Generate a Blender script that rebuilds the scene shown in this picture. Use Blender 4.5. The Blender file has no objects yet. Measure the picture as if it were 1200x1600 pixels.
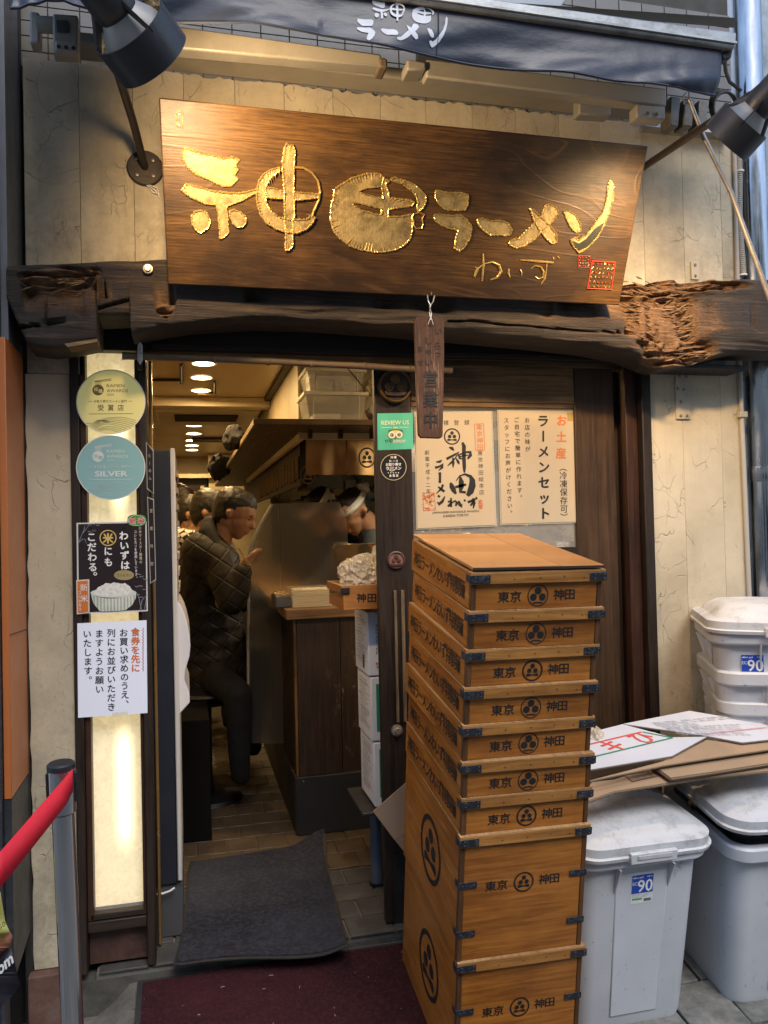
import bpy, bmesh, math, random
from mathutils import Vector, Matrix, noise
sc = bpy.context.scene
COL = sc.collection
R = math.radians
V = Vector
rng = random.Random(7)

# ------------------------------------------------------------------ camera
FPX, EYE, DIST = 1270.0, 1.52, 2.74
_y, _p, _r = R(13.7), R(1.08), R(-1.32)
FW = V((math.sin(_y)*math.cos(_p), math.cos(_y)*math.cos(_p), math.sin(_p)))
RT = V((math.cos(_y), -math.sin(_y), 0))
UP = RT.cross(FW)
RT, UP = RT*math.cos(_r) + UP*math.sin(_r), None
UP = RT.cross(FW)
CAM = V((0, -DIST, EYE))
cam = bpy.data.cameras.new('camera')
cam.sensor_fit = 'VERTICAL'; cam.sensor_height = 24; cam.lens = FPX/1600*24
cam.clip_start = 0.05; cam.clip_end = 200
co = bpy.data.objects.new('camera', cam); COL.objects.link(co)
M4 = Matrix((RT, UP, -FW)).transposed().to_4x4(); M4.translation = CAM
co.matrix_world = M4
sc.camera = co

# ------------------------------------------------------------------ world, sun, exposure
SKY, SUN, EXPO = 0.15, 0.9, 1.08
w = bpy.data.worlds.new('World'); sc.world = w; w.use_nodes = True
nt = w.node_tree; bg = nt.nodes['Background']
sky = nt.nodes.new('ShaderNodeTexSky'); sky.sky_type = 'NISHITA'; sky.sun_disc = False
sky.sun_elevation = R(52); sky.sun_rotation = R(165)
nt.links.new(sky.outputs[0], bg.inputs[0]); bg.inputs[1].default_value = SKY
sl = bpy.data.lights.new('sun', 'SUN'); sl.energy = SUN; sl.angle = R(25); sl.color = (1, .96, .90)
so = bpy.data.objects.new('sun', sl); COL.objects.link(so)
so.rotation_euler = (R(38), 0, R(15)); so.location = (0, -6, 8)
sc.view_settings.view_transform = 'Standard'; sc.view_settings.look = 'None'
sc.view_settings.exposure = EXPO; sc.view_settings.gamma = 1; sc.view_settings.use_curve_mapping = False
sc.cycles.max_bounces = 8; sc.cycles.sample_clamp_indirect = 4

# ------------------------------------------------------------------ geometry helpers
def ray(px, py): return FW*FPX + RT*(px-600) + UP*(800-py)
def P(px, py, pl=0.0):
    """photo direction (px,py) met with the vertical plane y=pl, or with a plane (point, normal)"""
    d = ray(px, py)
    if isinstance(pl, (int, float)): return CAM + d*((pl-CAM.y)/d.y)
    p0, n = pl
    return CAM + d*((p0-CAM).dot(n)/d.dot(n))
def PZ(px, py, z):
    d = ray(px, py); return CAM + d*((z-CAM.z)/d.z)
def ppm(p): return FPX/((V(p)-CAM).dot(FW))

class MB:
    def __init__(s, F=None): s.v = []; s.f = []; s.mi = []; s.F = F; s.k = 0
    def add(s, vs, fs, k=None):
        n = len(s.v); vs = [V(p) for p in vs]
        if s.F is not None: vs = [s.F @ p for p in vs]
        s.v += vs; s.f += [tuple(i+n for i in f) for f in fs]; s.mi += [s.k if k is None else k]*len(fs)
        return s
    def box(s, x0, x1, y0, y1, z0, z1):
        return s.prism([(x0,y0,z0),(x1,y0,z0),(x1,y0,z1),(x0,y0,z1)], (0,y1-y0,0))
    def prism(s, pts, vec):
        vec = V(vec); a = [V(p) for p in pts]; n = len(a); b = [p+vec for p in a]
        return s.add(a+b, [tuple(range(n)), tuple(range(2*n-1, n-1, -1))] + [((i+1) % n, i, n+i, n+(i+1) % n) for i in range(n)])
    def sheet(s, pts): return s.add(pts, [tuple(range(len(pts)))])
    def tube(s, pts, r, n=10, caps=True, flat=None):
        pts = [V(p) for p in pts]; m = len(pts)
        rs = r if isinstance(r, (list, tuple)) else [r]*m
        vs = []; prev = None
        for i, p in enumerate(pts):
            t = (pts[min(i+1, m-1)]-pts[max(i-1, 0)]).normalized()
            if prev is None:
                a = V((0,0,1)) if abs(t.z) < .9 else V((0,1,0))
                u = t.cross(a).normalized()
            else:
                u = (prev - t*prev.dot(t)).normalized()
            prev = u; b = t.cross(u)
            for k in range(n):
                an = 2*math.pi*k/n
                vs.append(p + (u*math.cos(an) + b*math.sin(an))*rs[i])
        fs = [(i*n+k, i*n+(k+1) % n, (i+1)*n+(k+1) % n, (i+1)*n+k) for i in range(m-1) for k in range(n)]
        if caps: fs += [tuple(range(n-1, -1, -1)), tuple(range((m-1)*n, m*n))]
        return s.add(vs, fs)
    def lathe(s, prof, o, ax=(0,0,1), n=24):
        ax = V(ax).normalized(); o = V(o)
        a = V((0,0,1)) if abs(ax.z) < .9 else V((1,0,0))
        u = ax.cross(a).normalized(); b = ax.cross(u); m = len(prof); vs = []
        for r, h in prof:
            for k in range(n):
                an = 2*math.pi*k/n
                vs.append(o + ax*h + (u*math.cos(an)+b*math.sin(an))*max(r, 1e-5))
        fs = [(i*n+k, (i+1)*n+k, (i+1)*n+(k+1) % n, i*n+(k+1) % n) for i in range(m-1) for k in range(n)]
        return s.add(vs, fs)
    def ball(s, c, r, n=12, m=8, k=None):
        c = V(c); r = V((r, r, r)) if isinstance(r, (int, float)) else V(r); vs = []
        for i in range(m+1):
            t = math.pi*i/m
            for j in range(n):
                a = 2*math.pi*j/n
                vs.append(c + V((r.x*math.sin(t)*math.cos(a), r.y*math.sin(t)*math.sin(a), r.z*math.cos(t))))
        return s.add(vs, [(i*n+j, (i+1)*n+j, (i+1)*n+(j+1) % n, i*n+(j+1) % n) for i in range(m) for j in range(n)], k)
    def grid(s, fn, nu, nv, wrap=False, k=None):
        vs = [fn(i/nu, j/nv) for j in range(nv+1) for i in range(nu+1)]
        w_ = nu+1
        return s.add(vs, [(j*w_+i, j*w_+i+1, (j+1)*w_+i+1, (j+1)*w_+i) for j in range(nv) for i in range(nu)], k)

WM = {}
def _finish(me, mats, smooth):
    for m in (mats if isinstance(mats, (list, tuple)) else [mats]): me.materials.append(m)
    me.validate(); me.update()
    if smooth:
        me.polygons.foreach_set('use_smooth', [True]*len(me.polygons))
        try: me.set_sharp_from_angle(angle=R(smooth if smooth is not True else 40))
        except Exception: pass
def obj(name, mb, mats, parent=None, smooth=False, bev=0, seg=2, label=None, recalc=True):
    """link a mesh builder as ONE mesh object; its points are in world space (or in the frame F of the builder)"""
    W = WM.get(parent.name, Matrix()) if parent else Matrix()
    Wi = W.inverted()
    me = bpy.data.meshes.new(name)
    me.from_pydata([tuple(Wi @ p) for p in mb.v], [], mb.f)
    if recalc:
        b = bmesh.new(); b.from_mesh(me)
        for i, f in enumerate(b.faces): f.material_index = mb.mi[i] if i < len(mb.mi) else 0
        bmesh.ops.recalc_face_normals(b, faces=b.faces); b.to_mesh(me); b.free()
    else:
        me.polygons.foreach_set('material_index', mb.mi)
    _finish(me, mats, smooth or bev > 0)
    o = bpy.data.objects.new(name, me); COL.objects.link(o)
    if parent: o.parent = parent; WM[o.name] = W
    else: WM[o.name] = Matrix()
    if bev:
        md = o.modifiers.new('bevel', 'BEVEL'); md.width = bev; md.segments = seg; md.limit_method = 'ANGLE'; md.angle_limit = R(35)
    if label: o['label'] = label
    return o
def tag(o, label, cat, group=None):
    o['label'] = label; o['category'] = cat
    if group: o['group'] = group
    return o
def thing(name, label, cat, loc=(0,0,0), group=None, M=None):
    o = bpy.data.objects.new(name, None); COL.objects.link(o)
    o.empty_display_size = .1
    M = M if M is not None else Matrix.Translation(loc)
    o.matrix_world = M; WM[o.name] = M.copy()
    return tag(o, label, cat, group)
def struct(o): o['kind'] = 'structure'; return o
def stuff(o): o['kind'] = 'stuff'; return o
def copy_tree(root, M):
    def cp(o, par):
        c = o.copy(); COL.objects.link(c)
        if par: c.parent = par
        WM[c.name] = M
        for ch in o.children: cp(ch, c)
        return c
    r = cp(root, None); r.matrix_world = M
    return r

# ---- lettering from the built-in font
_g = {}
def glyph(s, bold=0.0):
    key = (s, bold)
    if key not in _g:
        c = bpy.data.curves.new('t', 'FONT'); c.body = s; c.resolution_u = 2; c.offset = bold
        o = bpy.data.objects.new('t', c); COL.objects.link(o)
        bpy.context.view_layer.update()
        me = bpy.data.meshes.new_from_object(o.evaluated_get(bpy.context.evaluated_depsgraph_get()))
        vs = [(v.co.x, v.co.y) for v in me.vertices]; fs = [tuple(p.vertices) for p in me.polygons]
        bpy.data.objects.remove(o); bpy.data.curves.remove(c); bpy.data.meshes.remove(me)
        _g[key] = (vs, fs)
    return _g[key]
def smear(b, A, U):
    """offsets that thicken a character"""
    if b <= 0: return [(0, 0, V((0,0,0)))]
    n = V(A).cross(V(U)).normalized()*.00004; b *= .8
    return [(dx*b, dy*b, n*i) for i, (dx, dy) in enumerate(((0,0),(-1,0),(1,0),(0,-.8),(0,.8)))]
def fit(mb, s, L, Rr, U, bold=0.0, slant=0):
    """string stretched to fill the parallelogram with base L->Rr and height vector U"""
    bold_, bold = bold, 0.0
    vs, fs = glyph(s, bold)
    if not vs: return
    x0 = min(v[0] for v in vs); x1 = max(v[0] for v in vs); y0 = min(v[1] for v in vs); y1 = max(v[1] for v in vs)
    L, Rr, U = V(L), V(Rr), V(U); A = Rr-L
    for dx, dy, dn in smear(bold_, A/(x1-x0), U/max(y1-y0, 1e-6)):
        mb.add([L + dn + A*((x-x0+dx)/(x1-x0)) + U*((y-y0+dy)/max(y1-y0, 1e-6)) for x, y in vs], fs)
def em(mb, s, c, A, U, bold=0.0, rot=False):
    """one character in an em box centred on c, A = em width vector, U = em height vector"""
    bold_ = bold; vs, fs = glyph(s, 0.0)
    c, A, U = V(c), V(A), V(U)
    def q(x, y):
        x, y = x-.5, y-.38
        if rot: x, y = y, -x
        return c + A*x + U*y
    if s in '。、' and not rot: c = c + A*.55 + U*.5
    for dx, dy, dn in smear(bold_, A, U): mb.add([q(x+dx, y+dy)+dn for x, y in vs], fs)
def pfit(mb, s, x0, y0, x1, y1, h, pl, bold=0.0):
    L = P(x0, y0, pl); fit(mb, s, L, P(x1, y1, pl), P(x0, y0-h, pl)-L, bold)
def pcol(mb, s, xt, yt, xb, yb, wpx, hpx, pl, bold=0.0):
    """vertical line of characters, first centred at (xt,yt), last at (xb,yb)"""
    n = len(s)
    for i, ch in enumerate(s):
        t = i/max(n-1, 1); x = xt+(xb-xt)*t; y = yt+(yb-yt)*t
        c = P(x, y, pl); A = P(x+wpx/2, y, pl)-P(x-wpx/2, y, pl); U = P(x, y-hpx/2, pl)-P(x, y+hpx/2, pl)
        if ch == ' ': continue
        em(mb, ch, c, A, U, bold, rot=ch in 'ー（）')
def prow(mb, s, xl, yl, xr, yr, wpx, hpx, pl, bold=0.0):
    n = len(s)
    for i, ch in enumerate(s):
        t = i/max(n-1, 1); x = xl+(xr-xl)*t; y = yl+(yr-yl)*t
        c = P(x, y, pl); A = P(x+wpx/2, y, pl)-P(x-wpx/2, y, pl); U = P(x, y-hpx/2, pl)-P(x, y+hpx/2, pl)
        if ch != ' ': em(mb, ch, c, A, U, bold)
def shape(polys, holes=()):
    """flat area from outlines with holes -> verts, faces (2D)"""
    c = bpy.data.curves.new('s', 'CURVE'); c.dimensions = '2D'; c.fill_mode = 'BOTH'
    for pl in list(polys)+list(holes):
        sp = c.splines.new('POLY'); sp.points.add(len(pl)-1); sp.use_cyclic_u = True
        for i, (x, y) in enumerate(pl): sp.points[i].co = (x, y, 0, 1)
    o = bpy.data.objects.new('s', c); COL.objects.link(o); bpy.context.view_layer.update()
    me = bpy.data.meshes.new_from_object(o.evaluated_get(bpy.context.evaluated_depsgraph_get()))
    z = max((v.co.z for v in me.vertices), default=0)
    vs = [(v.co.x, v.co.y) for v in me.vertices]; fs = [tuple(p.vertices) for p in me.polygons]
    bpy.data.objects.remove(o); bpy.data.curves.remove(c); bpy.data.meshes.remove(me)
    return vs, fs
def emblem(mb, c, A, U, style=0):
    """three balls over a base inside a ring: half width A, half height U"""
    c, A, U = V(c), V(A), V(U); N = 28
    def q(x, y): return c + A*x + U*y
    def disc(x, y, r, n=16): mb.add([q(x+r*math.cos(2*math.pi*k/n), y+r*math.sin(2*math.pi*k/n)) for k in range(n)], [tuple(range(n))])
    ri = .9 if style == 0 else .84
    mb.add([q(r*math.cos(2*math.pi*k/N), r*math.sin(2*math.pi*k/N)) for r in (1, ri) for k in range(N)],
           [(k, (k+1) % N, N+(k+1) % N, N+k) for k in range(N)])
    if style == 0:
        disc(0, .42, .33); disc(-.43, -.14, .33); disc(.43, -.14, .33)
        mb.add([q(-.5, -.62), q(0, -.56), q(.5, -.62), q(.42, -.74), q(0, -.7), q(-.42, -.74)], [(0,1,4,5), (1,2,3,4)])
    else:
        disc(0, .42, .22); disc(-.29, -.0, .22); disc(.29, -.0, .22)
        mb.add([q(-.6, -.36), q(-.45, -.25), q(0, -.36), q(.45, -.25), q(.6, -.36), q(.55, -.56), q(0, -.46), q(-.55, -.56)],
               [(0,1,2,6,7), (2,3,4,5,6)])

# ------------------------------------------------------------------ materials
def hx(h, k=1.0):
    h = h.lstrip('#'); o = []
    for i in (0, 2, 4):
        c = int(h[i:i+2], 16)/255
        o.append((c/12.92 if c <= .04045 else ((c+.055)/1.055)**2.4)*k)
    return tuple(o)+(1,)
_m = {}
class NT:
    def __init__(s, name):
        m = bpy.data.materials.new(name); m.use_nodes = True; s.m = m; s.t = m.node_tree; s.b = s.t.nodes['Principled BSDF']
        tc = s.n('ShaderNodeTexCoord'); oi = s.n('ShaderNodeObjectInfo')
        cx = s.n('ShaderNodeVectorMath', operation='SCALE'); cx.inputs[0].default_value = (13.1, 7.7, 5.3)
        s.l(oi.outputs['Random'], cx.inputs['Scale'])
        ad = s.n('ShaderNodeVectorMath', operation='ADD'); s.l(tc.outputs['Object'], ad.inputs[0]); s.l(cx.outputs[0], ad.inputs[1])
        s.co = ad.outputs[0]; s.raw = tc.outputs['Object']; s.rnd = oi.outputs['Random']
    def n(s, t, **k):
        o = s.t.nodes.new(t)
        for a, b in k.items(): setattr(o, a, b)
        return o
    def l(s, a, b): s.t.links.new(a, b)
    def map(s, sc_=(1,1,1), co=None, rot=(0,0,0)):
        o = s.n('ShaderNodeMapping'); o.inputs['Scale'].default_value = sc_; o.inputs['Rotation'].default_value = rot
        s.l(co or s.co, o.inputs[0]); return o.outputs[0]
    def noise(s, scale, co=None, detail=6, rough=.6, dist=0):
        o = s.n('ShaderNodeTexNoise'); o.inputs['Scale'].default_value = scale; o.inputs['Detail'].default_value = detail
        o.inputs['Roughness'].default_value = rough; o.inputs['Distortion'].default_value = dist
        s.l(co or s.co, o.inputs['Vector']); return o.outputs['Fac']
    def ramp(s, f, stops):
        o = s.n('ShaderNodeValToRGB'); cr = o.color_ramp
        while len(cr.elements) < len(stops): cr.elements.new(.5)
        for e, (p, c) in zip(cr.elements, stops): e.position = p; e.color = c if len(c) == 4 else tuple(c)+(1,)
        s.l(f, o.inputs[0]); return o.outputs[0]
    def rng(s, f, a, b, c=0, d=1):
        o = s.n('ShaderNodeMapRange'); o.clamp = True
        for i, x in zip((1,2,3,4), (a,b,c,d)): o.inputs[i].default_value = x
        s.l(f, o.inputs[0]); return o.outputs[0]
    def mix(s, f, a, b, mode='MIX'):
        o = s.n('ShaderNodeMix', data_type='RGBA', blend_type=mode)
        for sock, v in ((o.inputs[0], f), (o.inputs[6], a), (o.inputs[7], b)):
            if isinstance(v, (int, float)): sock.default_value = v
            elif isinstance(v, tuple): sock.default_value = v if len(v) == 4 else v+(1,)
            else: s.l(v, sock)
        return o.outputs[2]
    def math(s, op, a, b=0):
        o = s.n('ShaderNodeMath', operation=op)
        for sock, v in ((o.inputs[0], a), (o.inputs[1], b)):
            if isinstance(v, (int, float)): sock.default_value = v
            else: s.l(v, sock)
        return o.outputs[0]
    def bump(s, h, st=.3, dist=.01, prev=None):
        o = s.n('ShaderNodeBump'); o.inputs['Strength'].default_value = st; o.inputs['Distance'].default_value = dist
        s.l(h, o.inputs['Height'])
        if prev: s.l(prev, o.inputs['Normal'])
        s.l(o.outputs[0], s.b.inputs['Normal']); return o.outputs[0]
    def set(s, **k):
        for a, b in k.items():
            sock = s.b.inputs[{'col':'Base Color','rough':'Roughness','metal':'Metallic','spec':'Specular IOR Level','coat':'Coat Weight','em':'Emission Color','es':'Emission Strength','trans':'Transmission Weight','alpha':'Alpha','ior':'IOR'}[a]]
            if isinstance(b, (int, float)): sock.default_value = b
            elif isinstance(b, tuple): sock.default_value = b
            else: s.l(b, sock)
        return s
def plain(name, col, rough=.6, metal=0, var=.15, vs=8, bump=.0, bs=60, spec=.5, coat=0, dirt=None, scr=0):
    if name in _m: return _m[name]
    t = NT(name); c = col if isinstance(col, tuple) else hx(col)
    dk = tuple(x*(1-var) for x in c[:3])+(1,); lt = tuple(min(1, x*(1+var*.6)) for x in c[:3])+(1,)
    f = t.noise(vs); cc = t.ramp(f, [(.3, dk), (.7, lt)])
    if dirt:
        dn = t.noise(dirt[2] if len(dirt) > 2 else 3, detail=10, rough=.7)
        cc = t.mix(t.rng(dn, .5, .75, 0, dirt[1]), cc, dirt[0] if isinstance(dirt[0], tuple) else hx(dirt[0]))
    rf = t.rng(t.noise(vs*2.3), .3, .7, rough*.85, min(1, rough*1.15))
    t.set(col=cc, rough=rf, metal=metal, spec=spec, coat=coat)
    if bump: t.bump(t.noise(bs), bump, .003)
    _m[name] = t.m; return t.m
def wood(name, dark, light, axis='z', rough=.5, sc_=1.0, bump=.25, wear=None, wearamt=.5, coat=0, rings=.5, spec=.3, contrast=1.0):
    if name in _m: return _m[name]
    t = NT(name)
    s = {'x': (1.2,22,22), 'y': (22,1.2,22), 'z': (22,22,1.2)}[axis]; s = tuple(q*sc_ for q in s)
    big = t.noise(2.2*sc_, t.map(tuple(q*.12 for q in s)), detail=3, dist=.6)
    wv = t.math('FRACT', t.math('MULTIPLY', big, 9.0))
    fine = t.noise(3, t.map(tuple(q*1.7 for q in s)), detail=8, rough=.7)
    blotch = t.noise(3.5*sc_, detail=5)
    f = t.math('ADD', t.math('MULTIPLY', wv, .18*rings), t.math('ADD', t.math('MULTIPLY', fine, .5), t.math('MULTIPLY', blotch, .4)))
    d = dark if isinstance(dark, tuple) else hx(dark); l_ = light if isinstance(light, tuple) else hx(light)
    c = t.ramp(f, [(.5-.14/contrast, d), (.5+.13/contrast, l_)])
    c = t.mix(t.rng(t.noise(1.9*sc_, detail=9, rough=.72), .48, .70, 0, .5), c, d)
    c = t.mix(t.rng(t.rnd, 0, 1, 0, .30), c, d)
    if wear:
        wn = t.noise(5, t.map(tuple(q*.5 for q in s)), detail=12, rough=.8)
        c = t.mix(t.rng(wn, .56, .66, 0, wearamt), c, wear if isinstance(wear, tuple) else hx(wear))
    t.set(col=c, rough=t.rng(fine, .3, .7, rough*.8, rough*1.25), coat=coat, spec=spec)
    t.bump(fine, bump, .002)
    _m[name] = t.m; return t.m
def glow(name, col, st, base=(.8,.8,.8,1)):
    if name in _m: return _m[name]
    t = NT(name); t.set(col=base, em=col if isinstance(col, tuple) else hx(col), es=st); _m[name] = t.m; return t.m
def paper(name, col, rough=.5, var=.04, thin=0): return plain(name, col, rough, var=var, vs=4)

INK = plain('ink_black', (.012,.011,.011,1), .55)
INKR = plain('ink_red', (.45,.06,.025,1), .6)
INKO = plain('ink_orange', (.6,.16,.04,1), .6)
WHITE_INK = plain('ink_white', (.75,.75,.73,1), .6)
DARKWOOD = wood('dark_stained_wood', (.010,.007,.0055,1), (.040,.026,.018,1), 'z', .5, 1, .3, wear=(.12,.075,.045,1), wearamt=.35)
DARKWOODX = wood('dark_stained_wood_rail', (.010,.007,.0055,1), (.040,.026,.018,1), 'x', .5, 1, .3, wear=(.12,.075,.045,1), wearamt=.35)
IRON = plain('black_iron', (.018,.018,.022,1), .5, .3, .3, 30, .2)
CREAM = None
# ------------------------------------------------------------------ setting: ground
def sm(t): t = max(0, min(1, t)); return t*t*(3-2*t)
def g(x, y):
    base = .095*sm((x+.30)/.12)
    return base + (.05 + .098*sm((x+.30)/.12))*max(y, -1.1)
SLOPE = math.atan(.148)
def PG(px, py):
    """photo direction met with the sloping apron in front of the shop"""
    n = V((0, -.148, 1)); return P(px, py, (V((0, 0, .095)), n))

t = NT('street_concrete')
n1 = t.noise(3, detail=10, rough=.75); n2 = t.noise(1.1, detail=4); n3 = t.noise(60, detail=4)
c = t.ramp(n1, [(.3, (.05,.047,.04,1)), (.6, (.16,.15,.13,1)), (.75, (.22,.21,.19,1))])
c = t.mix(t.rng(n3, .45, .7, 0, .35), c, (.03,.03,.028,1))
t.set(col=c, rough=.85); t.bump(n1, .6, .01)
CONC = t.m
t = NT('worn_white_road_paint')
n1 = t.noise(9, detail=12, rough=.8)
t.set(col=t.ramp(n1, [(.42, (.14,.13,.115,1)), (.5, (.6,.6,.58,1))]), rough=.8); t.bump(n1, .5, .004)
PAINT = t.m
mb = MB()
def gf(u, v):
    x = -4 + 9*u; y = .02 - 7*v
    return V((x, y, g(x, y) + .006*noise.noise(V((x*4, y*4, 0)))))
mb.grid(gf, 180, 70)
struct(obj('street', mb, CONC, smooth=True, recalc=False))
mb = MB()   # a big plain sheet to the horizon behind the viewer
mb.sheet([(-60,-60,-.35),(60,-60,-.35),(60,30,-.35),(-60,30,-.35)])
struct(obj('ground', mb, plain('pale_street', (.34,.32,.29,1), .85, var=.2, vs=.6)))
mb = MB()
def pf(u, v):
    p = V((-.60+.325*u, -.08-.6*v, 0)); p.z = g(p.x, p.y)+.012; return p
mb.grid(pf, 20, 20)
struct(obj('painted_line', mb, PAINT, smooth=True, recalc=False))

STONE = plain('grey_paving_stone', (.19,.185,.165,1), .85, var=.45, vs=22, bump=1.0, bs=90, dirt=((.04,.038,.03,1), .6, 6))
pav = thing('pavement', '', '', (0,0,0)); struct(pav); del pav['label']; del pav['category']
for j in range(5):
    x = 1.05 + (.12 if j % 2 else 0)
    for i in range(8):
        wd = .17 + .05*rng.random(); y0 = -1.02+j*.2
        m2 = MB(); q = []
        for (a, b) in ((x+.004, y0+.004), (x+wd-.004, y0+.004), (x+wd-.004, y0+.196), (x+.004, y0+.196)):
            a += rng.uniform(-.004, .004); q.append((a, b, g(a, b)+.004))
        m2.prism(q, (0, 0, .012+.006*rng.random()))
        obj('paving_stone', m2, STONE, pav, bev=.004)
        x += wd

# the step under the shop front
stp = thing('step', '', '', (0,0,0)); struct(stp); del stp['label']; del stp['category']
TILEG = plain('dark_step_tile', (.055,.052,.048,1), .6, var=.35, vs=9, bump=.3, bs=50, dirt=((.16,.15,.13,1), .35, 7))
KERBC = plain('rough_step_concrete', (.075,.072,.062,1), .9, var=.5, vs=14, bump=1, bs=50, dirt=((.03,.03,.025,1), .7, 7))
mb = MB(); mb.box(-.372, 1.74, .0, .5, -.2, .112)
obj('kerb', mb, KERBC, stp)
GROUT = plain('grout', (.13,.12,.10,1), .9, var=.3, vs=20, bump=.4)
mb = MB(); mb.box(-.30, 1.74, .001, .55, .112, .130); obj('grout_bed', mb, GROUT, stp)
for j in range(4):
    y0 = -.006+.135*j; y1 = y0+.128
    x = -.295 + (.07 if j % 2 else 0)
    while x < 1.05:
        m2 = MB(); m2.box(x+.003, x+.157, y0, y1, .130, .139+rng.uniform(-.0015, .001))
        obj('tile', m2, TILEG, stp, bev=.002); x += .162
# interior floor
fl = thing('floor', '', '', (0,0,0)); struct(fl); del fl['label']; del fl['category']
TILEB = plain('brown_floor_tile', (.085,.060,.038,1), .42, var=.35, vs=7, bump=.2, bs=40, dirt=((.05,.035,.022,1), .6, 5))
mb = MB(); mb.box(-.6, 2.6, .551, 8.2, .0, .131); obj('screed', mb, plain('dark_grout', (.10,.08,.06,1), .8, bump=.3), fl)
for j in range(15):
    y0 = .552+.15*j; x = -.24 + (.065 if j % 2 else 0)
    while x < .78:
        m2 = MB(); m2.box(x+.003, x+.127, y0, y0+.144, .131, .139+rng.uniform(-.0015, .001))
        obj('tile', m2, TILEB, fl, bev=.002); x += .13

# ------------------------------------------------------------------ plaster facade
t = NT('cream_plaster')
w1 = t.noise(3.5, detail=5); dv = t.n('ShaderNodeMix', data_type='VECTOR'); 
nz = t.n('ShaderNodeTexNoise'); nz.inputs['Scale'].default_value = 4; nz.inputs['Detail'].default_value = 5; t.l(t.co, nz.inputs['Vector'])
dv.inputs[0].default_value = .22; t.l(t.co, dv.inputs[4]); t.l(nz.outputs['Color'], dv.inputs[5])
vo = t.n('ShaderNodeTexVoronoi', feature='DISTANCE_TO_EDGE'); vo.inputs['Scale'].default_value = 7; t.l(dv.outputs[1], vo.inputs['Vector'])
crk = t.rng(vo.outputs['Distance'], 0, .009, 1, 0)
gate = t.rng(t.noise(2.7, t.map((1.3,1.3,1.3)), detail=3), .53, .61)
crk = t.math('MULTIPLY', crk, gate)
vo2 = t.n('ShaderNodeTexVoronoi', feature='DISTANCE_TO_EDGE'); vo2.inputs['Scale'].default_value = 16; t.l(t.map((1,1,.35), dv.outputs[1], (0,.5,0)), vo2.inputs['Vector'])
cr2 = t.math('MULTIPLY', t.rng(vo2.outputs['Distance'], 0, .012, 1, 0), t.rng(t.noise(6, detail=2), .54, .60))
crk = t.math('MAXIMUM', crk, cr2)
fine = t.noise(55, detail=6, rough=.7); blot = t.noise(1.6, detail=8, rough=.65)
zz = t.n('ShaderNodeSeparateXYZ'); t.l(t.raw, zz.inputs[0])
c = t.ramp(blot, [(.3, (.38,.325,.225,1)), (.60, (.54,.475,.345,1)), (.8, (.61,.54,.40,1))])
speck = t.math('MULTIPLY', t.rng(t.noise(110, detail=3), .62, .70, 0, .35), t.rng(t.noise(2.2, detail=3), .45, .6))
c = t.mix(speck, c, (.12,.10,.07,1))
drip = t.math('MULTIPLY', t.rng(t.noise(9, t.map((1,1,.05)), detail=6), .5, .75), t.rng(t.noise(3, detail=2), .45, .65, 0, .5))
c = t.mix(drip, c, (.24,.21,.15,1))
grime = t.math('MULTIPLY', t.rng(zz.outputs['Z'], 1.5, .1, 0, 1), t.rng(t.noise(5, detail=10, rough=.8), .40, .66, 0, .85))
c = t.mix(grime, c, (.13,.125,.11,1))
c = t.mix(t.math('MULTIPLY', crk, .42), c, (.06,.045,.03,1))
t.set(col=c, rough=.82)
h = t.math('SUBTRACT', t.math('ADD', t.math('MULTIPLY', fine, .12), t.math('MULTIPLY', t.noise(9, detail=5), .6)), t.math('MULTIPLY', crk, .8))
t.bump(h, .55, .008)
PLASTER = t.m
BACKW = plain('dark_gap', (.02,.018,.015,1), .9)
UTILE = plain('glazed_wall_tile', (.17,.155,.13,1), .3, var=.15, vs=5, bump=.1, dirt=((.12,.11,.09,1), .5, 4))

pw = thing('plaster_wall', 'cracked cream plaster boards above the old beam, behind the carved sign', 'wall', (-.48, .02, 2.0))
mb = MB(); mb.box(-.475, 2.10, .024, .06, 2.30, 3.028); obj('backing', mb, BACKW, pw)
xs = [P(px, 150, 0).x for px in (36,123,207,287,367,444,520,594,665,737,805,872,935,1000,1062,1121,1143)]
rr = random.Random(3)
for a, b in zip(xs[:-1], xs[1:]):
    n = 10; top = [(a+.0006+(b-a-.0012)*k/n, 0, 3.036+rr.uniform(-.006, .006)) for k in range(n+1)]
    m2 = MB(); zlo = 2.285 if -.30 < (a+b)/2 < 1.705 else (2.031 if a < 0 else 2.101)
    m2.prism([(b-.0006, 0, zlo), (a+.0006, 0, zlo)] + top, (0, .022, 0))
    obj('board', m2, PLASTER, pw, bev=.0006)

xl0, xl1 = -.484, P(112, 800, 0).x
lp = thing('plaster_pillar', 'cream plaster pillar left of the glowing window, cracked and grimy at its foot', 'pillar', (xl0, 0, .1))
mb = MB(); n = 40
edge = [(xl0+rr.uniform(-.003, .003), -.0, .17+1.86*k/n) for k in range(n+1)]
mb.prism([(xl1, 0, 2.03), (xl1, 0, .17)] + edge, (0, .3, 0))
obj('plaster_face', mb, PLASTER, lp, bev=.002)
mb = MB(); mb.box(xl0-.012, xl0+.13, -.035, .2, -.05, .168)
obj('red_brick_foot', mb, plain('painted_red_brick', (.11,.055,.04,1), .85, var=.3, vs=20, bump=.8, dirt=((.2,.18,.15,1), .5, 7)), lp, bev=.006)
mb = MB(); mb.box(xl0+.132, xl1, -.01, .2, -.05, .166); obj('concrete_foot', mb, KERBC, lp, bev=.004)

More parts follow.
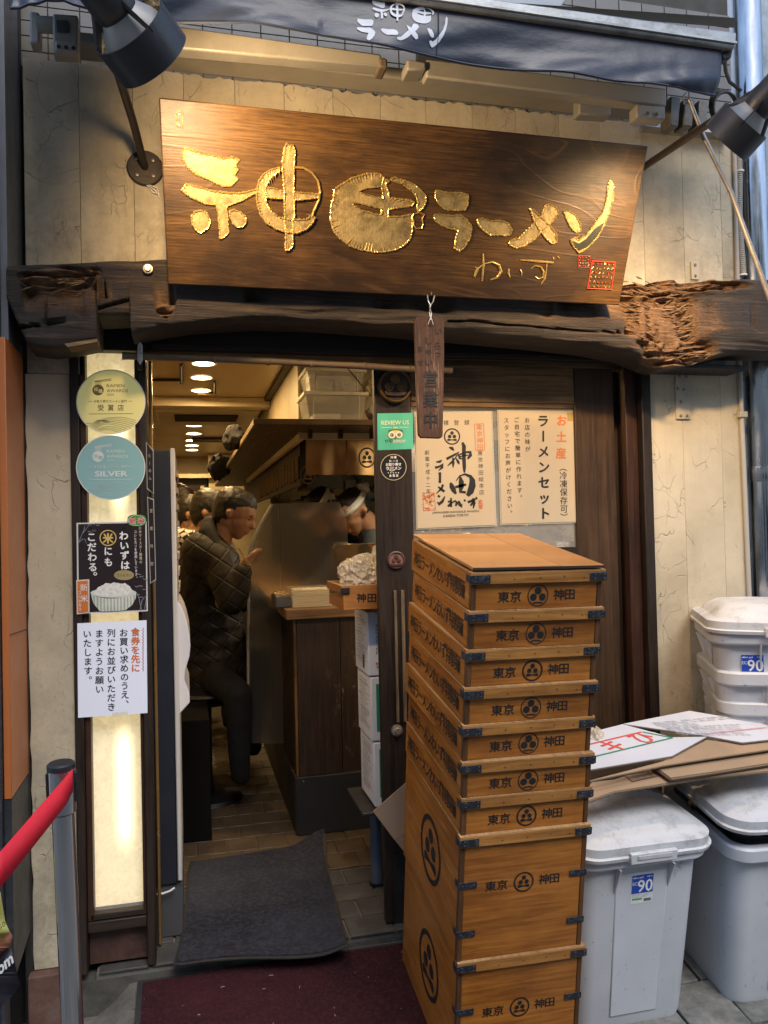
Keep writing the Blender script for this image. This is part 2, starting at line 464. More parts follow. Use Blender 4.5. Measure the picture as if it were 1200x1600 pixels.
rx = [1.712, P(1068, 700, 0).x, P(1128, 700, 0).x, 2.108]
rp = thing('plaster_pillar', 'scratched cream plaster wall right of the sliding door, behind the bins', 'pillar', (1.7, 0, .1))
mb = MB(); mb.box(1.71, 2.104, .022, .3, .05, 2.1); obj('backing', mb, BACKW, rp)
for a, b in zip(rx[:-1], rx[1:]):
    n = 30; m2 = MB()
    m2.prism([(a+.0005, 0, 2.10), (a+.0005, 0, .06)] + [(b-.0005+(rr.uniform(-.003,.001) if b > 2.1 else 0), 0, .06+2.04*k/n) for k in range(n+1)], (0, .02, 0))
    obj('board', m2, PLASTER, rp, bev=.0006)
# metal fixing plates on the plaster
CREAMMETAL = plain('cream_painted_metal', (.42,.38,.29,1), .55, 0, .2, 12, .2, dirt=((.2,.1,.05,1), .4, 12))
SCREW = plain('screw_head', (.25,.22,.17,1), .4, .6)
def plate(px0, py0, px1, py1, scr, label):
    a, b = P(px0, py0, -.008), P(px1, py1, -.008)
    th = thing('fixing_plate', label, 'metal plate', ((a.x+b.x)/2, 0, b.z))
    m2 = MB(); m2.box(a.x, b.x, -.008, -.001, b.z, a.z); obj('plate', m2, CREAMMETAL, th, bev=.002)
    for (u, v) in scr:
        m2 = MB(); c = V((a.x+(b.x-a.x)*u, -.008, a.z+(b.z-a.z)*v))
        m2.lathe([(0, .004), (.004, .004), (.006, .001), (.006, -.001)], c, (0,-1,0), 10); obj('screw', m2, SCREW, th)
plate(1055, 578, 1079, 655, [(.3,.13),(.78,.13),(.15,.38),(.6,.4),(.35,.65),(.3,.93),(.75,.93)], 'tall cream painted plate with seven screws under the beam, right of the door')
plate(1080, 408, 1093, 437, [(.5,.2),(.5,.8)], 'small cream bracket plate on the wall above the beam, right of the carved sign')
# tiled wall above
tw = thing('tiled_wall', 'strip of small grey glazed tiles above the plaster, behind the folded awning', 'wall', (-.5, .05, 3.03))
mb = MB(); mb.box(-.62, 2.14, .045, .3, 2.95, 5.5); obj('wall', mb, plain('tile_grout', (.07,.065,.055,1), .9, bump=.2), tw)
for j in range(10):
    x = -.60
    while x < 2.08:
        m2 = MB(); m2.box(x, x+.094, .036, .045, 3.03+.05*j, 3.03+.05*j+.046); obj('tile', m2, UTILE, tw); x += .098
# ------------------------------------------------------------------ old beam
rotm = NT('weathered_beam_wood')
t = rotm
at = t.n('ShaderNodeAttribute'); at.attribute_name = 'rot'
s1 = t.noise(3, t.map((1.3, 9, 22)), detail=10, rough=.75, dist=.4); s2 = t.noise(2.2, detail=5); s3 = t.noise(4, t.map((3, 20, 60)), detail=8, rough=.8)
c = t.ramp(s1, [(.36, (.009,.007,.006,1)), (.54, (.036,.024,.016,1)), (.70, (.13,.082,.044,1))])
c = t.mix(t.rng(s2, .5, .7, 0, .5), c, (.095,.058,.030,1))
cr = t.ramp(s3, [(.34, (.012,.007,.005,1)), (.5, (.15,.075,.032,1)), (.66, (.32,.20,.105,1))])
c = t.mix(at.outputs['Fac'], c, cr)
t.set(col=c, rough=t.rng(s1, .3, .7, .45, .75))
t.bump(t.math('ADD', s1, t.math('MULTIPLY', s3, .6)), 1.0, .010)
BEAM = t.m
TOPP = [(10,412),(60,407),(120,406),(255,400),(500,418),(800,432),(975,438),(1010,437),(1040,433),(1100,434),(1160,432),(1215,431),(1300,431)]
BOTP = [(10,470),(24,505),(40,538),(75,543),(112,538),(150,531),(151,492),(203,490),(204,518),(250,510),(300,502),(400,496),(500,499),(600,506),(720,517),(840,528),(940,540),(1000,552),(1045,572),(1060,571),(1100,563),(1160,548),(1215,549),(1300,549)]
def interp(tb, x):
    if x <= tb[0][0]: return tb[0][1]
    for (a, b), (c_, d) in zip(tb[:-1], tb[1:]):
        if x <= c_: return b+(d-b)*(x-a)/(c_-a)
    return tb[-1][1]
def rotf(px, py):
    def blob(cx, cy, rx_, ry_):
        d = math.hypot((px-cx)/rx_, (py-cy)/ry_) + .35*noise.noise(V((px*.03, py*.05, 2)))
        return sm((1.15-d)/.35)
    r_ = max(blob(1000, 462, 66, 30), blob(1040, 500, 66, 50), blob(1072, 545, 50, 30), blob(1100, 500, 40, 22)*.7, blob(1085, 443, 80, 13), blob(915, 482, 90, 16)*.8,
             blob(95, 437, 60, 24), blob(60, 460, 40, 24), blob(150, 455, 30, 10), blob(256, 477, 16, 19)*.8)
    return r_
YB = -.23; NX, NA = 640, 150
mb = MB(); rots = []
def prof(a):   # superellipse, a=0 at top back .. ; returns (yfrac 0..1 toward viewer, zfrac 0..1)
    e = .30
    cx = math.cos(a); sz = math.sin(a)
    return abs(sz)**e*(1 if sz > 0 else -1), abs(cx)**e*(1 if cx > 0 else -1)
x0 = P(10, 450, YB).x; x1 = 2.42
for i in range(NX+1):
    px = 10 + (1290-10)*i/NX
    zt = P(px, interp(TOPP, px), YB).z; zb = P(px, interp(BOTP, px), YB).z
    X = P(px, 480, YB).x
    for j in range(NA):
        a = 2*math.pi*j/NA
        yy, zz_ = prof(a)
        y = -.125 - .105*yy; z = (zt+zb)/2 + (zt-zb)/2*zz_
        p = V((X, y, z)); rt_ = 0
        if yy > .2:
            q = V((X-CAM.x, YB-CAM.y, z-CAM.z)); dd = q.dot(FW)
            qx = 600+FPX*q.dot(RT)/dd; qy = 800-FPX*q.dot(RT.cross(FW))/dd
            rt_ = rotf(qx, qy)*(1 if yy > .6 else (yy-.2)/.4)
            fib = noise.fractal(V((X*5+qy*.01, z*70, 3)), 1, 2, 5)
            fib2 = noise.noise(V((X*14+3*noise.noise(V((X*6, z*12, 1))), z*60, 8)))
            chunk = noise.noise(V((X*14, z*18, 5)))
            dep = rt_*(.034 + .026*fib + .026*fib2 + .030*chunk)
            y += max(0, dep) if rt_ > .02 else 0
            if rt_ > .5: y += .01*fib
            # long drying cracks
            for (cxs, w_) in (([(25,513),(100,500),(150,482),(200,468),(262,441)], 2.2), ([(262,443),(420,470),(600,478),(760,486)], 1.4), ([(700,500),(960,520),(1000,515)], 1.0), ([(1090,500),(1200,478)], 1.1), ([(1100,520),(1200,505)], .8), ([(60,500),(190,452)], .5)):
                if cxs[0][0] < qx < cxs[-1][0]:
                    dy = qy-interp(cxs, qx)-2*noise.noise(V((X*8, 0, 4)))
                    if abs(dy) < w_*1.6: y += .03*(1-abs(dy)/(w_*1.6))
            y += .007*noise.fractal(V((X*2, z*12, 0)), 1, 2, 4) + .0035*noise.noise(V((X*2.2, z*90, 6))) + .004*max(0, noise.noise(V((X*1.6+.3*z, z*42, 2)))-.25)*6
            if zz_ > .3 or zz_ < -.3: z += .006*noise.noise(V((X*9, yy, 2)))
        mb.v.append(V((X, y, z))); rots.append(rt_)
for i in range(NX):
    for j in range(NA):
        mb.f.append((i*NA+j, (i+1)*NA+j, (i+1)*NA+(j+1) % NA, i*NA+(j+1) % NA)); mb.mi.append(0)
mb.f += [tuple(range(NA)), tuple(NX*NA+j for j in range(NA-1, -1, -1))]; mb.mi += [0, 0]
beam = thing('wooden_beam', 'huge weathered dark log beam over the doorway, rotted and splintered at both ends', 'beam', (x0, -.12, 2.15))
bo = obj('log', mb, BEAM, beam, smooth=60)
at_ = bo.data.attributes.new('rot', 'FLOAT', 'POINT'); at_.data.foreach_set('value', rots)
# splinters in the rotten part
SPL = wood('splintered_wood', (.05,.025,.012,1), (.34,.22,.12,1), 'x', .8, 1, .5)
mb = MB()
for k in range(230):
    if k < 180: px, py = rng.gauss(1030, 46), rng.gauss(495, 27)
    elif k < 200: px, py = rng.gauss(1085, 16), rng.gauss(556, 7)
    else: px, py = rng.gauss(95, 35), rng.gauss(438, 12)
    if rotf(px, py) < .5: continue
    L = rng.uniform(.02, .09); an = rng.gauss((-.28 if px < 1040 else .25) if k < 200 else .1, .16)
    c = P(px, py, YB+.020+rng.uniform(0, .016)); d = V((math.cos(an), rng.uniform(-.15, .15), math.sin(an)))*L/2
    h = V((-math.sin(an)*.4, .0, math.cos(an)))*rng.uniform(.0010, .0032)
    mb.prism([c-d, c-d*.2-h, c+d, c+d*.1+h], (0, .004, 0))
stuff(obj('splinters', mb, SPL, beam))
mb = MB(); c = P(231, 420, YB-.012); mb.lathe([(0, .008), (.0075, .008), (.009, .002), (.014, .001), (.015, -.004)], c, (0,-1,0), 12)
obj('bolt', mb, plain('worn_steel', (.45,.40,.33,1), .4, .8), beam)
# rim of mortise
mb = MB(); a, b = P(150, 531, YB-.004), P(207, 520, YB-.004)
obj('mortise_edge', MB().prism([P(100,537,YB-.006), P(152,529,YB-.006), P(152,534,YB-.006), P(106,542,YB-.006)], (0,.08,0)), SPL, beam)
bz = MB().box(P(1040,575,-.1).x, P(1160,575,-.1).x, -.14, -.005, 2.075, 2.09)
plb = thing('beam_bracket', 'dark steel angle bracket holding up the right end of the beam', 'bracket', (1.9, -.05, 2.07))
obj('bracket_plate', bz, IRON, plb, bev=.002)

# ------------------------------------------------------------------ timber frame, lintel, glowing window
lt = thing('door_lintel', 'dark timber lintel board directly under the log beam', 'lintel', (.7, 0, 2.11))
obj('lintel_board', MB().box(-.28, 1.705, .005, .12, 2.112, 2.28), DARKWOODX, lt, bev=.003)
obj('track', MB().box(-.10, 1.69, -.012, .003, 2.118, 2.135), DARKWOODX, lt, bev=.002)

XW0, XW1 = P(138, 800, 0).x, P(213, 800, 0).x
ZW0, ZW1 = P(180, 1421, .02).z, P(180, 528, .02).z
wf = thing('light_window', 'tall narrow glowing paper window in a dark frame, left of the doorway', 'window', (-.27, 0, .14))
obj('post', MB().box(xl1+.001, XW0-.022, -.012, .12, .139, 2.10), DARKWOOD, wf, bev=.003)
obj('post', MB().box(XW1+.012, -.118, -.012, .12, .139, 2.16), DARKWOOD, wf, bev=.003)
REDW = wood('reddish_frame_wood', (.018,.008,.005,1), (.065,.028,.016,1), 'z', .45, 1, .2)
obj('inner_frame', MB().box(XW0-.021, XW0-.003, .0, .10, ZW0-.02, 2.09), REDW, wf, bev=.002)
obj('inner_frame', MB().box(XW1+.001, XW1+.011, .0, .10, ZW0-.02, 2.09), REDW, wf, bev=.002)
obj('sill', MB().box(XW0-.021, XW1+.011, -.006, .10, ZW0-.055, ZW0-.021), DARKWOODX, wf, bev=.003)
obj('sill', MB().box(XW0-.012, XW1+.004, .0, .08, ZW0-.018, ZW0), DARKWOODX, wf, bev=.002)
obj('lower_panel', MB().box(XW0-.020, XW1+.010, .03, .06, .15, ZW0-.056), plain('reddish_board', (.045,.018,.012,1), .7, bump=.3, var=.5, dirt=((.2,.1,.06,1),.4,9)), wf)
t = NT('glowing_paper')
fib = t.noise(40, t.map((1,1,1)), detail=8, rough=.8, dist=2.0); cl = t.noise(3, detail=4)
s = t.n('ShaderNodeSeparateXYZ'); t.l(t.raw, s.inputs[0])
colp = t.ramp(fib, [(.35, (.80,.55,.24,1)), (.55, (1,.80,.42,1))])
t.set(col=(.7,.62,.42,1), em=colp, es=t.rng(fib, .3, .7, .24, .38), rough=.25, trans=0)
PAPER = t.m
gp = obj('paper_panel', MB().box(XW0-.003, XW1+.001, .055, .058, ZW0, ZW1), PAPER, wf)
# fluorescent tubes behind the paper: their glow is painted as soft emissive sheets over it
t = NT('lit_tube_through_paper')
s = t.n('ShaderNodeTexCoord'); sp = t.n('ShaderNodeSeparateXYZ'); t.l(s.outputs['Generated'], sp.inputs[0])
ax = t.math('ABSOLUTE', t.math('SUBTRACT', sp.outputs['X'], .5)); az = t.math('ABSOLUTE', t.math('SUBTRACT', sp.outputs['Z'], .5))
f = t.math('MULTIPLY', t.rng(ax, .5, .1, 0, 1), t.rng(az, .5, .28, 0, 1)); f = t.math('MULTIPLY', f, f)
f = t.math('MULTIPLY', f, t.rng(fib, .3, .7, .6, 1.2)) if False else f
tr = t.n('ShaderNodeBsdfTransparent'); em_ = t.n('ShaderNodeEmission'); em_.inputs[0].default_value = (1,.85,.5,1); em_.inputs[1].default_value = 1.25
mx = t.n('ShaderNodeMixShader'); t.l(f, mx.inputs[0]); t.l(tr.outputs[0], mx.inputs[1]); t.l(em_.outputs[0], mx.inputs[2])
t.l(mx.outputs[0], t.t.nodes['Material Output'].inputs[0])
TUBEM = t.m
wc = XW0+(XW1-XW0)*.62
for (za, zb) in ((P(185,1345,.05).z, P(185,1120,.05).z), (P(185,830,.05).z, P(185,560,.05).z)):
    obj('tube_glow', MB().sheet([(wc-.042,.0545,za),(wc+.042,.0545,za),(wc+.042,.0545,zb),(wc-.042,.0545,zb)]), TUBEM, wf)
gl = bpy.data.materials.new('clear_glass'); gl.use_nodes = True
_t = gl.node_tree; b_ = _t.nodes['Principled BSDF']; b_.inputs['Base Color'].default_value = (1,1,1,1); b_.inputs['Roughness'].default_value = .06
b_.inputs['Alpha'].default_value = .10; b_.inputs['Specular IOR Level'].default_value = .6
GLASS = gl
obj('glass', MB().box(XW0-.003, XW1+.001, .028, .031, ZW0, ZW1), GLASS, wf)

# ------------------------------------------------------------------ sliding doors
def fr(name, px0, py0, px1, py1, y0, y1, m, par, bev=.003, label=None):
    """board whose front face (plane y0) spans the given corners"""
    a, b = P(px0, py0, y0), P(px1, py1, y0)
    return obj(name, MB().box(min(a.x,b.x), max(a.x,b.x), y0, y1, min(a.z,b.z), max(a.z,b.z)), m, par, bev=bev, label=label)
YD = .035
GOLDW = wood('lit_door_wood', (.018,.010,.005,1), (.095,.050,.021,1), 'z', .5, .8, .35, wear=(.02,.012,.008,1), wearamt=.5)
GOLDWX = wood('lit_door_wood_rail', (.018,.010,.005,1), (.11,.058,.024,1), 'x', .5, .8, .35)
TOPRAIL = wood('lamplit_top_rail', (.045,.025,.010,1), (.27,.155,.062,1), 'x', .5, .8, .35)  # same door wood, lightened to paint in the lamp glow on the top rail
dz0, dz1 = .139, 2.110
def X(px, y=YD): return P(px, 800, y).x
sd = thing('sliding_door', 'open dark wooden sliding door with glass pane, posters and stickers', 'door', (X(590), YD, .14))
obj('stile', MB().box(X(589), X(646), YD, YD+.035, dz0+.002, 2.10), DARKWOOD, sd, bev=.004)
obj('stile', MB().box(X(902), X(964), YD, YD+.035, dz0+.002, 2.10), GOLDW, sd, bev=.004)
ztr = P(780, 629, YD).z; zgb = P(780, 858, YD).z
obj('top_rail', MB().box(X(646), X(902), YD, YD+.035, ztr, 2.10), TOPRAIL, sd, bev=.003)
obj('pane_moulding', MB().box(X(646), X(902), YD+.003, YD+.015, ztr-.018, ztr), TOPRAIL, sd, bev=.003)
obj('mid_rail', MB().box(X(646), X(902), YD, YD+.035, zgb-.10, zgb), DARKWOODX, sd, bev=.003)
obj('lower_panel', MB().box(X(646), X(902), YD+.008, YD+.028, dz0+.002, zgb-.10), DARKWOOD, sd)
obj('glass_pane', MB().box(X(646), X(902), YD+.018, YD+.022, zgb, ztr-.0), GLASS, sd)
obj('kick_plate', MB().box(X(603), X(640), YD-.004, YD-.001, dz0+.004, P(620,1335,YD).z), plain('dark_sheet_metal', (.045,.047,.05,1), .45, .6, .2, 10, .1), sd)
# worn pull rail
WORN = wood('worn_bare_wood', (.02,.014,.009,1), (.27,.19,.11,1), 'z', .7, 1, .4)
zh0, zh1 = P(622, 1128, YD).z, P(622, 922, YD).z
obj('pull_rail', MB().box(X(613,YD-.012), X(617,YD-.012), YD-.012, YD-.001, zh0, zh1), WORN, sd, bev=.002)
obj('pull_rail', MB().box(X(624,YD-.012), X(629,YD-.012), YD-.012, YD-.001, zh0, zh1), WORN, sd, bev=.002)
obj('pull_recess', MB().box(X(617,YD-.004), X(624,YD-.004), YD-.003, YD-.001, zh0, zh1), DARKWOOD, sd)
lk = obj('lock', MB().lathe([(0, .02), (.010, .02), (.012, .012), (.019, .010), (.021, 0)], P(620, 1141, YD), (0,-1,0), 20), plain('worn_steel', (.45,.40,.33,1), .4, .8), sd, smooth=True)
# second door, posts and jamb at right
YE = .085
sd2 = thing('sliding_door', 'second dark sliding door half hidden behind the first, beside the right pillar', 'door', (X(985,YE), YE, .14))
obj('stile', MB().box(X(955,YE), X(1003,YE), YE, YE+.035, dz0+.002, 2.10), DARKWOOD, sd2, bev=.004)
obj('groove_strip', MB().box(X(970,YE-.006), X(984,YE-.006), YE-.006, YE-.001, P(975,1000,YE).z, 2.09), REDW, sd2, bev=.002)
a, b = P(981, 1003, YE-.004), P(991, 1046, YE-.004)
hp = obj('handle_plate', MB().box(a.x, b.x, YE-.004, YE-.0005, b.z, a.z), plain('dull_steel', (.22,.21,.2,1), .35, .8), sd2, bev=.001)
obj('finger_pull', MB().box(a.x+.005, b.x-.005, YE-.0055, YE-.0045, b.z+.012, a.z-.012), plain('bright_steel', (.5,.5,.5,1), .2, .9), hp)
jb = thing('door_jamb', 'dark chipped door jamb post against the right plaster pillar', 'door frame', (1.69, 0, .14))
obj('post', MB().box(X(1003,.0)+.006, 1.711, -.012, .14, .139, 2.111), DARKWOOD, jb, bev=.004)
obj('stop_strip', MB().box(X(1003,.0)-.045, X(1003,.0)+.004, .02, .08, .139, 2.111), REDW, jb, bev=.003)

# ------------------------------------------------------------------ carved sign
SB = P(262, 444, -.28); ST = P(250, 152, -.45)
sn = V((1,0,0)).cross(V((0, ST.y-SB.y, ST.z-SB.z)).normalized()); 
if sn.y > 0: sn = -sn
SPL_ = (SB, sn)
s_up = V((0, ST.y-SB.y, ST.z-SB.z)).normalized()
sign = thing('carved_sign', 'big tilted brown wooden signboard with carved gilded lettering above the doorway', 'sign', SB)
t = NT('lacquered_sign_wood')
mp = t.map((1.2, 6, 9)); 
big = t.noise(1.0, t.map((.55, 2.5, 3.6)), detail=3, dist=.6); ringf = t.math('FRACT', t.math('MULTIPLY', big, 16.0))
ring = t.rng(t.math('ABSOLUTE', t.math('SUBTRACT', ringf, .5)), .38, .5, 0, 1)
fine = t.noise(4, t.map((2, 30, 55)), detail=8, rough=.75); blot = t.noise(2.4, t.map((1,.9,1.6)), detail=5, rough=.6)
c = t.ramp(fine, [(.36, (.036,.018,.006,1)), (.64, (.135,.070,.023,1))])
c = t.mix(t.rng(blot, .40, .60, 0, .85), c, (.018,.009,.005,1))
c = t.mix(t.math('MULTIPLY', ring, t.rng(t.noise(3), .45, .65, .0, .26)), c, (.20,.10,.04,1))
t.set(col=c, rough=t.rng(blot, .3, .7, .34, .5), spec=.35, coat=0)
t.bump(t.math('ADD', fine, t.math('MULTIPLY', ring, .5)), .35, .002)
SIGNW = t.m
cor = [P(x, y, SPL_) for x, y in ((262,444),(968,477),(1013,228),(248,152))]
obj('board', MB().prism(cor, -sn*.032), SIGNW, sign, bev=.004)
t = NT('gold_leaf')
gn = t.noise(26, detail=8, rough=.75); st_ = t.noise(5, t.map((40,40,3)), detail=4)
t.set(col=t.ramp(gn, [(.38, (.19,.14,.055,1)), (.58, (.40,.30,.13,1))]), metal=.3, rough=t.rng(gn, .3, .7, .38, .6))
t.bump(t.math('ADD', gn, st_), .5, .003); GOLD = t.m
GOLDB = plain('bright_gold_edge', (.85,.58,.18,1), .28, .8, .15, 40, .5, 90)
def tz(o, k): return lambda p: (o[0]+p[0]/k, o[1]+p[1]/k)
Z1, Z2, Z3 = tz((270,210), 4.8), tz((500,250), 4.8), tz((670,270), 3.871)
KAN = [[(70,130),(95,105),(150,120),(205,150),(260,155),(300,160),(380,185),(440,170),(500,190),(470,225),(490,270),(465,300),(487,335),(440,385),(380,390),(320,365),(250,330),(170,300),(110,250),(75,190)],
 [(65,420),(100,370),(160,385),(230,405),(330,430),(420,440),(500,440),(560,430),(640,408),(640,436),(590,455),(530,490),(470,515),(410,535),(400,560),(410,620),(418,740),(380,775),(352,785),(350,700),(335,560),(325,530),(240,520),(150,480),(100,450)],
 [(140,610),(165,580),(210,570),(255,590),(278,635),(275,690),(240,720),(205,740),(170,715),(145,670)],
 [(425,575),(460,565),(500,580),(545,615),(550,660),(530,690),(485,698),(450,665),(430,620)],
 [(840,90),(855,70),(880,85),(900,80),(915,120),(908,250),(905,400),(912,600),(900,640),(900,740),(898,840),(870,870),(843,870),(845,760),(838,640),(835,430),(820,200)],
 [(800,245),(796,278),(740,320),(700,380),(692,440),(700,520),(740,580),(800,625),(870,640),(940,640),(1000,640),(1040,605),(1068,625),(1045,665),(1000,712),(930,740),(850,735),(780,712),(700,665),(655,600),(632,520),(628,440),(645,350),(690,290),(745,260)],
 [(690,400),(760,405),(836,430),(836,485),(760,480),(690,470)],
 [(905,430),(1000,440),(1095,450),(1095,475),(1000,488),(905,492)]]
KARC = [(905,248),(980,252),(1045,290),(1088,350),(1103,430),(1090,500),(1055,575),(1040,620)]
DEN = [[(105,225),(150,190),(230,140),(320,110),(410,98),(450,105),(495,145),(520,160),(490,180),(510,230),(515,280),(620,295),(680,300),(705,320),(690,345),(600,355),(515,370),(508,425),(600,425),(690,405),(690,470),(690,530),(675,590),(630,640),(560,675),(480,690),(400,690),(310,675),(220,645),(150,590),(100,530),(78,450),(80,350),(100,290)],
 [(525,145),(560,130),(620,150),(700,180),(745,215),(790,260),(795,310),(770,360),(735,390),(725,350),(735,310),(720,270),(680,225),(620,180),(560,160)]]
DHO = [[(290,235),(330,215),(400,205),(460,200),(470,240),(468,290),(410,275),(340,262)], [(235,315),(300,325),(380,345),(460,365),(460,410),(400,405),(320,380),(260,345)]]
DSQ = [(700,405),(745,395),(782,410),(765,440),(770,480),(762,512),(720,515),(700,490),(700,450),(690,430)]
RA = [[(40,105),(120,120),(200,120),(238,135),(235,190),(220,225),(160,228),(100,222),(60,185),(38,150)],
 [(30,255),(70,250),(130,258),(190,255),(230,285),(260,330),(250,390),(215,450),(185,475),(152,455),(160,400),(175,345),(120,335),(70,315),(35,285)]]
BAR = [[(292,280),(320,275),(380,290),(440,290),(480,305),(500,340),(495,370),(470,382),(430,375),(370,378),(330,350),(300,315)]]
ME = [[(705,195),(730,190),(765,205),(785,240),(760,280),(735,310),(690,345),(640,400),(580,440),(530,455),(490,440),(485,410),(540,400),(590,350),(640,300),(680,255)],
 [(612,215),(650,240),(690,280),(730,320),(770,370),(775,415),(745,430),(710,400),(670,350),(635,290)]]
NN = [[(815,235),(845,228),(885,255),(915,310),(920,350),(895,362),(865,340),(835,290)],
 [(1095,45),(1118,80),(1110,160),(1090,240),(1060,320),(1010,400),(950,460),(905,485),(875,450),(855,405),(880,395),(905,410),(950,380),(1000,310),(1050,240),(1075,160),(1082,90)]]
CHARS = [('gilded_character', KAN, [], Z1), ('gilded_character', DEN, DHO, Z2), ('gilded_character', RA, [], Z3), ('gilded_character', BAR, [], Z3), ('gilded_character', ME, [], Z3), ('gilded_character', NN, [], Z3)]
def jag(pl, amp, step, seed):
    """ragged chiselled outline"""
    r_ = random.Random(seed); out = []
    for i, (x, y) in enumerate(pl):
        x2, y2 = pl[(i+1) % len(pl)]; L = math.hypot(x2-x, y2-y); n = max(1, int(L/step)); nx, ny = (y2-y)/max(L,1e-6), -(x2-x)/max(L,1e-6)
        for k in range(n):
            a = r_.uniform(-amp, amp)*(0 if k == 0 else 1); out.append((x+(x2-x)*k/n+nx*a, y+(y2-y)*k/n+ny*a))
    return out
off = 0
for ci, (nm, polys, holes, T) in enumerate(CHARS):
    mbf, mbr = MB(), MB()
    for k, pl in enumerate(polys):
        hs = holes if k == 0 else []
        pj = jag([T(p) for p in pl], .55, 1.6, ci*9+k); hj = [jag([T(p) for p in h], .4, 1.6, 5) for h in hs]
        vs, fs = shape([pj], hj)
        lift = .0015+.0007*k
        mbf.add([P(x, y, SPL_)+sn*lift for x, y in vs], fs)
        for lp_ in [pj]+hj:
            pts = [P(x, y, SPL_)+sn*(lift+.0005) for x, y in lp_]
            pts.append(pts[0]); rr_ = [rng.uniform(.0011, .0034) for _ in pts]
            mbr.tube(pts, rr_, 5, caps=False)
        # chisel marks inside the border
        for q in range(0, len(pj), 3):
            a = P(*pj[q], SPL_)+sn*(lift+.001); cx = sum(p[0] for p in pj)/len(pj); cy = sum(p[1] for p in pj)/len(pj)
            if rng.random() < .75:
                f_ = rng.uniform(.06, .24); b = P(pj[q][0]+(cx-pj[q][0])*f_, pj[q][1]+(cy-pj[q][1])*f_, SPL_)+sn*(lift+.0003)
                mbr.tube([a, b], [.0024, .0004], 4)
    if ci == 0:
        pts = [P(*Z1(p), SPL_)+sn*.004 for p in KARC]; mbr.tube(pts, [.0035]*len(pts), 6)
    if ci == 1:
        pts = [P(*Z2(p), SPL_)+sn*.002 for p in DSQ]; mbr.tube(pts+[pts[0]], .002, 5)
    ch = obj(nm, mbf, GOLD, sign); obj('chiselled_rim', mbr, GOLDB, ch)
    if ci == 5:
        pl = [(865,410),(905,427),(950,398),(1010,330),(1058,300),(1020,380),(960,445),(905,470),(880,450)]
        vs, fs = shape([jag([Z3(p) for p in pl], .3, 2, 3)])
        obj('unpainted_hollow', MB().add([P(x, y, SPL_)+sn*.0045 for x, y in vs], fs), plain('hollow_dark', (.02,.022,.015,1), .35), ch)
mb = MB()
for pts, r_ in (([(328,490),(329,560),(322,655)], [.002,.004,.0025]), ([(275,628),(285,590),(330,552),(385,540),(425,560),(436,598),(412,635),(370,648)], [.003,.003,.002,.003,.0045,.005,.004,.002]),
                ([(278,570),(302,576),(276,630)], [.002,.002,.003]), ([(482,580),(481,610),(490,632)], [.002,.0035,.002]), ([(552,585),(562,605),(560,622)], [.002,.003,.002]),
                ([(552,528),(640,534),(752,545)], [.002,.004,.0035]), ([(715,530),(710,590),(700,640),(678,675)], [.0015,.002,.0035,.001]),
                ([(615,580),(640,563),(675,568),(694,600),(690,630),(665,642),(645,628)], [.001,.002,.003,.0035,.003,.002,.001]), ([(748,510),(756,520)], [.002,.002]), ([(776,505),(788,516)], [.002,.002])):
    mb.tube([P(*Z3(p), SPL_)+sn*.001 for p in pts], r_, 8)
obj('shop_name_script', mb, GOLDB, sign)
# seals
REDP = plain('seal_red', (.42,.035,.02,1), .5)
def seal(cs, m_frame, m_in, n, seed, rfr=.0022):
    r_ = random.Random(seed); A, B, C_, D_ = [P(*c_, SPL_)+sn*.0015 for c_ in cs]
    fm = obj('seal_frame', MB().tube([A,B,C_,D_,A], rfr, 6), m_frame, sign)
    m1, m2 = MB(), MB()
    for i in range(n):
        for j in range(n):
            u0 = (i+.25)/n; v0 = (j+.25)/n
            q = lambda u, v: A + (B-A)*u*(1-v) + (C_-D_)*u*v + (D_-A)*v
            pts = [q(u0+r_.uniform(-.1,.5)/n, v0+r_.uniform(-.1,.5)/n) for _ in range(3)]
            (m1 if r_.random() < .6 else m2).tube(pts, .0016, 5)
    obj('seal_characters', m1, m_in, fm); 
    if m2.v: obj('seal_characters', m2, m_frame, fm)
seal([Z3(p) for p in ((987,534),(1126,542),(1103,706),(958,699))], REDP, GOLDB, 6, 1)
seal([Z3(p) for p in ((905,502),(975,502),(972,573),(903,571))], REDP, GOLD, 4, 2, .001)
seal([(275,173),(286,175),(286,200),(274,198)], GOLDB, GOLDB, 3, 3, .001)

# ------------------------------------------------------------------ hanging "open" plaque
YP = -.30
pq = thing('hanging_plaque', 'narrow worn reddish wooden plaque with brushed characters hanging on a wire hook', 'sign', P(672, 680, YP))
def rrect(x0, y0, x1, y1, r_, n=4):
    o = []
    for cx, cy, a0 in ((x1-r_, y0+r_, -90), (x1-r_, y1-r_, 0), (x0+r_, y1-r_, 90), (x0+r_, y0+r_, 180)):
        for k in range(n+1):
            a = R(a0+90*k/n); o.append((cx+r_*math.cos(a), cy+r_*math.sin(a)))
    return o
RW = wood('old_red_plaque_wood', (.030,.014,.009,1), (.12,.055,.032,1), 'z', .6, 1.4, .6, wear=(.34,.25,.16,1), wearamt=.7)
out = [(648,500),(652,495),(690,495),(694,500),(694.5,560),(692,682),(688,685),(658,684),(654,679),(651,600)]
obj('plaque_board', MB().prism([P(x, y, YP) for x, y in out], (0,.016,0)), RW, pq, bev=.003)
mb = MB(); pl = YP-.0015
pcol(mb, 'いら', 685, 517, 684, 540, 13, 13, pl, .01); em(mb, 'っ', P(684,552,pl), V((.026,0,0)), V((0,0,.026)), .01)
pcol(mb, 'しゃい', 669, 532, 670, 566, 13, 13, pl, .01); pcol(mb, 'ませ', 656, 545, 657, 566, 11, 11, pl, .01)
pcol(mb, '営業中', 673, 592, 673, 656, 24, 28, pl, .02)
obj('lettering', mb, INK, pq)
WIRE = plain('galvanised_wire', (.6,.58,.52,1), .35, .9)
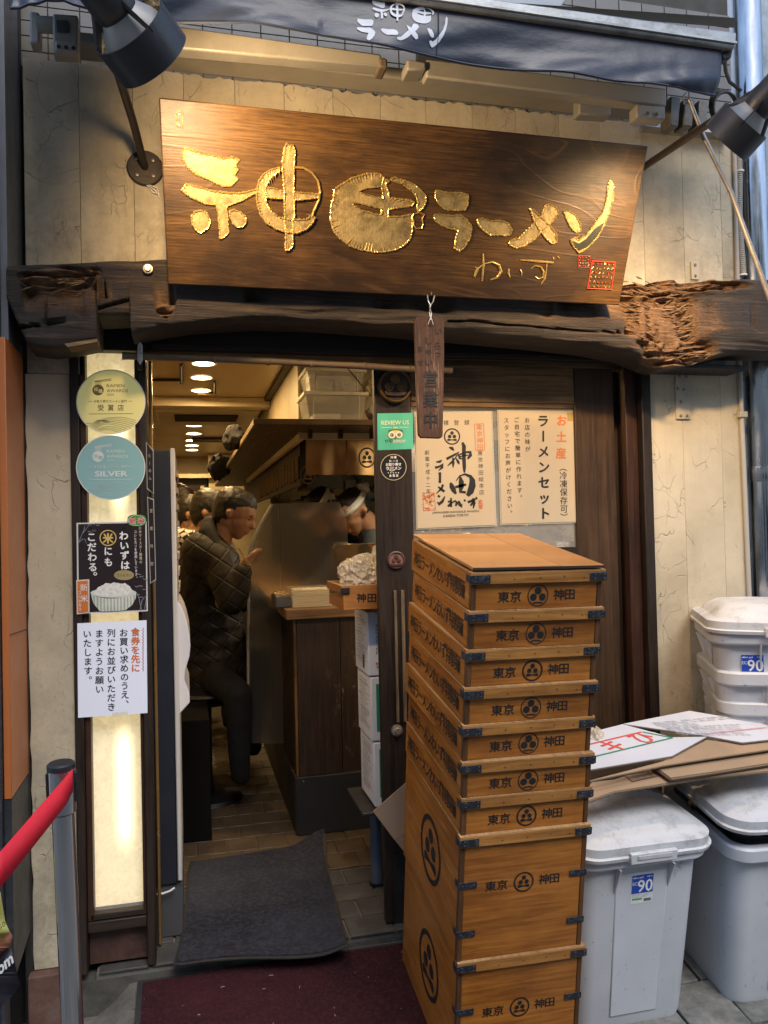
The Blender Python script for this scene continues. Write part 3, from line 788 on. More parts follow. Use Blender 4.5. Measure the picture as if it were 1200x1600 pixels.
mb = MB(); mb.tube([P(668,461,YP), P(669,470,YP), P(673,478,YP-.004), P(671,488,YP), P(673,500,YP-.004)], .0018, 6)
mb.tube([P(679,462,YP), P(677,471,YP), P(671,479,YP), P(674,489,YP), P(673,500,YP-.004)], .0018, 6)
mb.tube([P(673,494,YP-.004), P(669,507,YP-.006), P(677,507,YP-.006), P(673,494,YP-.004)], .0016, 6)
obj('hook', mb, WIRE, pq)
# eye bolt under the sign
obj('eye_hook', MB().tube([P(674,461,-.29), P(674,452,-.275)], .002, 6), WIRE, sign)

# ------------------------------------------------------------------ bamboo pole
YM = -.06
BAMB = wood('old_bamboo', (.07,.045,.028,1), (.28,.20,.12,1), 'x', .45, .8, .25)
bp = thing('bamboo_pole', 'weathered bamboo curtain pole running across the top of the doorway', 'pole', P(190, 556, YM))
A, B = P(191, 556, YM), P(706, 577, YM)
nodes = [0, .07, .26, .42, .55, .72, .86, 1]; mb = MB()
pts, rad = [], []
for i in range(61):
    u = i/60; pts.append(A.lerp(B, u)+V((0,0,.003*math.sin(u*5)))); rad.append(.0115 + .0012*max(0, 1-min(abs(u-q) for q in nodes)*60))
mb.tube(pts, rad, 14); obj('cane', mb, BAMB, bp, smooth=50)
for q in nodes[1:-1]:
    c = A.lerp(B, q); obj('node', MB().lathe([(.0115,-.003),(.0135,-.001),(.0135,.001),(.0115,.003)], c, (B-A), 14), BAMB, bp, smooth=True)
ph = thing('pole_hanger', 'dark upright bracket holding the left end of the bamboo pole', 'bracket', P(219, 580, -.04))
obj('bar', MB().prism([P(214,520,-.05), P(223,520,-.05), P(222,578,-.05), P(215,576,-.05)], (0,.036,0)), DARKWOOD, ph, bev=.002)
tgm = thing('serial_label', 'small white pointed strip label with tiny vertical print on the pole bracket', 'label', P(219, 553, -.08))
obj('strip', MB().prism([P(219,534,-.078), P(223,540,-.078), P(223,563,-.078), P(219,570,-.078), P(215,563,-.078), P(215,540,-.078)], (0,.002,0)), plain('white_tape', (.7,.7,.68,1), .4), tgm)
mb = MB(); pcol(mb, 'COZWAIA', 219, 541, 219, 563, 6, 4.5, -.079, .02); obj('lettering', mb, plain('grey_ink', (.2,.2,.2,1), .6), tgm)
# ------------------------------------------------------------------ interior shell
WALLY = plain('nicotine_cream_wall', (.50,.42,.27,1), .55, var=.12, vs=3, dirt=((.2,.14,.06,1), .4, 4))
CEILM = plain('varnished_cream_ceiling', (.48,.37,.20,1), .35, var=.12, vs=2, dirt=((.2,.12,.05,1), .35, 3))
DARKIN = wood('dark_interior_wood', (.008,.005,.003,1), (.035,.019,.009,1), 'z', .5, 1, .3)
DARKINX = wood('dark_interior_wood_shelf', (.010,.006,.003,1), (.05,.028,.013,1), 'y', .5, 1, .3)
XR, YBK = 2.45, 7.7
def st(name, mb, m, **k): return struct(obj(name, mb, m, **k))
st('interior_left_wall', MB().box(-.62, -.57, .301, YBK, .131, 2.6), WALLY)
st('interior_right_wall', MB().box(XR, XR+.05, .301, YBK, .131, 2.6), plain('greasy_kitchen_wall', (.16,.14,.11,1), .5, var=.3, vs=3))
st('interior_back_wall', MB().box(-.57, XR, YBK, YBK+.05, .131, 2.6), WALLY)
st('ceiling', MB().box(-.57, XR, .20, YBK, 2.452, 2.5), CEILM)
st('roof_slab', MB().box(-.62, 2.6, .31, 8.2, 2.62, 2.75), BACKW)
xb = PZ(447, 573, 2.45).x
# ceiling trims
tr_ = thing('ceiling_trim', 'dark wooden battens and cross beam on the yellow ceiling inside', 'trim', (.2, 2, 2.44))
for i, (a, b) in enumerate((((238,592,2.447),(283,592,2.447)), ((283,568,2.447),(283,598,2.447)), ((309,613,2.447),(337,613,2.447)), ((335,595,2.447),(335,613,2.447)))):
    p, q = PZ(*a), PZ(*b); obj('batten', MB().tube([p+V((0,0,-.006)), q+V((0,0,-.006))], .009, 4), DARKINX, tr_)
p = PZ(330, 627, 2.42); obj('cross_beam', MB().box(-.57, xb+.02, p.y, p.y+.14, 2.385, 2.45), WALLY, tr_, bev=.004)
obj('edge_beam', MB().box(xb-.02, xb+.02, .6, p.y-.002, 2.425, 2.451), DARKINX, tr_)
# bulkhead wall above the shelf
y1 = 1.5
for k in range(60):
    y1 = 1.2+k*.03
    q = V((xb+.004, y1, 2.25))-CAM
    if 600+FPX*q.dot(RT)/q.dot(FW) < 461: break
bh = thing('bulkhead_wall', 'cream painted wall panel above the hanging shelf inside', 'wall', (xb, y1, 2.1))
obj('side_face', MB().box(xb+.022, xb+.05, y1, 5.5, 2.0, 2.45), WALLY, bh)
obj('front_face', MB().box(xb+.051, XR, y1+.001, y1+.03, 2.0, 2.45), WALLY, bh)
obj('corner_moulding', MB().box(xb+.018, xb+.035, y1-.014, y1-.001, 2.0, 2.45), WALLY, bh, bev=.003)
# ceiling lights
LIT = glow('lamp_disc', (1,.86,.5,1), 9); RIM = plain('white_lamp_rim', (.7,.65,.5,1), .5)
spots = [(318,548),(318,568),(315,590),(314,610),(303,664.6),(303,677.5),(301,688),(300,696),(300,703)]
dl = None
for i, (px, py) in enumerate(spots):
    p = PZ(px, py, 2.45); r_ = .058 if i < 4 else .065
    d = thing('ceiling_light', 'round recessed downlight, %s in the row on the yellow ceiling' % ['nearest the bamboo pole', 'second from the door', 'third from the door', 'just before the air conditioner', 'first beyond the air conditioner', 'second beyond the air conditioner', 'third beyond the air conditioner', 'next to last', 'farthest and smallest'][i], 'ceiling light', p, 'ceiling lights in a row inside')
    obj('rim', MB().lathe([(r_,.0),(r_+.012,-.004),(r_+.014,.001)], p, (0,0,1), 20), RIM, d, smooth=True)
    obj('lit_disc', MB().lathe([(0,-.004),(r_,-.003)], p, (0,0,1), 20), LIT, d)
# ceiling air conditioner
acy = PZ(320, 640, 2.41).y
AC = plain('cream_plastic', (.5,.43,.30,1), .45, var=.06)
ac = thing('air_conditioner', 'cream ceiling cassette air conditioner with slatted grille', 'air conditioner', (.1, acy, 2.4))
a = PZ(243, 640, 2.40); b = PZ(405, 645, 2.40)
obj('casing', MB().box(a.x, b.x, acy-.05, acy+.75, 2.385, 2.451), AC, ac, bev=.01)
g0 = PZ(272, 643, 2.384).x; g1 = PZ(375, 643, 2.384).x
for k in range(8):
    obj('grille_slat', MB().box(g0, g1, acy+.08+k*.045, acy+.105+k*.045, 2.376, 2.3845), DARKIN, ac)
v = thing('ceiling_vent', 'small dark slotted vent on the ceiling beyond the air conditioner', 'vent', PZ(340, 687, 2.44))
c = PZ(340, 687, 2.44); obj('grille', MB().box(c.x-.25, c.x+.3, c.y-.1, c.y+.15, 2.43, 2.449), DARKIN, v)
# back of the room: dark cupboard and menu boards
cb = thing('back_cupboard', 'dark brown cupboard and door at the far end of the shop under a pale shelf', 'cupboard', (0, 7.2, .14))
yb = 7.2; a = P(276, 748, yb); b = P(324, 790, yb)
obj('cupboard_body', MB().box(-.5, b.x, yb, YBK, .14, a.z), DARKIN, cb)
obj('pale_shelf', MB().box(-.5, b.x+.1, yb-.1, YBK-.001, a.z+.002, a.z+.05), WALLY, cb)
c = P(316, 763, yb-.006); obj('switch_plate', MB().box(c.x-.02, c.x+.02, yb-.008, yb-.001, c.z-.04, c.z+.03), AC, cb)
c = P(305, 770, yb-.01); obj('knob', MB().ball(c, .018), plain('brass', (.6,.4,.15,1), .3, .9), cb)
mb = MB(); prow(mb, '醤油味噌', 283, 792, 306, 792, 5.5, 6, yb-.005, .03); lt_ = obj('menu_lettering', mb, plain('cream_lettering', (.7,.55,.3,1), .6), cb)
obj('right_back_panel', MB().box(b.x+.02, b.x+.75, yb-.02, yb+.03, .14, 2.45), WALLY, cb)
# hanging shelf over the counter
YS = 1.25; sl_ = P(400, 655, YS); zs = P(400, 664, YS).z
hs = thing('hanging_shelf', 'long dark wooden shelf hung over the counter with storage boxes on it', 'shelf', (sl_.x, YS, zs))
obj('shelf_board', MB().box(sl_.x, 1.6, YS, 6.8, zs, sl_.z), DARKINX, hs, bev=.003)
obj('front_edge', MB().box(sl_.x-.002, 1.6, YS-.012, YS-.001, zs+.002, sl_.z+.002), wood('edge_wood', (.05,.03,.015,1), (.22,.13,.06,1), 'x', .5), hs, bev=.002)
obj('side_edge', MB().box(sl_.x-.012, sl_.x-.001, YS, 6.8, zs+.002, sl_.z+.004), wood('edge_wood_y', (.12,.08,.04,1), (.40,.28,.14,1), 'y', .5), hs, bev=.002)
for k, x in enumerate((.62, .78, .95)):
    obj('bracket', MB().box(x, x+.02, YS+.15, YS+.2, zs-.045, zs-.001), DARKIN, hs)
# things bundled on the shelf at left
BLK = plain('black_cloth', (.012,.011,.011,1), .9, bump=.5)
def crumple(name, c, r, m, par, amp=.35, fr_=6, seed=0, n=56, smooth=180, crease=0):
    mb = MB(); mb.ball((0,0,0), 1, n, n//2); vs = []
    for p in mb.v:
        d = 1+amp*noise.fractal(p*fr_*.35+V((seed,0,0)), 1, 2, 4)
        if crease:
            f_ = noise.voronoi(p*crease+V((seed,0,0)))[0]; d -= .42*min(f_[1]-f_[0], .30)-.06
            f_ = noise.voronoi(p*crease*2.3+V((seed,4,0)))[0]; d -= .16*min(f_[1]-f_[0], .30)
        else: d += amp*.5*abs(noise.noise(p*fr_+V((0,seed,0))))
        vs.append(V((c[0]+p.x*d*r[0], c[1]+p.y*d*r[1], c[2]+p.z*d*r[2])))
    mb.v = vs
    return obj(name, mb, m, par, smooth=smooth)
for (px, py, Y, r_, lab) in ((367, 684, 2.4, .075, 'black bundle of clothes stored on the near left end of the hanging shelf'), (343, 730, 4.2, .10, 'black bag stored at the far left end of the hanging shelf')):
    c = P(px, py, Y); o = crumple('clothes_bundle', (c.x, c.y, c.z), (r_*.9, r_*1.6, r_), BLK, None, .34, 2.6, seed=px)
    tag(o, lab, 'bundle')
# plastic storage boxes
def clear(name, col, alpha, rough=.25):
    if name in _m: return _m[name]
    m = bpy.data.materials.new(name); m.use_nodes = True; b = m.node_tree.nodes['Principled BSDF']
    b.inputs['Base Color'].default_value = col; b.inputs['Alpha'].default_value = alpha; b.inputs['Roughness'].default_value = rough
    _m[name] = m; return m
TUB = clear('milky_plastic', (.75,.72,.62,1), .38); LID = clear('milky_plastic_lid', (.8,.76,.62,1), .75)
WPAPER = plain('white_card', (.7,.68,.62,1), .6)
def tub(lab, x0, y0, x1, y1, Y, dep):
    a, b = P(x0, y0, Y), P(x1, y1, Y)
    th = thing('storage_box', lab, 'storage box', ((a.x+b.x)/2, Y+dep/2, b.z), 'clear plastic storage boxes on the shelf')
    h = a.z-b.z; mb = MB(); s_ = .02
    B = [(a.x+s_, Y+s_), (b.x-s_, Y+s_), (b.x-s_, Y+dep-s_), (a.x+s_, Y+dep-s_)]; T = [(a.x, Y), (b.x, Y), (b.x, Y+dep), (a.x, Y+dep)]
    mb.add([(x, y, b.z+.001) for x, y in B]+[(x, y, a.z-.02) for x, y in T], [(0,1,2,3), (0,1,5,4), (1,2,6,5), (2,3,7,6), (3,0,4,7)])
    obj('tub', mb, TUB, th)
    obj('lid', MB().box(a.x-.012, b.x+.012, Y-.012, Y+dep+.01, a.z-.02, a.z), LID, th, bev=.005)
    for u in (.12, .88):
        x = a.x+(b.x-a.x)*u; obj('rib', MB().prism([(x-.002, Y-.004, a.z-.022), (x+.002, Y-.004, a.z-.022), (x+.002, Y+s_-.004, b.z), (x-.002, Y+s_-.004, b.z)], (0,.003,0)), LID, th)
    return a, b
a, b = tub('lower milky plastic storage box, nearly empty, on the shelf', 478, 611, 573, 655, YS+.03, .28)
o = obj('paper_stack', MB().box(a.x+.05, b.x-.12, YS+.1, YS+.25, b.z+.004, b.z+.035), WPAPER, None); tag(o, 'low stack of white papers inside the lower plastic storage box', 'papers')
a, b = tub('upper milky plastic storage box full of small white cartons, on the shelf', 480, 574, 570, 611, YS+.04, .26)
for k in range(7):
    u = [.02,.02,.14,.5,.14,.5,.16][k]; w_ = [.10,.10,.34,.42,.36,.44,.7][k]; z0 = [.0,.045,.0,.0,.028,.028,.056][k]
    xa = a.x+.01+(b.x-a.x-.02)*u; xw = (b.x-a.x-.03)*w_
    o = obj('small_carton', MB().box(xa, xa+xw-.004, YS+.075+.002*k, YS+.2, b.z+.004+z0, b.z+.028+z0+(.015 if k < 2 else 0)), WPAPER, None, bev=.001)
    tag(o, ['small white carton standing lowest at the left inside the upper storage box','small white carton standing above another at the left inside the upper storage box','bottom left flat white carton inside the upper storage box','bottom right flat white carton inside the upper storage box','middle left flat white carton inside the upper storage box','middle right flat white carton inside the upper storage box','long top white carton lying over the others in the upper storage box'][k], 'carton', 'small cartons in the upper storage box')
    mb = MB(); L = V((xa+xw*.15, YS+.074+.002*k, b.z+.008+z0)); fit(mb, ['中国茶','HACCP','10枚入','箸袋','お弁当','Tea','レンゲ'][k], L, L+V((xw*.6,0,0)), V((0,0,.012)), .01); obj('print', mb, INK, o)
c = P(582, 602, YS+.05); o = crumple('paper_bag', (c.x+.02, c.y+.05, c.z), (.05,.06,.05), plain('cream_paper_bag', (.6,.5,.32,1), .7), None, .2); tag(o, 'crumpled cream paper bag beside the storage boxes on the shelf', 'paper bag')
c = P(583, 643, YS+.05); o = crumple('white_cloth', (c.x+.02, c.y+.05, c.z-.0), (.045,.06,.035), plain('white_towel', (.65,.6,.5,1), .9), None, .2, seed=4); tag(o, 'folded white cloth tucked at the right end of the shelf', 'cloth')
o = obj('cable', MB().tube([P(540,572,1.2), P(552,586,1.2), P(562,598,1.2), P(568,605,1.19), P(569,613,1.19)], .003, 6), INK); tag(o, 'thin black cable hanging in front of the storage boxes', 'cable')
# dark fascia and shop curtain under the shelf
YN = 1.75
TAN = NT('tan_hemp_cloth'); n1 = TAN.noise(4, detail=6); wv = TAN.noise(120, detail=2)
TAN.set(col=TAN.ramp(n1, [(.3, (.26,.14,.05,1)), (.7, (.50,.29,.11,1))]), rough=.9); TAN.bump(wv, .4, .002); TANM = TAN.m
no = thing('noren_curtain', 'short tan shop curtain with black ball emblem hanging under the shelf inside', 'curtain', P(530, 700, YN))
obj('rod', MB().tube([P(470, 681, YN), P(640, 684, YN)], .007, 8), DARKIN, no)
def cloth_panel(x0, x1, yt, yb_, seed):
    def fn(u, v):
        x = x0+(x1-x0)*u; top = yt + 9*math.sin(math.pi*((u*2) % 1))**.5*(1 if v < .02 else 1-v*0)*(1-v)
        y = top+(yb_-top)*v
        p = P(x, y, YN); p.y += .012*math.sin(u*9+seed)*v + .006*noise.noise(V((u*5, v*3, seed))); return p
    return MB().grid(fn, 24, 16)
obj('cloth_panel', cloth_panel(478, 540, 677, 742, 1), TANM, no, smooth=True)
obj('cloth_panel', cloth_panel(542, 612, 677, 742, 2.2), TANM, no, smooth=True)
for px in (482, 508, 539, 574): obj('loop', MB().prism([P(px-3,676,YN-.01), P(px+3,676,YN-.01), P(px+3,686,YN-.008), P(px-3,686,YN-.008)], (0,.02,0)), TANM, no)
mb = MB(); c = P(573.5, 715, YN-.03); emblem(mb, c, P(587,715,YN-.03)-c, P(573.5,699,YN-.03)-c, 1); obj('emblem', mb, INK, no)
# menu plank rail deeper along the shelf
xm = P(466, 735, 1.9).x
mr = thing('menu_rail', 'long dark board of wooden menu plaques receding above the kitchen counter', 'menu board', (xm, 1.9, 1.8))
zt = P(466, 708, 1.9).z; zb_ = P(466, 752, 1.9).z
obj('backing_board', MB().box(xm+.012, xm+.03, 1.9, 6.5, zb_-.02, zt+.12), DARKIN, mr)
PLQ = wood('menu_plank_wood', (.07,.04,.018,1), (.20,.12,.05,1), 'z', .6)
for k in range(16):
    y0 = 1.92+.17*k; pq_ = obj('menu_plank', MB().box(xm, xm+.011, y0, y0+.13, zb_+rng.uniform(0,.02), zt-rng.uniform(0,.03)), PLQ, mr, bev=.002)
    if k < 9:
        mb = MB()
        for q, ch in enumerate(['特製麺','醤油味','味噌味','塩味玉','餃子大','半飯丼','替玉麺','冷奴小','生麦酒'][k]):
            em(mb, ch, V((xm-.001, y0+.065, zt-.06-q*.07)), V((0,-.06,0)), V((0,0,.06)), .01)
        obj('lettering', mb, INK, pq_)
em_ = thing('round_wooden_crest', 'round wooden crest ring with emblem, half hidden by the tan curtain', 'crest', P(480, 742, 1.85))
mb = MB(); c = P(481, 742, 1.85); emblem(mb, c, V((.045,0,0)), V((0,0,.055)), 1); obj('crest', mb, PLQ, em_)
obj('dark_fascia', MB().box(xm+.031, XR, 1.9, 1.93, zb_+.05, zs-.001), DARKIN, mr)

# ------------------------------------------------------------------ counter
YC = .95; ctl, ctr = P(463, 968, YC), P(566, 968, YC)
xc0, xc1 = P(463, 1200, YC).x, P(566, 1200, YC).x
zc = P(463, 967, YC).z; zt = P(463, 951, YC).z; zk = P(463, 1214, YC).z
ctm = thing('counter', 'worn dark wooden counter end with thick top board and grey metal kick box', 'counter', ((xc0+xc1)/2, YC, .14))
CTOP = wood('counter_top_wood', (.10,.055,.024,1), (.33,.19,.085,1), 'x', .4, .8, .2, coat=.15)
CFRONT = wood('scuffed_counter_front', (.012,.007,.004,1), (.045,.022,.010,1), 'z', .5, .8, .3)
t = NT('scuffed_counter_boards')
n1 = t.noise(5, t.map((14,14,1)), detail=8); sc1 = t.noise(22, t.map((1,1,.5)), detail=10, rough=.85)
sp = t.n('ShaderNodeSeparateXYZ'); t.l(t.raw, sp.inputs[0])
m_ = t.math('MULTIPLY', t.rng(sc1, .56, .62), t.math('MULTIPLY', t.rng(sp.outputs['X'], xc0-.5*(xc0+xc1)+.12, .5*(xc1-xc0)-.05), t.math('MULTIPLY', t.rng(sp.outputs['Z'], .28, .42), t.rng(sp.outputs['Z'], .9, .7))))
c = t.mix(m_, t.ramp(n1, [(.3, (.014,.008,.005,1)), (.7, (.05,.026,.013,1))]), (.26,.17,.09,1))
t.set(col=c, rough=.5); t.bump(n1, .3, .003); CF = t.m
obj('top_board', MB().prism([(xc0-.035, YC-.03, zc), (xc1+.3, YC-.03, zc), (xc1+.3, YC-.03, zt), (xc0-.035, YC-.03, zt)], (0, 5.2, 0)), CTOP, ctm, bev=.004)
xq = P(533, 1100, YC).x
obj('front_board', MB().box(xc0+.014, xq, YC+.001, YC+.02, zk, zc-.001), CF, ctm, bev=.001)
obj('front_board', MB().box(xq+.003, xc1+.25, YC+.001, YC+.02, zk, zc-.001), CF, ctm, bev=.001)
obj('corner_strip', MB().box(xc0, xc0+.012, YC-.004, YC+.02, zk, zc-.001), wood('pale_corner_strip', (.07,.035,.014,1), (.24,.13,.05,1), 'z', .5, wear=(.02,.012,.008,1), wearamt=.8), ctm, bev=.002)
obj('side_boards', MB().box(xc0+.001, xc0+.02, YC+.021, 6, .139, zc-.001), CFRONT, ctm)
obj('kick_box', MB().box(xc0-.004, xc1+.25, YC-.012, YC+.0, .14, zk-.001), plain('grey_sheet_metal', (.035,.036,.038,1), .5, .4, .25, 4, .2), ctm, bev=.002)
obj('kick_box', MB().box(xc0-.006, xc0, YC+.001, YC+1.6, .14, zk-.001), plain('grey_sheet_metal', (.06,.062,.065,1), .45, .5, .25, 4, .2), ctm)
obj('floor_screw', MB().ball((xc0+.03, YC-.013, zk-.02), .004, 8, 6), SCREW, ctm)

# corrugated divider sheet standing beside the counter
YD2 = 1.32
t = NT('corrugated_translucent_sheet'); t.set(col=(.50,.47,.42,1), trans=.93, rough=.32, ior=1.15); DIV = t.m
dv_ = thing('divider_sheet', 'translucent corrugated plastic divider with a chamfered corner and taped edge, on the counter end', 'divider', P(460, 1000, YD2))
out = [(387,1162),(387,872),(393,848),(424,787),(470,784),(530,784),(540,805),(542,835),(543,918),(436,945),(435,1162)]
w0 = P(387, 900, YD2).x; w1 = P(543, 900, YD2).x; nx = 150
def sheet_top(px): return interp([(387,872),(393,848),(424,787),(530,784),(540,805),(543,830)], px)
mb = MB(); cols = []
for i in range(nx+1):
    px = 387+156*i/nx; yt = sheet_top(px); yb2 = 1162 if px < 436 else 934
    off_ = .0009*math.sin(i*math.pi/1.5)
    a = P(px, yt, YD2); b = P(px, yb2, YD2); cols.append((a, b, off_))
for (a, b, o_) in cols: mb.v += [V((a.x, YD2+o_, a.z)), V((a.x, YD2+o_, b.z))]
for i in range(nx):
    if abs(cols[i][1].z-cols[i+1][1].z) > .1: 
        continue
    mb.f.append((2*i, 2*i+1, 2*i+3, 2*i+2)); mb.mi.append(0)
obj('sheet', mb, DIV, dv_, smooth=70)
obj('taped_edge', MB().tube([P(388,1160,YD2), P(388,920,YD2), P(388,872,YD2), P(394,848,YD2), P(408,818,YD2), P(425,788,YD2)], .0075, 6), plain('grey_tape', (.34,.32,.28,1), .6, bump=.8, bs=30), dv_)
# things on the counter end
o = thing('napkin_stack', 'stack of pale paper napkins in a clear box on the counter end', 'napkins', P(487, 940, .98))
a, b = P(457, 912, .98), P(519, 938, .98); z0 = zt+.002
PN = plain('cream_napkin', (.62,.52,.33,1), .8)
for k in range(9):
    obj('napkin_layer', MB().box(a.x+rng.uniform(0,.006), b.x-rng.uniform(0,.006), .985+rng.uniform(0,.004), 1.12, z0+k*.009, z0+k*.009+.0075), PN, o)
obj('clear_box', MB().box(a.x-.006, b.x+.006, .978, 1.13, z0-.001, z0+.088), clear('thin_clear_plastic', (.9,.85,.7,1), .18, .1), o)
o = thing('chopstick_tray', 'narrow steel tray of chopsticks beside the napkins on the counter', 'tray', P(440, 935, 1.02))
a, b = P(431, 913, 1.02), P(455, 934, 1.02)
obj('tray', MB().box(a.x, b.x, 1.02, 1.24, z0, z0+.05), plain('dull_steel', (.22,.21,.2,1), .35, .8), o, bev=.002)
for k in range(5): obj('chopstick', MB().box(a.x+.006+k*.012, a.x+.013+k*.012, 1.03, 1.23, z0+.051, z0+.058), plain('pale_chopstick_wood', (.5,.36,.18,1), .6), o)
o = thing('steel_pot', 'large steel stock pot behind the divider, beside the cook', 'pot', P(548, 900, 1.7))
c = P(549, 905, 1.7); obj('pot_body', MB().lathe([(0,.0),(.10,.0),(.10,.17),(.105,.175),(.095,.175),(.09,.16)], (c.x+.01,1.72,c.z+.02), (0,0,1), 28), plain('brushed_steel', (.35,.30,.22,1), .35, .85), o, smooth=50)
o = thing('bamboo_basket', 'small woven bamboo basket edge beside the right door stile', 'basket', P(592, 850, 1.2))
c = P(597, 858, 1.2); obj('bowl', MB().lathe([(.02,-.03),(.06,-.01),(.075,.03),(.07,.03),(.055,-.005)], c, (0,0,1), 24), wood('woven_bamboo', (.25,.16,.06,1), (.6,.42,.2,1), 'x', .6), o, smooth=40)
# stock cartons on a stand behind the door, and wooden tray with bag
yk = .24
STD = thing('carton_stand', 'grey stand with a round blue grey post under the white cartons', 'stand', P(590, 1410, yk+.1))
c0 = P(592, 1412, .34); ztab = P(583, 1268, yk).z
obj('post', MB().tube([(c0.x, .36, .14), (c0.x, .36, ztab-.012)], .024, 18), plain('blue_grey_post', (.10,.125,.17,1), .35, .3), STD, smooth=50)
obj('base', MB().lathe([(0,0),(.03,0),(.032,.01),(0,.01)], (c0.x, .36, .1395), (0,0,1), 24), IRON, STD)
obj('table_plate', MB().box(P(566,1268,yk).x, P(566,1268,yk).x+.36, yk-.01, yk+.30, ztab-.012, ztab-.0), plain('black_plate', (.03,.03,.032,1), .5), STD, bev=.003)
CART = plain('white_carton', (.68,.70,.74,1), .55, var=.05)
GREENP = plain('green_print', (.03,.22,.13,1), .6); REDPR = plain('red_print', (.55,.07,.05,1), .6); GREYP = plain('grey_print', (.25,.24,.26,1), .7); BRPR = plain('brown_print', (.12,.05,.03,1), .7)
cw = .33
ys_ = [(957, 1057, 574), (1059, 1159, 579), (1161, 1262, 584)]
labs = ['top white noodle carton with black brush lettering, under the wooden tray', 'middle white carton with a green printed border, behind the sliding door', 'lowest white carton with a green printed border, on the grey stand']
for k in (2, 1, 0):
    yt_, yb_, px = ys_[k]; a, b = P(px, yt_, yk), P(px, yb_, yk)
    cth = thing('carton', labs[k], 'carton', (a.x+cw/2, yk+.12, b.z), 'white cartons stacked behind the door')
    obj('box', MB().box(a.x, a.x+cw, yk, yk+.24, b.z+.001, a.z), CART, cth, bev=.003)
    h = a.z-b.z; xs_ = a.x-.0008
    mb = MB(); r_ = random.Random(k)
    for i in range(15):
        z = a.z-h*(.12+.052*i); y0 = yk+.02+.01*r_.random(); 
        if i % 4 == 1: mb.add([(xs_, yk+.02, z), (xs_, yk+.22, z), (xs_, yk+.22, z+.0015), (xs_, yk+.02, z+.0015)], [(0,1,2,3)])
        fit(mb, r_.choice(['名称生中華麺','原材料名小麦粉','内容量','保存方法冷蔵','製造者株式会社','賞味期限']), V((xs_, yk+.21-.03*r_.random(), z)), V((xs_, yk+.03+.08*r_.random(), z)), V((0,0,.008)))
    obj('side_print', mb, GREYP, cth)
    yf = yk-.001
    if k == 0:
        mb = MB(); pcol(mb, 'すみやきかつだれ', 588.5, 978, 590, 1020, 6, 6, yf, .015); obj('brush_lettering', mb, INK, cth)
        mb = MB(); prow(mb, '業務', 589, 1037, 594, 1037, 4, 4, yf, .04); em(mb, 'ア', P(590,1043,yf), V((.015,0,0)), V((0,0,.015)), .05); obj('red_lettering', mb, REDPR, cth)
        obj('barcode_patch', MB().box(xs_-.0002, xs_, yk+.07, yk+.10, b.z+.02, b.z+.07), BRPR, cth)
    else:
        x0_ = a.x+.02; x1_ = a.x+cw-.02; z0_ = b.z+.035; z1_ = a.z-.025
        def frame(i, w_, m, nm): 
            for (p, q, r__, s_) in ((x0_+i, x0_+i+w_, z0_+i, z1_-i), (x1_-i-w_, x1_-i, z0_+i, z1_-i), (x0_+i+w_, x1_-i-w_, z1_-i-w_, z1_-i)):
                obj(nm, MB().add([(p,yf,r__),(q,yf,r__),(q,yf,s_),(p,yf,s_)], [(0,1,2,3)]), m, cth)
        frame(0, .012, GREENP, 'green_border'); frame(.017, .003, GREENP, 'green_line')
        obj('red_border', MB().add([(x0_+.013,yf-.0003,z0_),(x1_,yf-.0003,z0_),(x1_,yf-.0003,z0_+.012),(x0_+.013,yf-.0003,z0_+.012)], [(0,1,2,3)]), REDPR, cth)
# wooden tray with a bag
yt2 = .14
TRW = wood('orange_tray_wood', (.20,.075,.018,1), (.46,.20,.055,1), 'x', .45, .8, .2, coat=.15)
a, b = P(536, 915, yt2), P(536, 954, yt2); bk = P(515, 906, yt2+.3)
tt = thing('wooden_tray', 'orange wooden noodle tray with black brushed characters on top of the white cartons', 'tray', (a.x+.2, yt2+.15, b.z))
x0_, x1_, z0_, z1_ = a.x, a.x+.42, b.z, a.z; dp = .30
obj('front_board', MB().box(x0_, x1_, yt2, yt2+.012, z0_, z1_), TRW, tt, bev=.002)
obj('side_board', MB().box(x0_, x0_+.012, yt2+.0125, yt2+dp-.0125, z0_, z1_), TRW, tt, bev=.002)
obj('side_board', MB().box(x1_-.012, x1_, yt2+.0125, yt2+dp-.0125, z0_, z1_), TRW, tt, bev=.002)
obj('back_board', MB().box(x0_, x1_, yt2+dp-.012, yt2+dp, z0_, z1_), TRW, tt, bev=.002)
obj('rail', MB().box(x0_-.008, x0_-.0005, yt2-.006, yt2+dp, z1_-.03, z1_), TRW, tt, bev=.002)
obj('bottom_board', MB().box(x0_+.0125, x1_-.0125, yt2+.0125, yt2+dp-.0125, z0_, z0_+.008), TRW, tt)
obj('corner_iron', MB().box(x0_-.010, x0_+.022, yt2-.008, yt2-.0005, z1_-.028, z1_-.008), IRON, tt, bev=.001)
mb = MB(); prow(mb, '神田', 565, 934, 581, 934, 16, 15, yt2-.0012, .03); obj('lettering', mb, INK, tt)
BAG = clear('thin_white_plastic', (.72,.64,.50,1), .60, .22)
c = P(566, 893, .28)
bg_ = crumple('plastic_bag', (c.x+.005, .29, z0_+.10), (.095,.10,.095), BAG, None, .22, 4, 3, 130, 50, 3.2); tag(bg_, 'crumpled white plastic bags heaped in the orange wooden tray', 'plastic bag')
bg2 = crumple('plastic_bag', (c.x+.12, .30, z0_+.12), (.11,.10,.11), BAG, None, .22, 4, 8, 130, 50, 3.0); tag(bg2, 'taller crumpled white plastic bag in the tray, against the door stile', 'plastic bag')

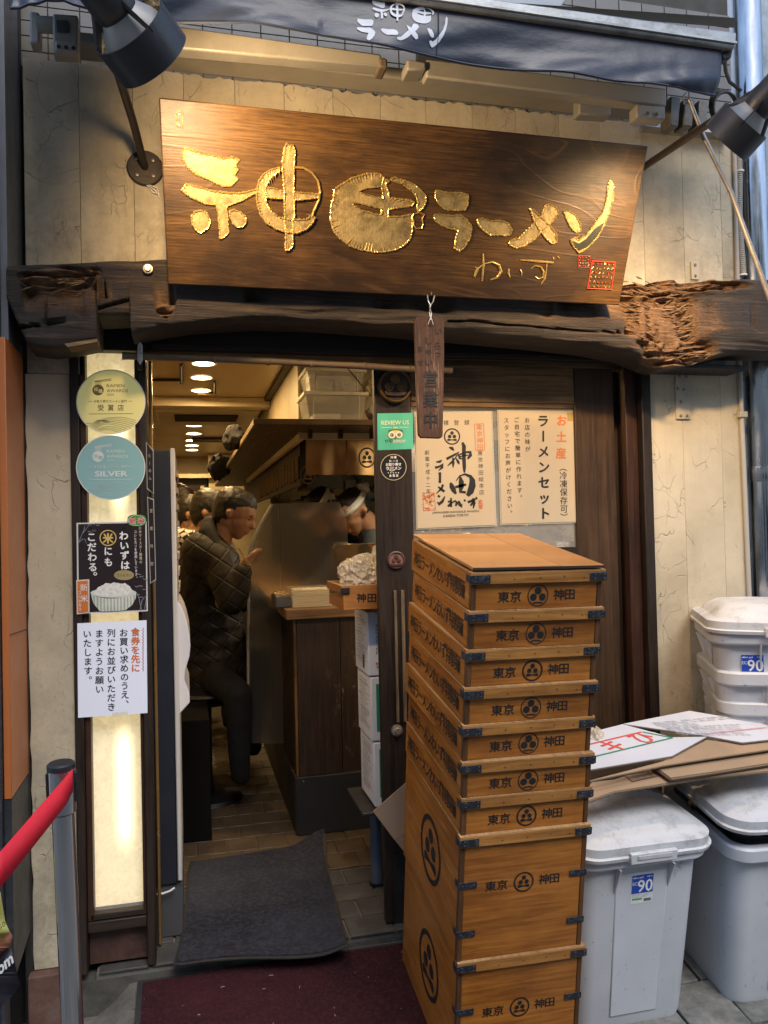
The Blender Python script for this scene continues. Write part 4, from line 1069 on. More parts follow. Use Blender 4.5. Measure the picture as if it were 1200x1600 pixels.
# ------------------------------------------------------------------ ticket machine (seen from its side)
NAVY = plain('navy_painted_steel', (.018,.021,.032,1), .4, .2, .15, 3, dirt=((.05,.05,.05,1),.3,5)); OFFW = plain('off_white_panel', (.52,.50,.47,1), .4, var=.06)
tm = thing('ticket_machine', 'tall navy ticket vending machine seen from the side, with a white bulging front', 'vending machine', (-.15, .16, .14))
y0_ = .15; xa, xb_, xc_ = -.34, X(267, y0_), X(275, y0_)
zt_, zb_ = P(268, 703, y0_).z, P(268, 1382, y0_).z
obj('cabinet', MB().box(xa, xb_, y0_, .62, zb_, zt_), NAVY, tm, bev=.004)
obj('front_panel', MB().box(xb_+.0005, xc_, y0_-.006, .62, zb_+.01, zt_+.006), OFFW, tm, bev=.004)
prof_ = [(275,938),(281,944),(287,956),(291,968),(296,990),(297.5,1010),(296,1026),(293,1035),(289,1050),(288,1062),(296,1084),(296.5,1098),(275,1122)]
obj('coin_bulge', MB().prism([P(x, y, y0_+.01) for x, y in prof_], (0,.42,0)), plain('white_plastic', (.62,.60,.60,1), .35, var=.04), tm, bev=.003)
obj('foot', MB().box(xa, xc_, y0_+.01, .6, .14, zb_-.002), plain('dark_grey_foot', (.06,.06,.065,1), .6), tm, bev=.004)
for k in range(9):
    z = P(278, 735+k*26, y0_).z; obj('button_card', MB().box(xc_+.0005, xc_+.008, y0_+.02+.012*(k % 2), y0_+.4, z-.02, z), plain('tan_card', (.3,.22,.13,1), .6), tm)
o = thing('wet_floor_cable', 'white cable looped round the foot of the ticket machine', 'cable', (-.1,.14,.2)); obj('wire', MB().tube([P(244,1397,.14), P(255,1396,.138), P(266,1392,.138), P(273,1387,.14)], .0035, 8), plain('white_cable', (.7,.7,.68,1), .4), o)
# brass edged glass strip at the doorway's left
bs = thing('door_edge_strip', 'brassy vertical door edge at the left of the doorway, behind the stickers', 'door edge', (-.11,.1,.14))
obj('strip', MB().box(X(236,.1), X(241,.1), .10, .13, .145, 2.10), plain('brassy_wood', (.25,.15,.05,1), .25, .4), bs, bev=.003)

# ------------------------------------------------------------------ kitchen clutter
STEEL = plain('brushed_steel', (.35,.30,.22,1), .35, .85)
kd = thing('kitchen_hood', 'steel extractor hood hanging in the kitchen behind the cooks', 'extractor hood', P(515, 750, 3.3))
a, b = P(503, 738, 3.3), P(533, 762, 3.3)
obj('hood', MB().prism([(a.x,3.3,a.z),(b.x,3.3,a.z),(b.x+.02,3.3,b.z),(a.x-.12,3.3,b.z),(a.x-.10,3.3,b.z+.03)], (0,.6,0)), plain('pale_kitchen_steel', (.4,.42,.38,1), .4, .5), kd)
kw = thing('kitchen_wall_units', 'pale kitchen wall with shelves and appliances seen under the curtain', 'kitchen units', P(570, 780, 3.6))
KW = plain('pale_green_kitchen_wall', (.22,.24,.20,1), .5, var=.3, vs=6, dirt=((.08,.06,.04,1), .6, 6))
a, b = P(535, 700, 3.6), P(640, 950, 3.6)
obj('wall_panel', MB().box(a.x, b.x, 3.6, 3.64, .14, 2.44), KW, kw)
for (x0, y0, x1, y1, m, nm) in ((540,750,556,775,plain('cream_appliance', (.5,.48,.36,1), .5),'cabinet'), (566,760,586,776,plain('pale_grey_box', (.35,.36,.33,1), .5),'meter_box'), (568,776,585,787,plain('blue_grey_unit', (.2,.27,.3,1), .5),'wall_unit'), (577,779,584,784,plain('blue_screen', (.02,.06,.2,1), .3),'display'), (547,815,561,850,plain('notice_sheet', (.5,.5,.45,1), .6),'notice'), (549,818,557,832,plain('notice_print', (.25,.05,.03,1), .6),'notice_picture'), (535,742,547,752,STEEL,'rack')):
    p, q = P(x0, y0, 3.58), P(x1, y1, 3.58); dd = .003*len(nm); obj(nm, MB().box(p.x, q.x, 3.597-dd-(0.03 if nm in('display','notice_picture') else 0), 3.599-(0.03 if nm in('display','notice_picture') else 0), q.z, p.z), m, kw)
for k in range(6):
    pts = [P(552+k*5, 742+k*3, 3.5), P(560+k*4, 757+k*2, 3.5), P(575+k*2, 762, 3.5), P(585, 770-k*4, 3.5)]; obj('hanging_cable', MB().tube(pts, .005, 5), INK, kw)
kb = thing('kitchen_bench', 'dark kitchen bench with shelf seen in shadow behind the divider', 'bench', (1.6,2.6,.14))
obj('bench', MB().box(1.0, XR-.01, 2.75, 3.5, .14, 1.0), DARKIN, kb)
obj('back_shelf', MB().box(P(470,760,3.0).x, P(535,760,3.0).x, 3.0, 3.5, P(470,775,3).z-.02, P(470,775,3).z), DARKIN, kb)
dk = thing('dark_storage_box', 'black box standing on the floor by the customers stools', 'box', (0,1.2,.14))
a, b = P(270, 1100, 1.25), P(325, 1100, 1.25)
obj('box', MB().box(a.x-.2, b.x, 1.0, 2.0, .14, P(325,1105,1.25).z), plain('black_plastic', (.006,.0055,.005,1), .95, spec=.1), dk, bev=.006)

# ------------------------------------------------------------------ people
def body(name, caps, m, par, vox=.010, sm_=4, extra=None):
    """one continuous surface grown over tapered limbs; caps = chains of (px,py,plane,r) or ellipsoids"""
    mb = MB()
    for ch in caps:
        if ch[0] == 'e':
            _, c, r_ = ch[:3]; mb.ball(c, r_, 20, 12)
        else:
            pts = [(P(*q[:3]) if abs(q[0]) > 20 else V(q[:3])) for q in ch]; rs = [q[-1] for q in ch]
            for (a, ra), (b, rb) in zip(zip(pts[:-1], rs[:-1]), zip(pts[1:], rs[1:])):
                n = max(2, int((a-b).length/(min(ra, rb)*.35)))
                for k in range(n+1): mb.ball(a.lerp(b, k/n), ra+(rb-ra)*k/n, 12, 8)
    o = obj(name, mb, m, par, smooth=True)
    md = o.modifiers.new('remesh', 'REMESH'); md.mode = 'VOXEL'; md.voxel_size = vox; md.use_smooth_shade = True
    s_ = o.modifiers.new('smooth', 'SMOOTH'); s_.iterations = sm_; s_.factor = .5
    return o
SKIN = plain('skin', (.40,.21,.12,1), .5, var=.08, vs=6); 
HAIR = NT('black_hair'); hn = HAIR.noise(8, HAIR.map((4,4,30)), detail=6); HAIR.set(col=HAIR.ramp(hn, [(.3,(.006,.005,.004,1)),(.7,(.035,.025,.018,1))]), rough=.45); HAIR.bump(hn, .8, .004); HAIRM = HAIR.m
q = NT('quilted_jacket')
def wave(rot):
    mp = q.map((1,1,1), rot=(0, rot, 0)); s = q.n('ShaderNodeSeparateXYZ'); q.l(mp, s.inputs[0])
    fr_ = q.math('FRACT', q.math('MULTIPLY', s.outputs['X'], 14)); return q.math('ABSOLUTE', q.math('SUBTRACT', fr_, .5))
h1 = q.math('MAXIMUM', wave(R(55)), wave(R(-40))); seam = q.rng(h1, .40, .5, 1, 0)
q.set(col=q.mix(q.math('MULTIPLY', seam, .45), (.014,.010,.007,1), q.ramp(q.noise(6), [(.3,(.026,.020,.013,1)),(.7,(.055,.043,.027,1))])), rough=.62, spec=.4)
q.bump(q.math('ADD', seam, q.math('MULTIPLY', q.noise(12, detail=4), .8)), .6, .006); QUILT = q.m
def head(par, c, k, face, lean=0, hairline=True):
    """head whose face looks towards direction `face` (unit vector in plan); k = scale (1 = 23 cm)"""
    f = V(face).normalized(); up_ = V((0,0,1)); f = (f*math.cos(lean)-up_*math.sin(lean)).normalized(); s_ = f.cross(up_).normalized(); u = s_.cross(f).normalized(); c = V(c)
    Q = lambda a, b, d: c + (f*a + s_*b + u*d)*k
    L = [[(*Q(-.025,0,.035), .088*k), (*Q(.02,0,.030), .082*k)], [(*Q(.035,0,-.02), .066*k), (*Q(.045,0,-.065), .045*k), (*Q(.055,0,-.088), .030*k)],
         [(*Q(-.02,0,-.04), .062*k), (*Q(.01,0,-.07), .045*k)], [(*Q(.06,.03,-.015), .028*k), (*Q(.06,-.03,-.015), .028*k)],
         [(*Q(.095,0,.005), .012*k), (*Q(.112,0,-.028), .0145*k)], [(*Q(.088,.028,.022), .014*k), (*Q(.092,0,.024), .014*k), (*Q(.088,-.028,.022), .014*k)],
         [(*Q(.092,.014,-.058), .009*k), (*Q(.096,0,-.056), .010*k), (*Q(.092,-.014,-.058), .009*k)], [(*Q(.088,.012,-.070), .010*k), (*Q(.091,0,-.071), .010*k), (*Q(.088,-.012,-.070), .010*k)]]
    for sd in (1, -1): L.append([(*Q(-.012,sd*.080,.010), .012*k), (*Q(-.018,sd*.088,.0), .016*k), (*Q(-.010,sd*.082,-.022), .010*k)])
    return L, Q
def eyes(par, Q, k):
    for sd in (1, -1):
        e = MB(); e.ball(Q(.078, sd*.032, .002), (.012*k,.012*k,.008*k), 10, 8); obj('eye', e, INK, par, smooth=True)
        b_ = MB(); b_.tube([Q(.094, sd*.012, .024), Q(.096, sd*.03, .031), Q(.086, sd*.05, .024)], .004*k, 6); obj('eyebrow', b_, HAIRM, par)
def hand(par_caps, w_, d, u, s_, k=1.0, curl=.8):
    """palm + four curled fingers + thumb as limb chains. w_ wrist, d pointing direction, u back-of-hand normal, s_ thumb side"""
    w_, d, u, s_ = V(w_), V(d).normalized(), V(u).normalized(), V(s_).normalized(); C_ = []
    for j in range(4):
        b = w_ + d*.085*k + s_*(.030-.020*j)*k; C_.append([(*(w_+s_*(.012-.01*j)*k), .016*k), (*b, .0115*k)])
        L = [.040,.045,.042,.034][j]*k; p1 = b + d*L*math.cos(.4*curl) - u*L*math.sin(.4*curl); p2 = p1 + d*L*.6*math.cos(1.4*curl) - u*L*.6*math.sin(1.4*curl)
        p3 = p2 + d*L*.5*math.cos(2.2*curl) - u*L*.5*math.sin(2.2*curl); C_.append([(*b, .0105*k), (*p1, .0095*k), (*p2, .0085*k), (*p3, .007*k)])
    t0 = w_ + d*.02*k + s_*.022*k; t1 = t0 + (d*.7+s_*.6)*.045*k - u*.01*k; t2 = t1 + (d*.9+s_*.05)*.03*k - u*.012*k
    C_.append([(*t0, .014*k), (*t1, .0105*k), (*t2, .0085*k)]); return C_
# customer in the quilted jacket
YCu = 1.50; kp = 1.0
cu = thing('person', 'customer in a dark quilted jacket leaning forward over his bowl with chopsticks', 'person', P(330, 1060, YCu))
cu['category'] = 'person'
hc = P(367, 803, YCu); HL, Q = head(cu, hc, 1.0, (.97,-.22,0), .42)
hw = P(383, 880, 1.30); dirh = (P(396,868,1.32)-hw).normalized()
caps = HL + [[(348,828,YCu+.02,.060),(332,858,YCu+.05,.085)], [(330,865,1.56,.13),(322,950,1.6,.15),(325,1050,1.6,.155)], [(350,940,1.34,.045),(383,880,1.30,.024)]]
caps += hand(None, hw, dirh, (0,-.5,.8), (.1,-.6,.5), .9, 1.5)
cs = body('skin', caps, SKIN, cu, .0065, 2)
eyes(cu, Q, 1.0)
jk = body('jacket', [[(334,846,1.53,.080),(324,872,1.56,.148),(318,930,1.60,.190),(326,1000,1.60,.195),(330,1045,1.60,.20)],
   [(318,868,1.48,.125),(345,880,1.42,.100),(352,905,1.36,.086),(362,938,1.31,.074),(372,925,1.30,.060),(380,893,1.30,.044)],
   [(318,862,1.68,.10),(372,920,1.76,.08)]], QUILT, cu, .010, 3)
o = body('collar', [[(328,822,1.52,.050),(324,836,1.47,.052),(336,853,1.41,.036),(350,872,1.40,.032)], [(329,820,1.56,.05),(332,826,1.6,.05)]], BLK, cu, .008)
def hair_shell(par, Q, k, cut=None):
    """cap of hair over the skull: leaves the face and ear side free"""
    mb = MB()
    for ch in ([(-.034,0,.042,.092),(.012,0,.052,.081),(.030,0,.066,.064)], [(-.046,0,.012,.080),(-.052,0,-.02,.064),(-.050,0,-.045,.048)], [(-.035,.042,.012,.045),(-.030,.05,-.01,.034)], [(-.035,-.042,.012,.045),(-.030,-.05,-.01,.034)]):
        for (a, b) in zip(ch[:-1], ch[1:]):
            for i in range(7):
                t_ = i/6; v_ = [a[j]+(b[j]-a[j])*t_ for j in range(4)]; mb.ball(Q(*v_[:3]), v_[3]*k, 12, 8)
    o = obj('hair', mb, HAIRM, par, smooth=True)
    md = o.modifiers.new('remesh', 'REMESH'); md.mode = 'VOXEL'; md.voxel_size = .008; md.use_smooth_shade = True
    md = o.modifiers.new('smooth', 'SMOOTH'); md.iterations = 2
    tx = bpy.data.textures.new('hair_clumps', 'CLOUDS'); tx.noise_scale = .025
    md = o.modifiers.new('displace', 'DISPLACE'); md.texture = tx; md.strength = .010; md.mid_level = .5
    return o
hair_shell(cu, Q, 1.0)
body('trousers', [[(325,1040,1.60,.15),(345,1065,1.42,.085),(372,1085,1.25,.07),(374,1180,1.28,.055),(376,1210,1.30,.05)], [(325,1045,1.66,.14),(350,1068,1.7,.08),(378,1085,1.62,.07),(380,1170,1.62,.055)]], plain('dark_trousers', (.005,.005,.006,1), .9), cu, .014)
cp = thing('chopsticks', 'pair of chopsticks held in the customers hand', 'chopsticks', P(380,862,1.28))
for dx in (0, 1.6): obj('stick', MB().tube([P(372+dx,856,1.30), P(388+dx*2,884,1.27)], [.0030,.0018], 6), plain('pale_chopstick_wood', (.5,.36,.18,1), .6), cp)
sto = thing('stool', 'round dark bar stool with a pale steel rim under the customer in the quilted jacket', 'stool', P(330,1065,1.6))
sc_ = P(322, 1066, 1.6)
obj('seat', MB().lathe([(0,.0),(.17,.0),(.175,.02),(.17,.04),(0,.045)], (sc_.x, 1.6, sc_.z-.045), (0,0,1), 28), BLK, sto, smooth=40)
obj('rim', MB().lathe([(.172,.0),(.182,.004),(.182,.014),(.172,.018)], (sc_.x, 1.6, sc_.z-.055), (0,0,1), 28), plain('worn_steel', (.45,.40,.33,1), .4, .8), sto, smooth=40)
obj('post', MB().tube([(sc_.x,1.6,.16),(sc_.x,1.6,sc_.z-.05)], .025, 12), IRON, sto); obj('foot_plate', MB().lathe([(0,.0),(.18,.0),(.17,.02),(.03,.03)], (sc_.x,1.6,.139), (0,0,1), 28), IRON, sto, smooth=40)
# customers behind
def other(lab, hx_, hy_, Y, coat, face, scale=1.0, scarf=False, lean=.3):
    th = thing('person', lab, 'person', P(hx_, hy_+230, Y)); c = P(hx_, hy_, Y); HL, Q = head(th, c, scale, face, lean)
    k_ = scale; b = c-V((0,0,.16))
    caps = HL + [[(c.x-.02, Y, c.z-.07, .06), (c.x-.05, Y+.02, c.z-.20, .09)], [(c.x-.06, Y+.02, c.z-.30, .13), (c.x-.07, Y+.02, c.z-.72, .14)]]
    body('skin', caps, SKIN, th, .011); hair_shell(th, Q, scale*1.04); eyes(th, Q, scale)
    body('coat', [[(c.x-.05, Y+.02, c.z-.20, .10), (c.x-.07, Y+.02, c.z-.34, .18), (c.x-.09, Y+.02, c.z-.75, .19)], [(c.x-.05, Y-.16, c.z-.27, .075), (c.x+.02, Y-.22, c.z-.52, .06), (c.x+.25, Y-.16, c.z-.48, .05)], [(c.x-.05, Y+.18, c.z-.27, .075), (c.x+.25, Y+.2, c.z-.48, .05)]], coat, th, .014)
    body('legs', [[(c.x-.05, Y-.1, c.z-.82, .09), (c.x+.25, Y-.1, c.z-.82, .07), (c.x+.2, Y-.1, .30, .05)], [(c.x-.05, Y+.12, c.z-.82, .09), (c.x+.25, Y+.12, c.z-.82, .07), (c.x+.2, Y+.12, .30, .05)]], BLK, th, .02)
    if scarf:
        s = NT('black_white_check'); ck = s.n('ShaderNodeTexChecker'); ck.inputs['Scale'].default_value = 26; s.l(s.map((1,1,1), rot=(.3,.6,.2)), ck.inputs[0]); ck.inputs[1].default_value = (.6,.57,.5,1); ck.inputs[2].default_value = (.012,.012,.012,1)
        s.set(col=ck.outputs[0], rough=.9)
        body('scarf', [[(c.x-.12, Y-.05, c.z-.12, .06), (c.x-.05, Y-.12, c.z-.15, .065), (c.x+.06, Y-.10, c.z-.15, .055), (c.x+.08, Y+.02, c.z-.14, .05)], [(c.x-.10, Y-.10, c.z-.16, .055), (c.x+.0, Y-.14, c.z-.24, .05)]], s.m, th, .010)
    return th
MAROON = plain('maroon_coat', (.09,.022,.022,1), .7, bump=.4, bs=12)
other('customer with dark hair seated behind the man in the quilted jacket', 331, 803, 2.0, BLK, (.95,-.3,0), 1.05)
other('customer in a maroon coat with a black and white checked scarf, farther inside', 302, 806, 2.7, MAROON, (.9,-.2,0), 1.0, True)
other('customer whose dark hair shows just right of the ticket machine', 281, 785, 3.4, MAROON, (.6,-.7,0), 1.0)
# cook
ck = thing('person', 'cook in a black shirt and knotted white headband bending over behind the divider', 'person', P(570, 1000, 2.2))
YK = 2.2; hc = P(553, 800, YK); HL, Q = head(ck, hc, 1.12, (-.92,-.35,0), .62)
caps = HL + [[(566,806,YK,.062),(582,826,YK+.03,.075),(600,850,YK+.05,.12),(604,930,YK+.1,.14),(604,1010,YK+.1,.14)], [(590,862,YK-.18,.055),(566,925,YK-.2,.042),(550,960,YK-.28,.033)]]
caps += hand(None, P(550,960,YK-.28), (-.7,-.3,-.6), (-.4,-.3,.8), (.0,-.9,.3), 1.0)
body('skin', caps, SKIN, ck, .0085, 2); eyes(ck, Q, 1.12)
mbh = hair_shell(ck, Q, 1.05)
TSH = plain('black_tshirt', (.016,.018,.022,1), .8, bump=.4, bs=10)
body('shirt', [[(580,835,YK+.03,.085),(600,862,YK+.06,.16),(604,930,YK+.1,.18),(604,1010,YK+.1,.18)], [(592,850,YK-.14,.10),(578,885,YK-.2,.075),(572,905,YK-.2,.062)]], TSH, ck, .012)
WH = plain('white_towelling', (.72,.70,.63,1), .9, bump=.8, bs=40)
mb = MB(); pts = []
for k in range(25):
    a = 2*math.pi*k/24; pts.append(Q(-.012+.098*math.cos(a), .090*math.sin(a), .050-.020*math.cos(a)))
mb.tube(pts, .015, 8, caps=False); mb.tube([p+V((-.006,0,.018)) for p in pts], .013, 8, caps=False)
obj('headband', mb, WH, ck, smooth=True)
kn = Q(-.112, -.03, .085); crumple('headband_knot', kn, (.04,.04,.035), WH, ck, .4, 7, 2, 24)
c2 = thing('person', 'second cook with a white headband, mostly hidden behind the divider', 'person', P(505, 1000, 2.5))
hc = P(503, 795, 2.5); HL, Q2 = head(c2, hc, 1.0, (-.9,-.3,0), .6)
body('skin', HL+[[(hc.x+.05,2.5,hc.z-.06,.06),(hc.x+.10,2.5,hc.z-.22,.10)], [(hc.x+.12,2.52,hc.z-.3,.13),(hc.x+.12,2.55,hc.z-.75,.14)]], SKIN, c2, .010); hair_shell(c2, Q2, 1.03); eyes(c2, Q2, 1.0)
body('shirt', [[(hc.x+.10,2.5,hc.z-.2,.10),(hc.x+.12,2.52,hc.z-.32,.18),(hc.x+.12,2.55,hc.z-.8,.19)], [(hc.x+.1,2.34,hc.z-.26,.08),(hc.x-.05,2.3,hc.z-.5,.06),(hc.x-.25,2.3,hc.z-.55,.04)]], TSH, c2, .014)
pts = [Q2(.012+.104*math.cos(2*math.pi*k/24), .092*math.sin(2*math.pi*k/24), .055-.035*math.cos(2*math.pi*k/24)) for k in range(25)]
obj('headband', MB().tube(pts, .02, 8, caps=False), WH, c2, smooth=True); crumple('headband_knot', P(512,777,2.45), (.045,.04,.035), WH, c2, .4, 7, 5, 24)
for (p, lab) in ((( 570,1000), ''),): pass
# ------------------------------------------------------------------ stickers and posters
def quad(name, cs, pl, m, par, th=.0012, lift=0):
    return obj(name, MB().prism([P(x, y, pl) for x, y in cs], (0, th, 0)), m, par)
def sheet(name, lab, cat, cs, pl, m, group=None, th=.0012):
    cx = sum(c[0] for c in cs)/4; cy = max(c[1] for c in cs)
    t_ = thing(name, lab, cat, P(cx, cy, pl), group); quad('sheet', cs, pl, m, t_, th); return t_
def flat(name, mb, m, par): return obj(name, mb, m, par)
def ell(mb, cx, cy, rx_, ry_, pl, n=40, inner=None):
    a = [P(cx+rx_*math.cos(2*math.pi*k/n), cy+ry_*math.sin(2*math.pi*k/n), pl) for k in range(n)]
    if inner is None: mb.sheet(a)
    else:
        b = [P(cx+rx_*inner*math.cos(2*math.pi*k/n), cy+ry_*inner*math.sin(2*math.pi*k/n), pl) for k in range(n)]
        mb.add(a+b, [(k, (k+1) % n, n+(k+1) % n, n+k) for k in range(n)])
def line(mb, pts, w_, pl):
    pts = [(p if len(p) == 3 else (p[0], p[1], 1)) for p in pts]; vs = []
    for i, (x, y, k) in enumerate(pts):
        a = pts[max(i-1, 0)]; b = pts[min(i+1, len(pts)-1)]; dx, dy = b[0]-a[0], b[1]-a[1]; L = math.hypot(dx, dy) or 1
        nx, ny = -dy/L*w_*k/2, dx/L*w_*k/2; vs += [P(x+nx, y+ny, pl), P(x-nx, y-ny, pl)]
    mb.add(vs, [(2*i, 2*i+1, 2*i+3, 2*i+2) for i in range(len(pts)-1)])
def area(mb, cs, pl): 
    vs, fs = shape([cs]); mb.add([P(x, y, pl) for x, y in vs], fs)
YF = -.0135
# award stickers
def award(cy, base, inkc, lab, txt_small, big, silver):
    th = thing('award_sticker', lab, 'sticker', P(173, cy+50, YF))
    mb = MB(); mb.prism([P(173+54.3*math.cos(2*math.pi*k/64), cy+50.7*math.sin(2*math.pi*k/64), YF) for k in range(64)], (0, .001, 0)); obj('disc', mb, base, th)
    o = cy-628; z = YF-.0008; mb = MB()
    pfit(mb, 'RAMEN', 166.7, 605+o, 194.5, 605+o, 4.8, z); pfit(mb, 'AWARDS', 166.7, 612.8+o, 200, 612.8+o, 4.8, z); pfit(mb, '2024', 167, 618.2+o, 178, 618.2+o, 3, z)
    prow(mb, txt_small, 148.5, 627+o, 196, 627+o, 4.6, 4.8, z, .01)
    line(mb, [(138,627.3+o),(144,627.2+o)], .6, z); line(mb, [(200.5,627+o),(206.5,626.8+o)], .6, z); line(mb, [(138.8,646.8+o),(207.8,646.2+o)], .7, z)
    if silver: pfit(mb, big, 148.3, 744.5, 198.8, 744, 8, z, .035)
    else: prow(mb, big, 157.4, 637, 188.6, 636.8, 10.5, 10.5, z, .01)
    line(mb, [(148,595.5+o),(174,592+o)], 1.0, z); line(mb, [(148,596.5+o),(174,594.5+o)], .8, z)
    for k in range(6): line(mb, [(148.6+k*1.8,596+o),(148.6+k*1.8,602+o)], .6, z)
    ell(mb, 153.2, 609.3+o if not silver else 713.3, 8.9, 8.4, z)
    flat('print', mb, inkc, th)
    mb = MB(); prow(mb, '拉麺', 150, 608+o if not silver else 712, 157, 611+o if not silver else 715, 6.5, 6.5, z-.0006, .01); flat('bowl_lettering', mb, base, th)
    mb = MB(); r_ = random.Random(5)
    for j in range(9):
        pts = []
        for i in range(31):
            x = 131+84*i/30; yb_ = 657+o + 5*math.sin((x-120)/14.5+j*.16) + j*2.6 - 4*math.exp(-((x-162)/14)**2)*(1 if j < 6 else .5)
            if ((x-173)/53)**2+((yb_-cy)/49.3)**2 < 1: pts.append((x, yb_))
        if len(pts) > 2: line(mb, pts, .55, z)
    for j in range(5): line(mb, [(155+j*2+9*math.cos(a), 663+o+6.5*math.sin(a)) for a in [math.pi+.35*q for q in range(9)]], .5, z)
    flat('wave_drawing', mb, inkc if not silver else plain('pale_teal_ink', (.42,.58,.56,1), .6), th)
    mb = MB(); ell(mb, 173, cy, 54.3, 50.7, z, 64, .972); flat('rim', mb, plain('sticker_rim', (.62,.64,.60,1), .5), th)
def film(name, col, em_):
    t = NT(name); t.set(col=col, rough=.3, em=col, es=em_); return t.m  # faint glow added in the sheet's own colour, as if backlit
award(628, film('pale_yellow_film', (.55,.50,.20,1), .16), plain('olive_ink', (.11,.10,.045,1), .6), 'round pale yellow ramen award sticker, upper of the two on the glowing window', 'お取り寄せラーメン部門', '受賞店', False)
award(730.5, film('teal_film', (.19,.34,.34,1), .10), plain('silver_white_ink', (.62,.68,.66,1), .5), 'round teal silver award sticker, lower of the two on the glowing window', '店主が選ぶラーメン部門', 'SILVER', True)
# rice poster
rp_ = sheet('rice_poster', 'black poster of a rice bowl with white brush lettering on the glowing window', 'poster', [(119.5,817),(229,814.5),(231,955),(121,960)], YF, plain('poster_white', (.62,.62,.60,1), .35))
z = YF-.0012; quad('dark_field', [(122,819),(227,817),(229,952.5),(123.5,957)], z, plain('poster_brown_black', (.022,.013,.014,1), .3), rp_, .0008)
z -= .0008; mb = MB()
pcol(mb, 'わいずは', 193.5, 837, 195.5, 883, 15, 15, z, .04); pcol(mb, 'にも', 169, 861, 169.5, 878, 14, 15, z, .04); pcol(mb, 'こだわる', 142.8, 839, 145, 886, 15, 15, z, .04); ell(mb, 148.8, 896.6, 2.9, 2.7, z, 16, .55)
pcol(mb, 'コシヒカリを使用しています。', 211.3, 831, 213, 903, 4.6, 5.3, z, .01)
flat('white_lettering', mb, WHITE_INK, rp_)
mb = MB(); pcol(mb, 'お米マイスター推奨の', 218.8, 825, 220, 878, 4.8, 5.5, z, .01); flat('cream_lettering', mb, plain('cream_ink', (.6,.52,.3,1), .6), rp_)
mb = MB(); em(mb, '米', P(168.8,841,z), P(176.5,841,z)-P(159.5,841,z), P(168.8,832.5,z)-P(168.8,849.5,z), .05); ell(mb, 168.8, 840.5, 13.3, 12.6, z, 36, .88); flat('gold_lettering', mb, plain('gold_ink', (.62,.45,.12,1), .5), rp_)
mb = MB(); ell(mb, 193.8, 898.6, 15.6, 7.8, z); flat('gold_oval', mb, plain('dull_gold_ink', (.30,.25,.11,1), .5), rp_)
mb = MB(); prow(mb, 'コシヒカリ', 184, 898.8, 204, 898.4, 4.8, 4.8, z-.0005, .02); flat('oval_lettering', mb, plain('brown_ink', (.12,.08,.03,1), .6), rp_)
mb = MB()
for pts in ([(122,850,.3),(128,835,1),(138,822,.6)], [(123,846,.5),(131,829,1),(133,820,.4)], [(123,848),(129,842),(133,843),(135,850,.4)], [(229,930,.3),(222,938,1),(219,952,1)], [(221,953,1),(217,934,1),(214,926,.3)], [(226,952),(228,940),(229,928,.4)]): line(mb, pts, .9, z)
for cx, cy in ((140,831),(147,829),(153,821),(140,820),(148,818.5),(217,897),(221,901),(227,905),(214,917),(220,916),(226,921),(215,929),(221,933)):
    for q in range(4): ell(mb, cx+(q-1.5)*1.6, cy+rng.uniform(-.9,.9), .9, .6, z, 6)
flat('rice_plants', mb, plain('grey_blue_ink', (.22,.26,.30,1), .6), rp_)
bc = NT('printed_bowl'); gx = bc.n('ShaderNodeSeparateXYZ'); bc.l(bc.raw, gx.inputs[0]); wv = bc.math('SINE', bc.math('MULTIPLY', gx.outputs['X'], 620)); bc.set(col=bc.ramp(bc.math('ADD', bc.math('MULTIPLY', wv, .25), bc.noise(20)), [(.3, (.30,.33,.27,1)), (.8, (.62,.64,.56,1))]), rough=.4)
mb = MB(); z2 = z-.0004; area(mb, [(141.3,926),(150,932),(165,935),(180,935),(200,932),(213,925),(212,935),(206,946),(196,953.3),(190,954.2),(160,955.6),(156,955),(146,943)], z2); flat('bowl', mb, bc.m, rp_)
mb = MB(); ell(mb, 177.3, 926.5, 36, 7.5, z2-.0003); flat('bowl_rim', mb, plain('bowl_rim_print', (.55,.58,.52,1), .5), rp_)
mb = MB(); area(mb, jag([(146,927),(150,921),(158,915),(164,911.5),(172,912),(180,910),(188,912),(194,911),(200,914),(204,918),(208,924),(200,929),(180,932.5),(160,931)], 1.0, 1.6, 4), z2-.0006)
flat('rice_heap', mb, plain('printed_rice', (.66,.66,.60,1), .6, var=.25, vs=90), rp_)
# new-rice stickers
gs = thing('new_rice_sticker', 'small green oval sticker with red characters on the top right of the rice poster', 'sticker', P(213.5, 822, YF))
z = YF-.0035; mb = MB(); out = [(213.7+14.6*math.copysign(abs(math.cos(a))**.6, math.cos(a)), 813.2+9*math.copysign(abs(math.sin(a))**.7, math.sin(a))) for a in [2*math.pi*k/40 for k in range(40)]]
mb.prism([P(x, y, z) for x, y in out], (0, .001, 0)); obj('oval', mb, plain('leaf_green_print', (.05,.22,.025,1), .4, var=.4, vs=30), gs)
mb = MB(); ell(mb, 213.7, 813.2, 13.4, 8.0, z-.0005, 40, .94); flat('white_line', mb, WHITE_INK, gs)
mb = MB(); prow(mb, '新米', 207.3, 814.2, 219.6, 813.8, 10.8, 10.8, z-.0008, .085); flat('lettering_edge', mb, WHITE_INK, gs)
mb = MB(); prow(mb, '新米', 207.3, 814.2, 219.6, 813.8, 10.5, 10.5, z-.0012, .03); flat('red_lettering', mb, INKR, gs)
os_ = sheet('orange_sticker', 'small orange vertical sticker with white brushed characters on the lower left of the rice poster', 'sticker', [(119,906.5),(139.5,905),(140,957.5),(120,960)], YF-.0035, plain('sticker_pale_edge', (.6,.5,.4,1), .5))
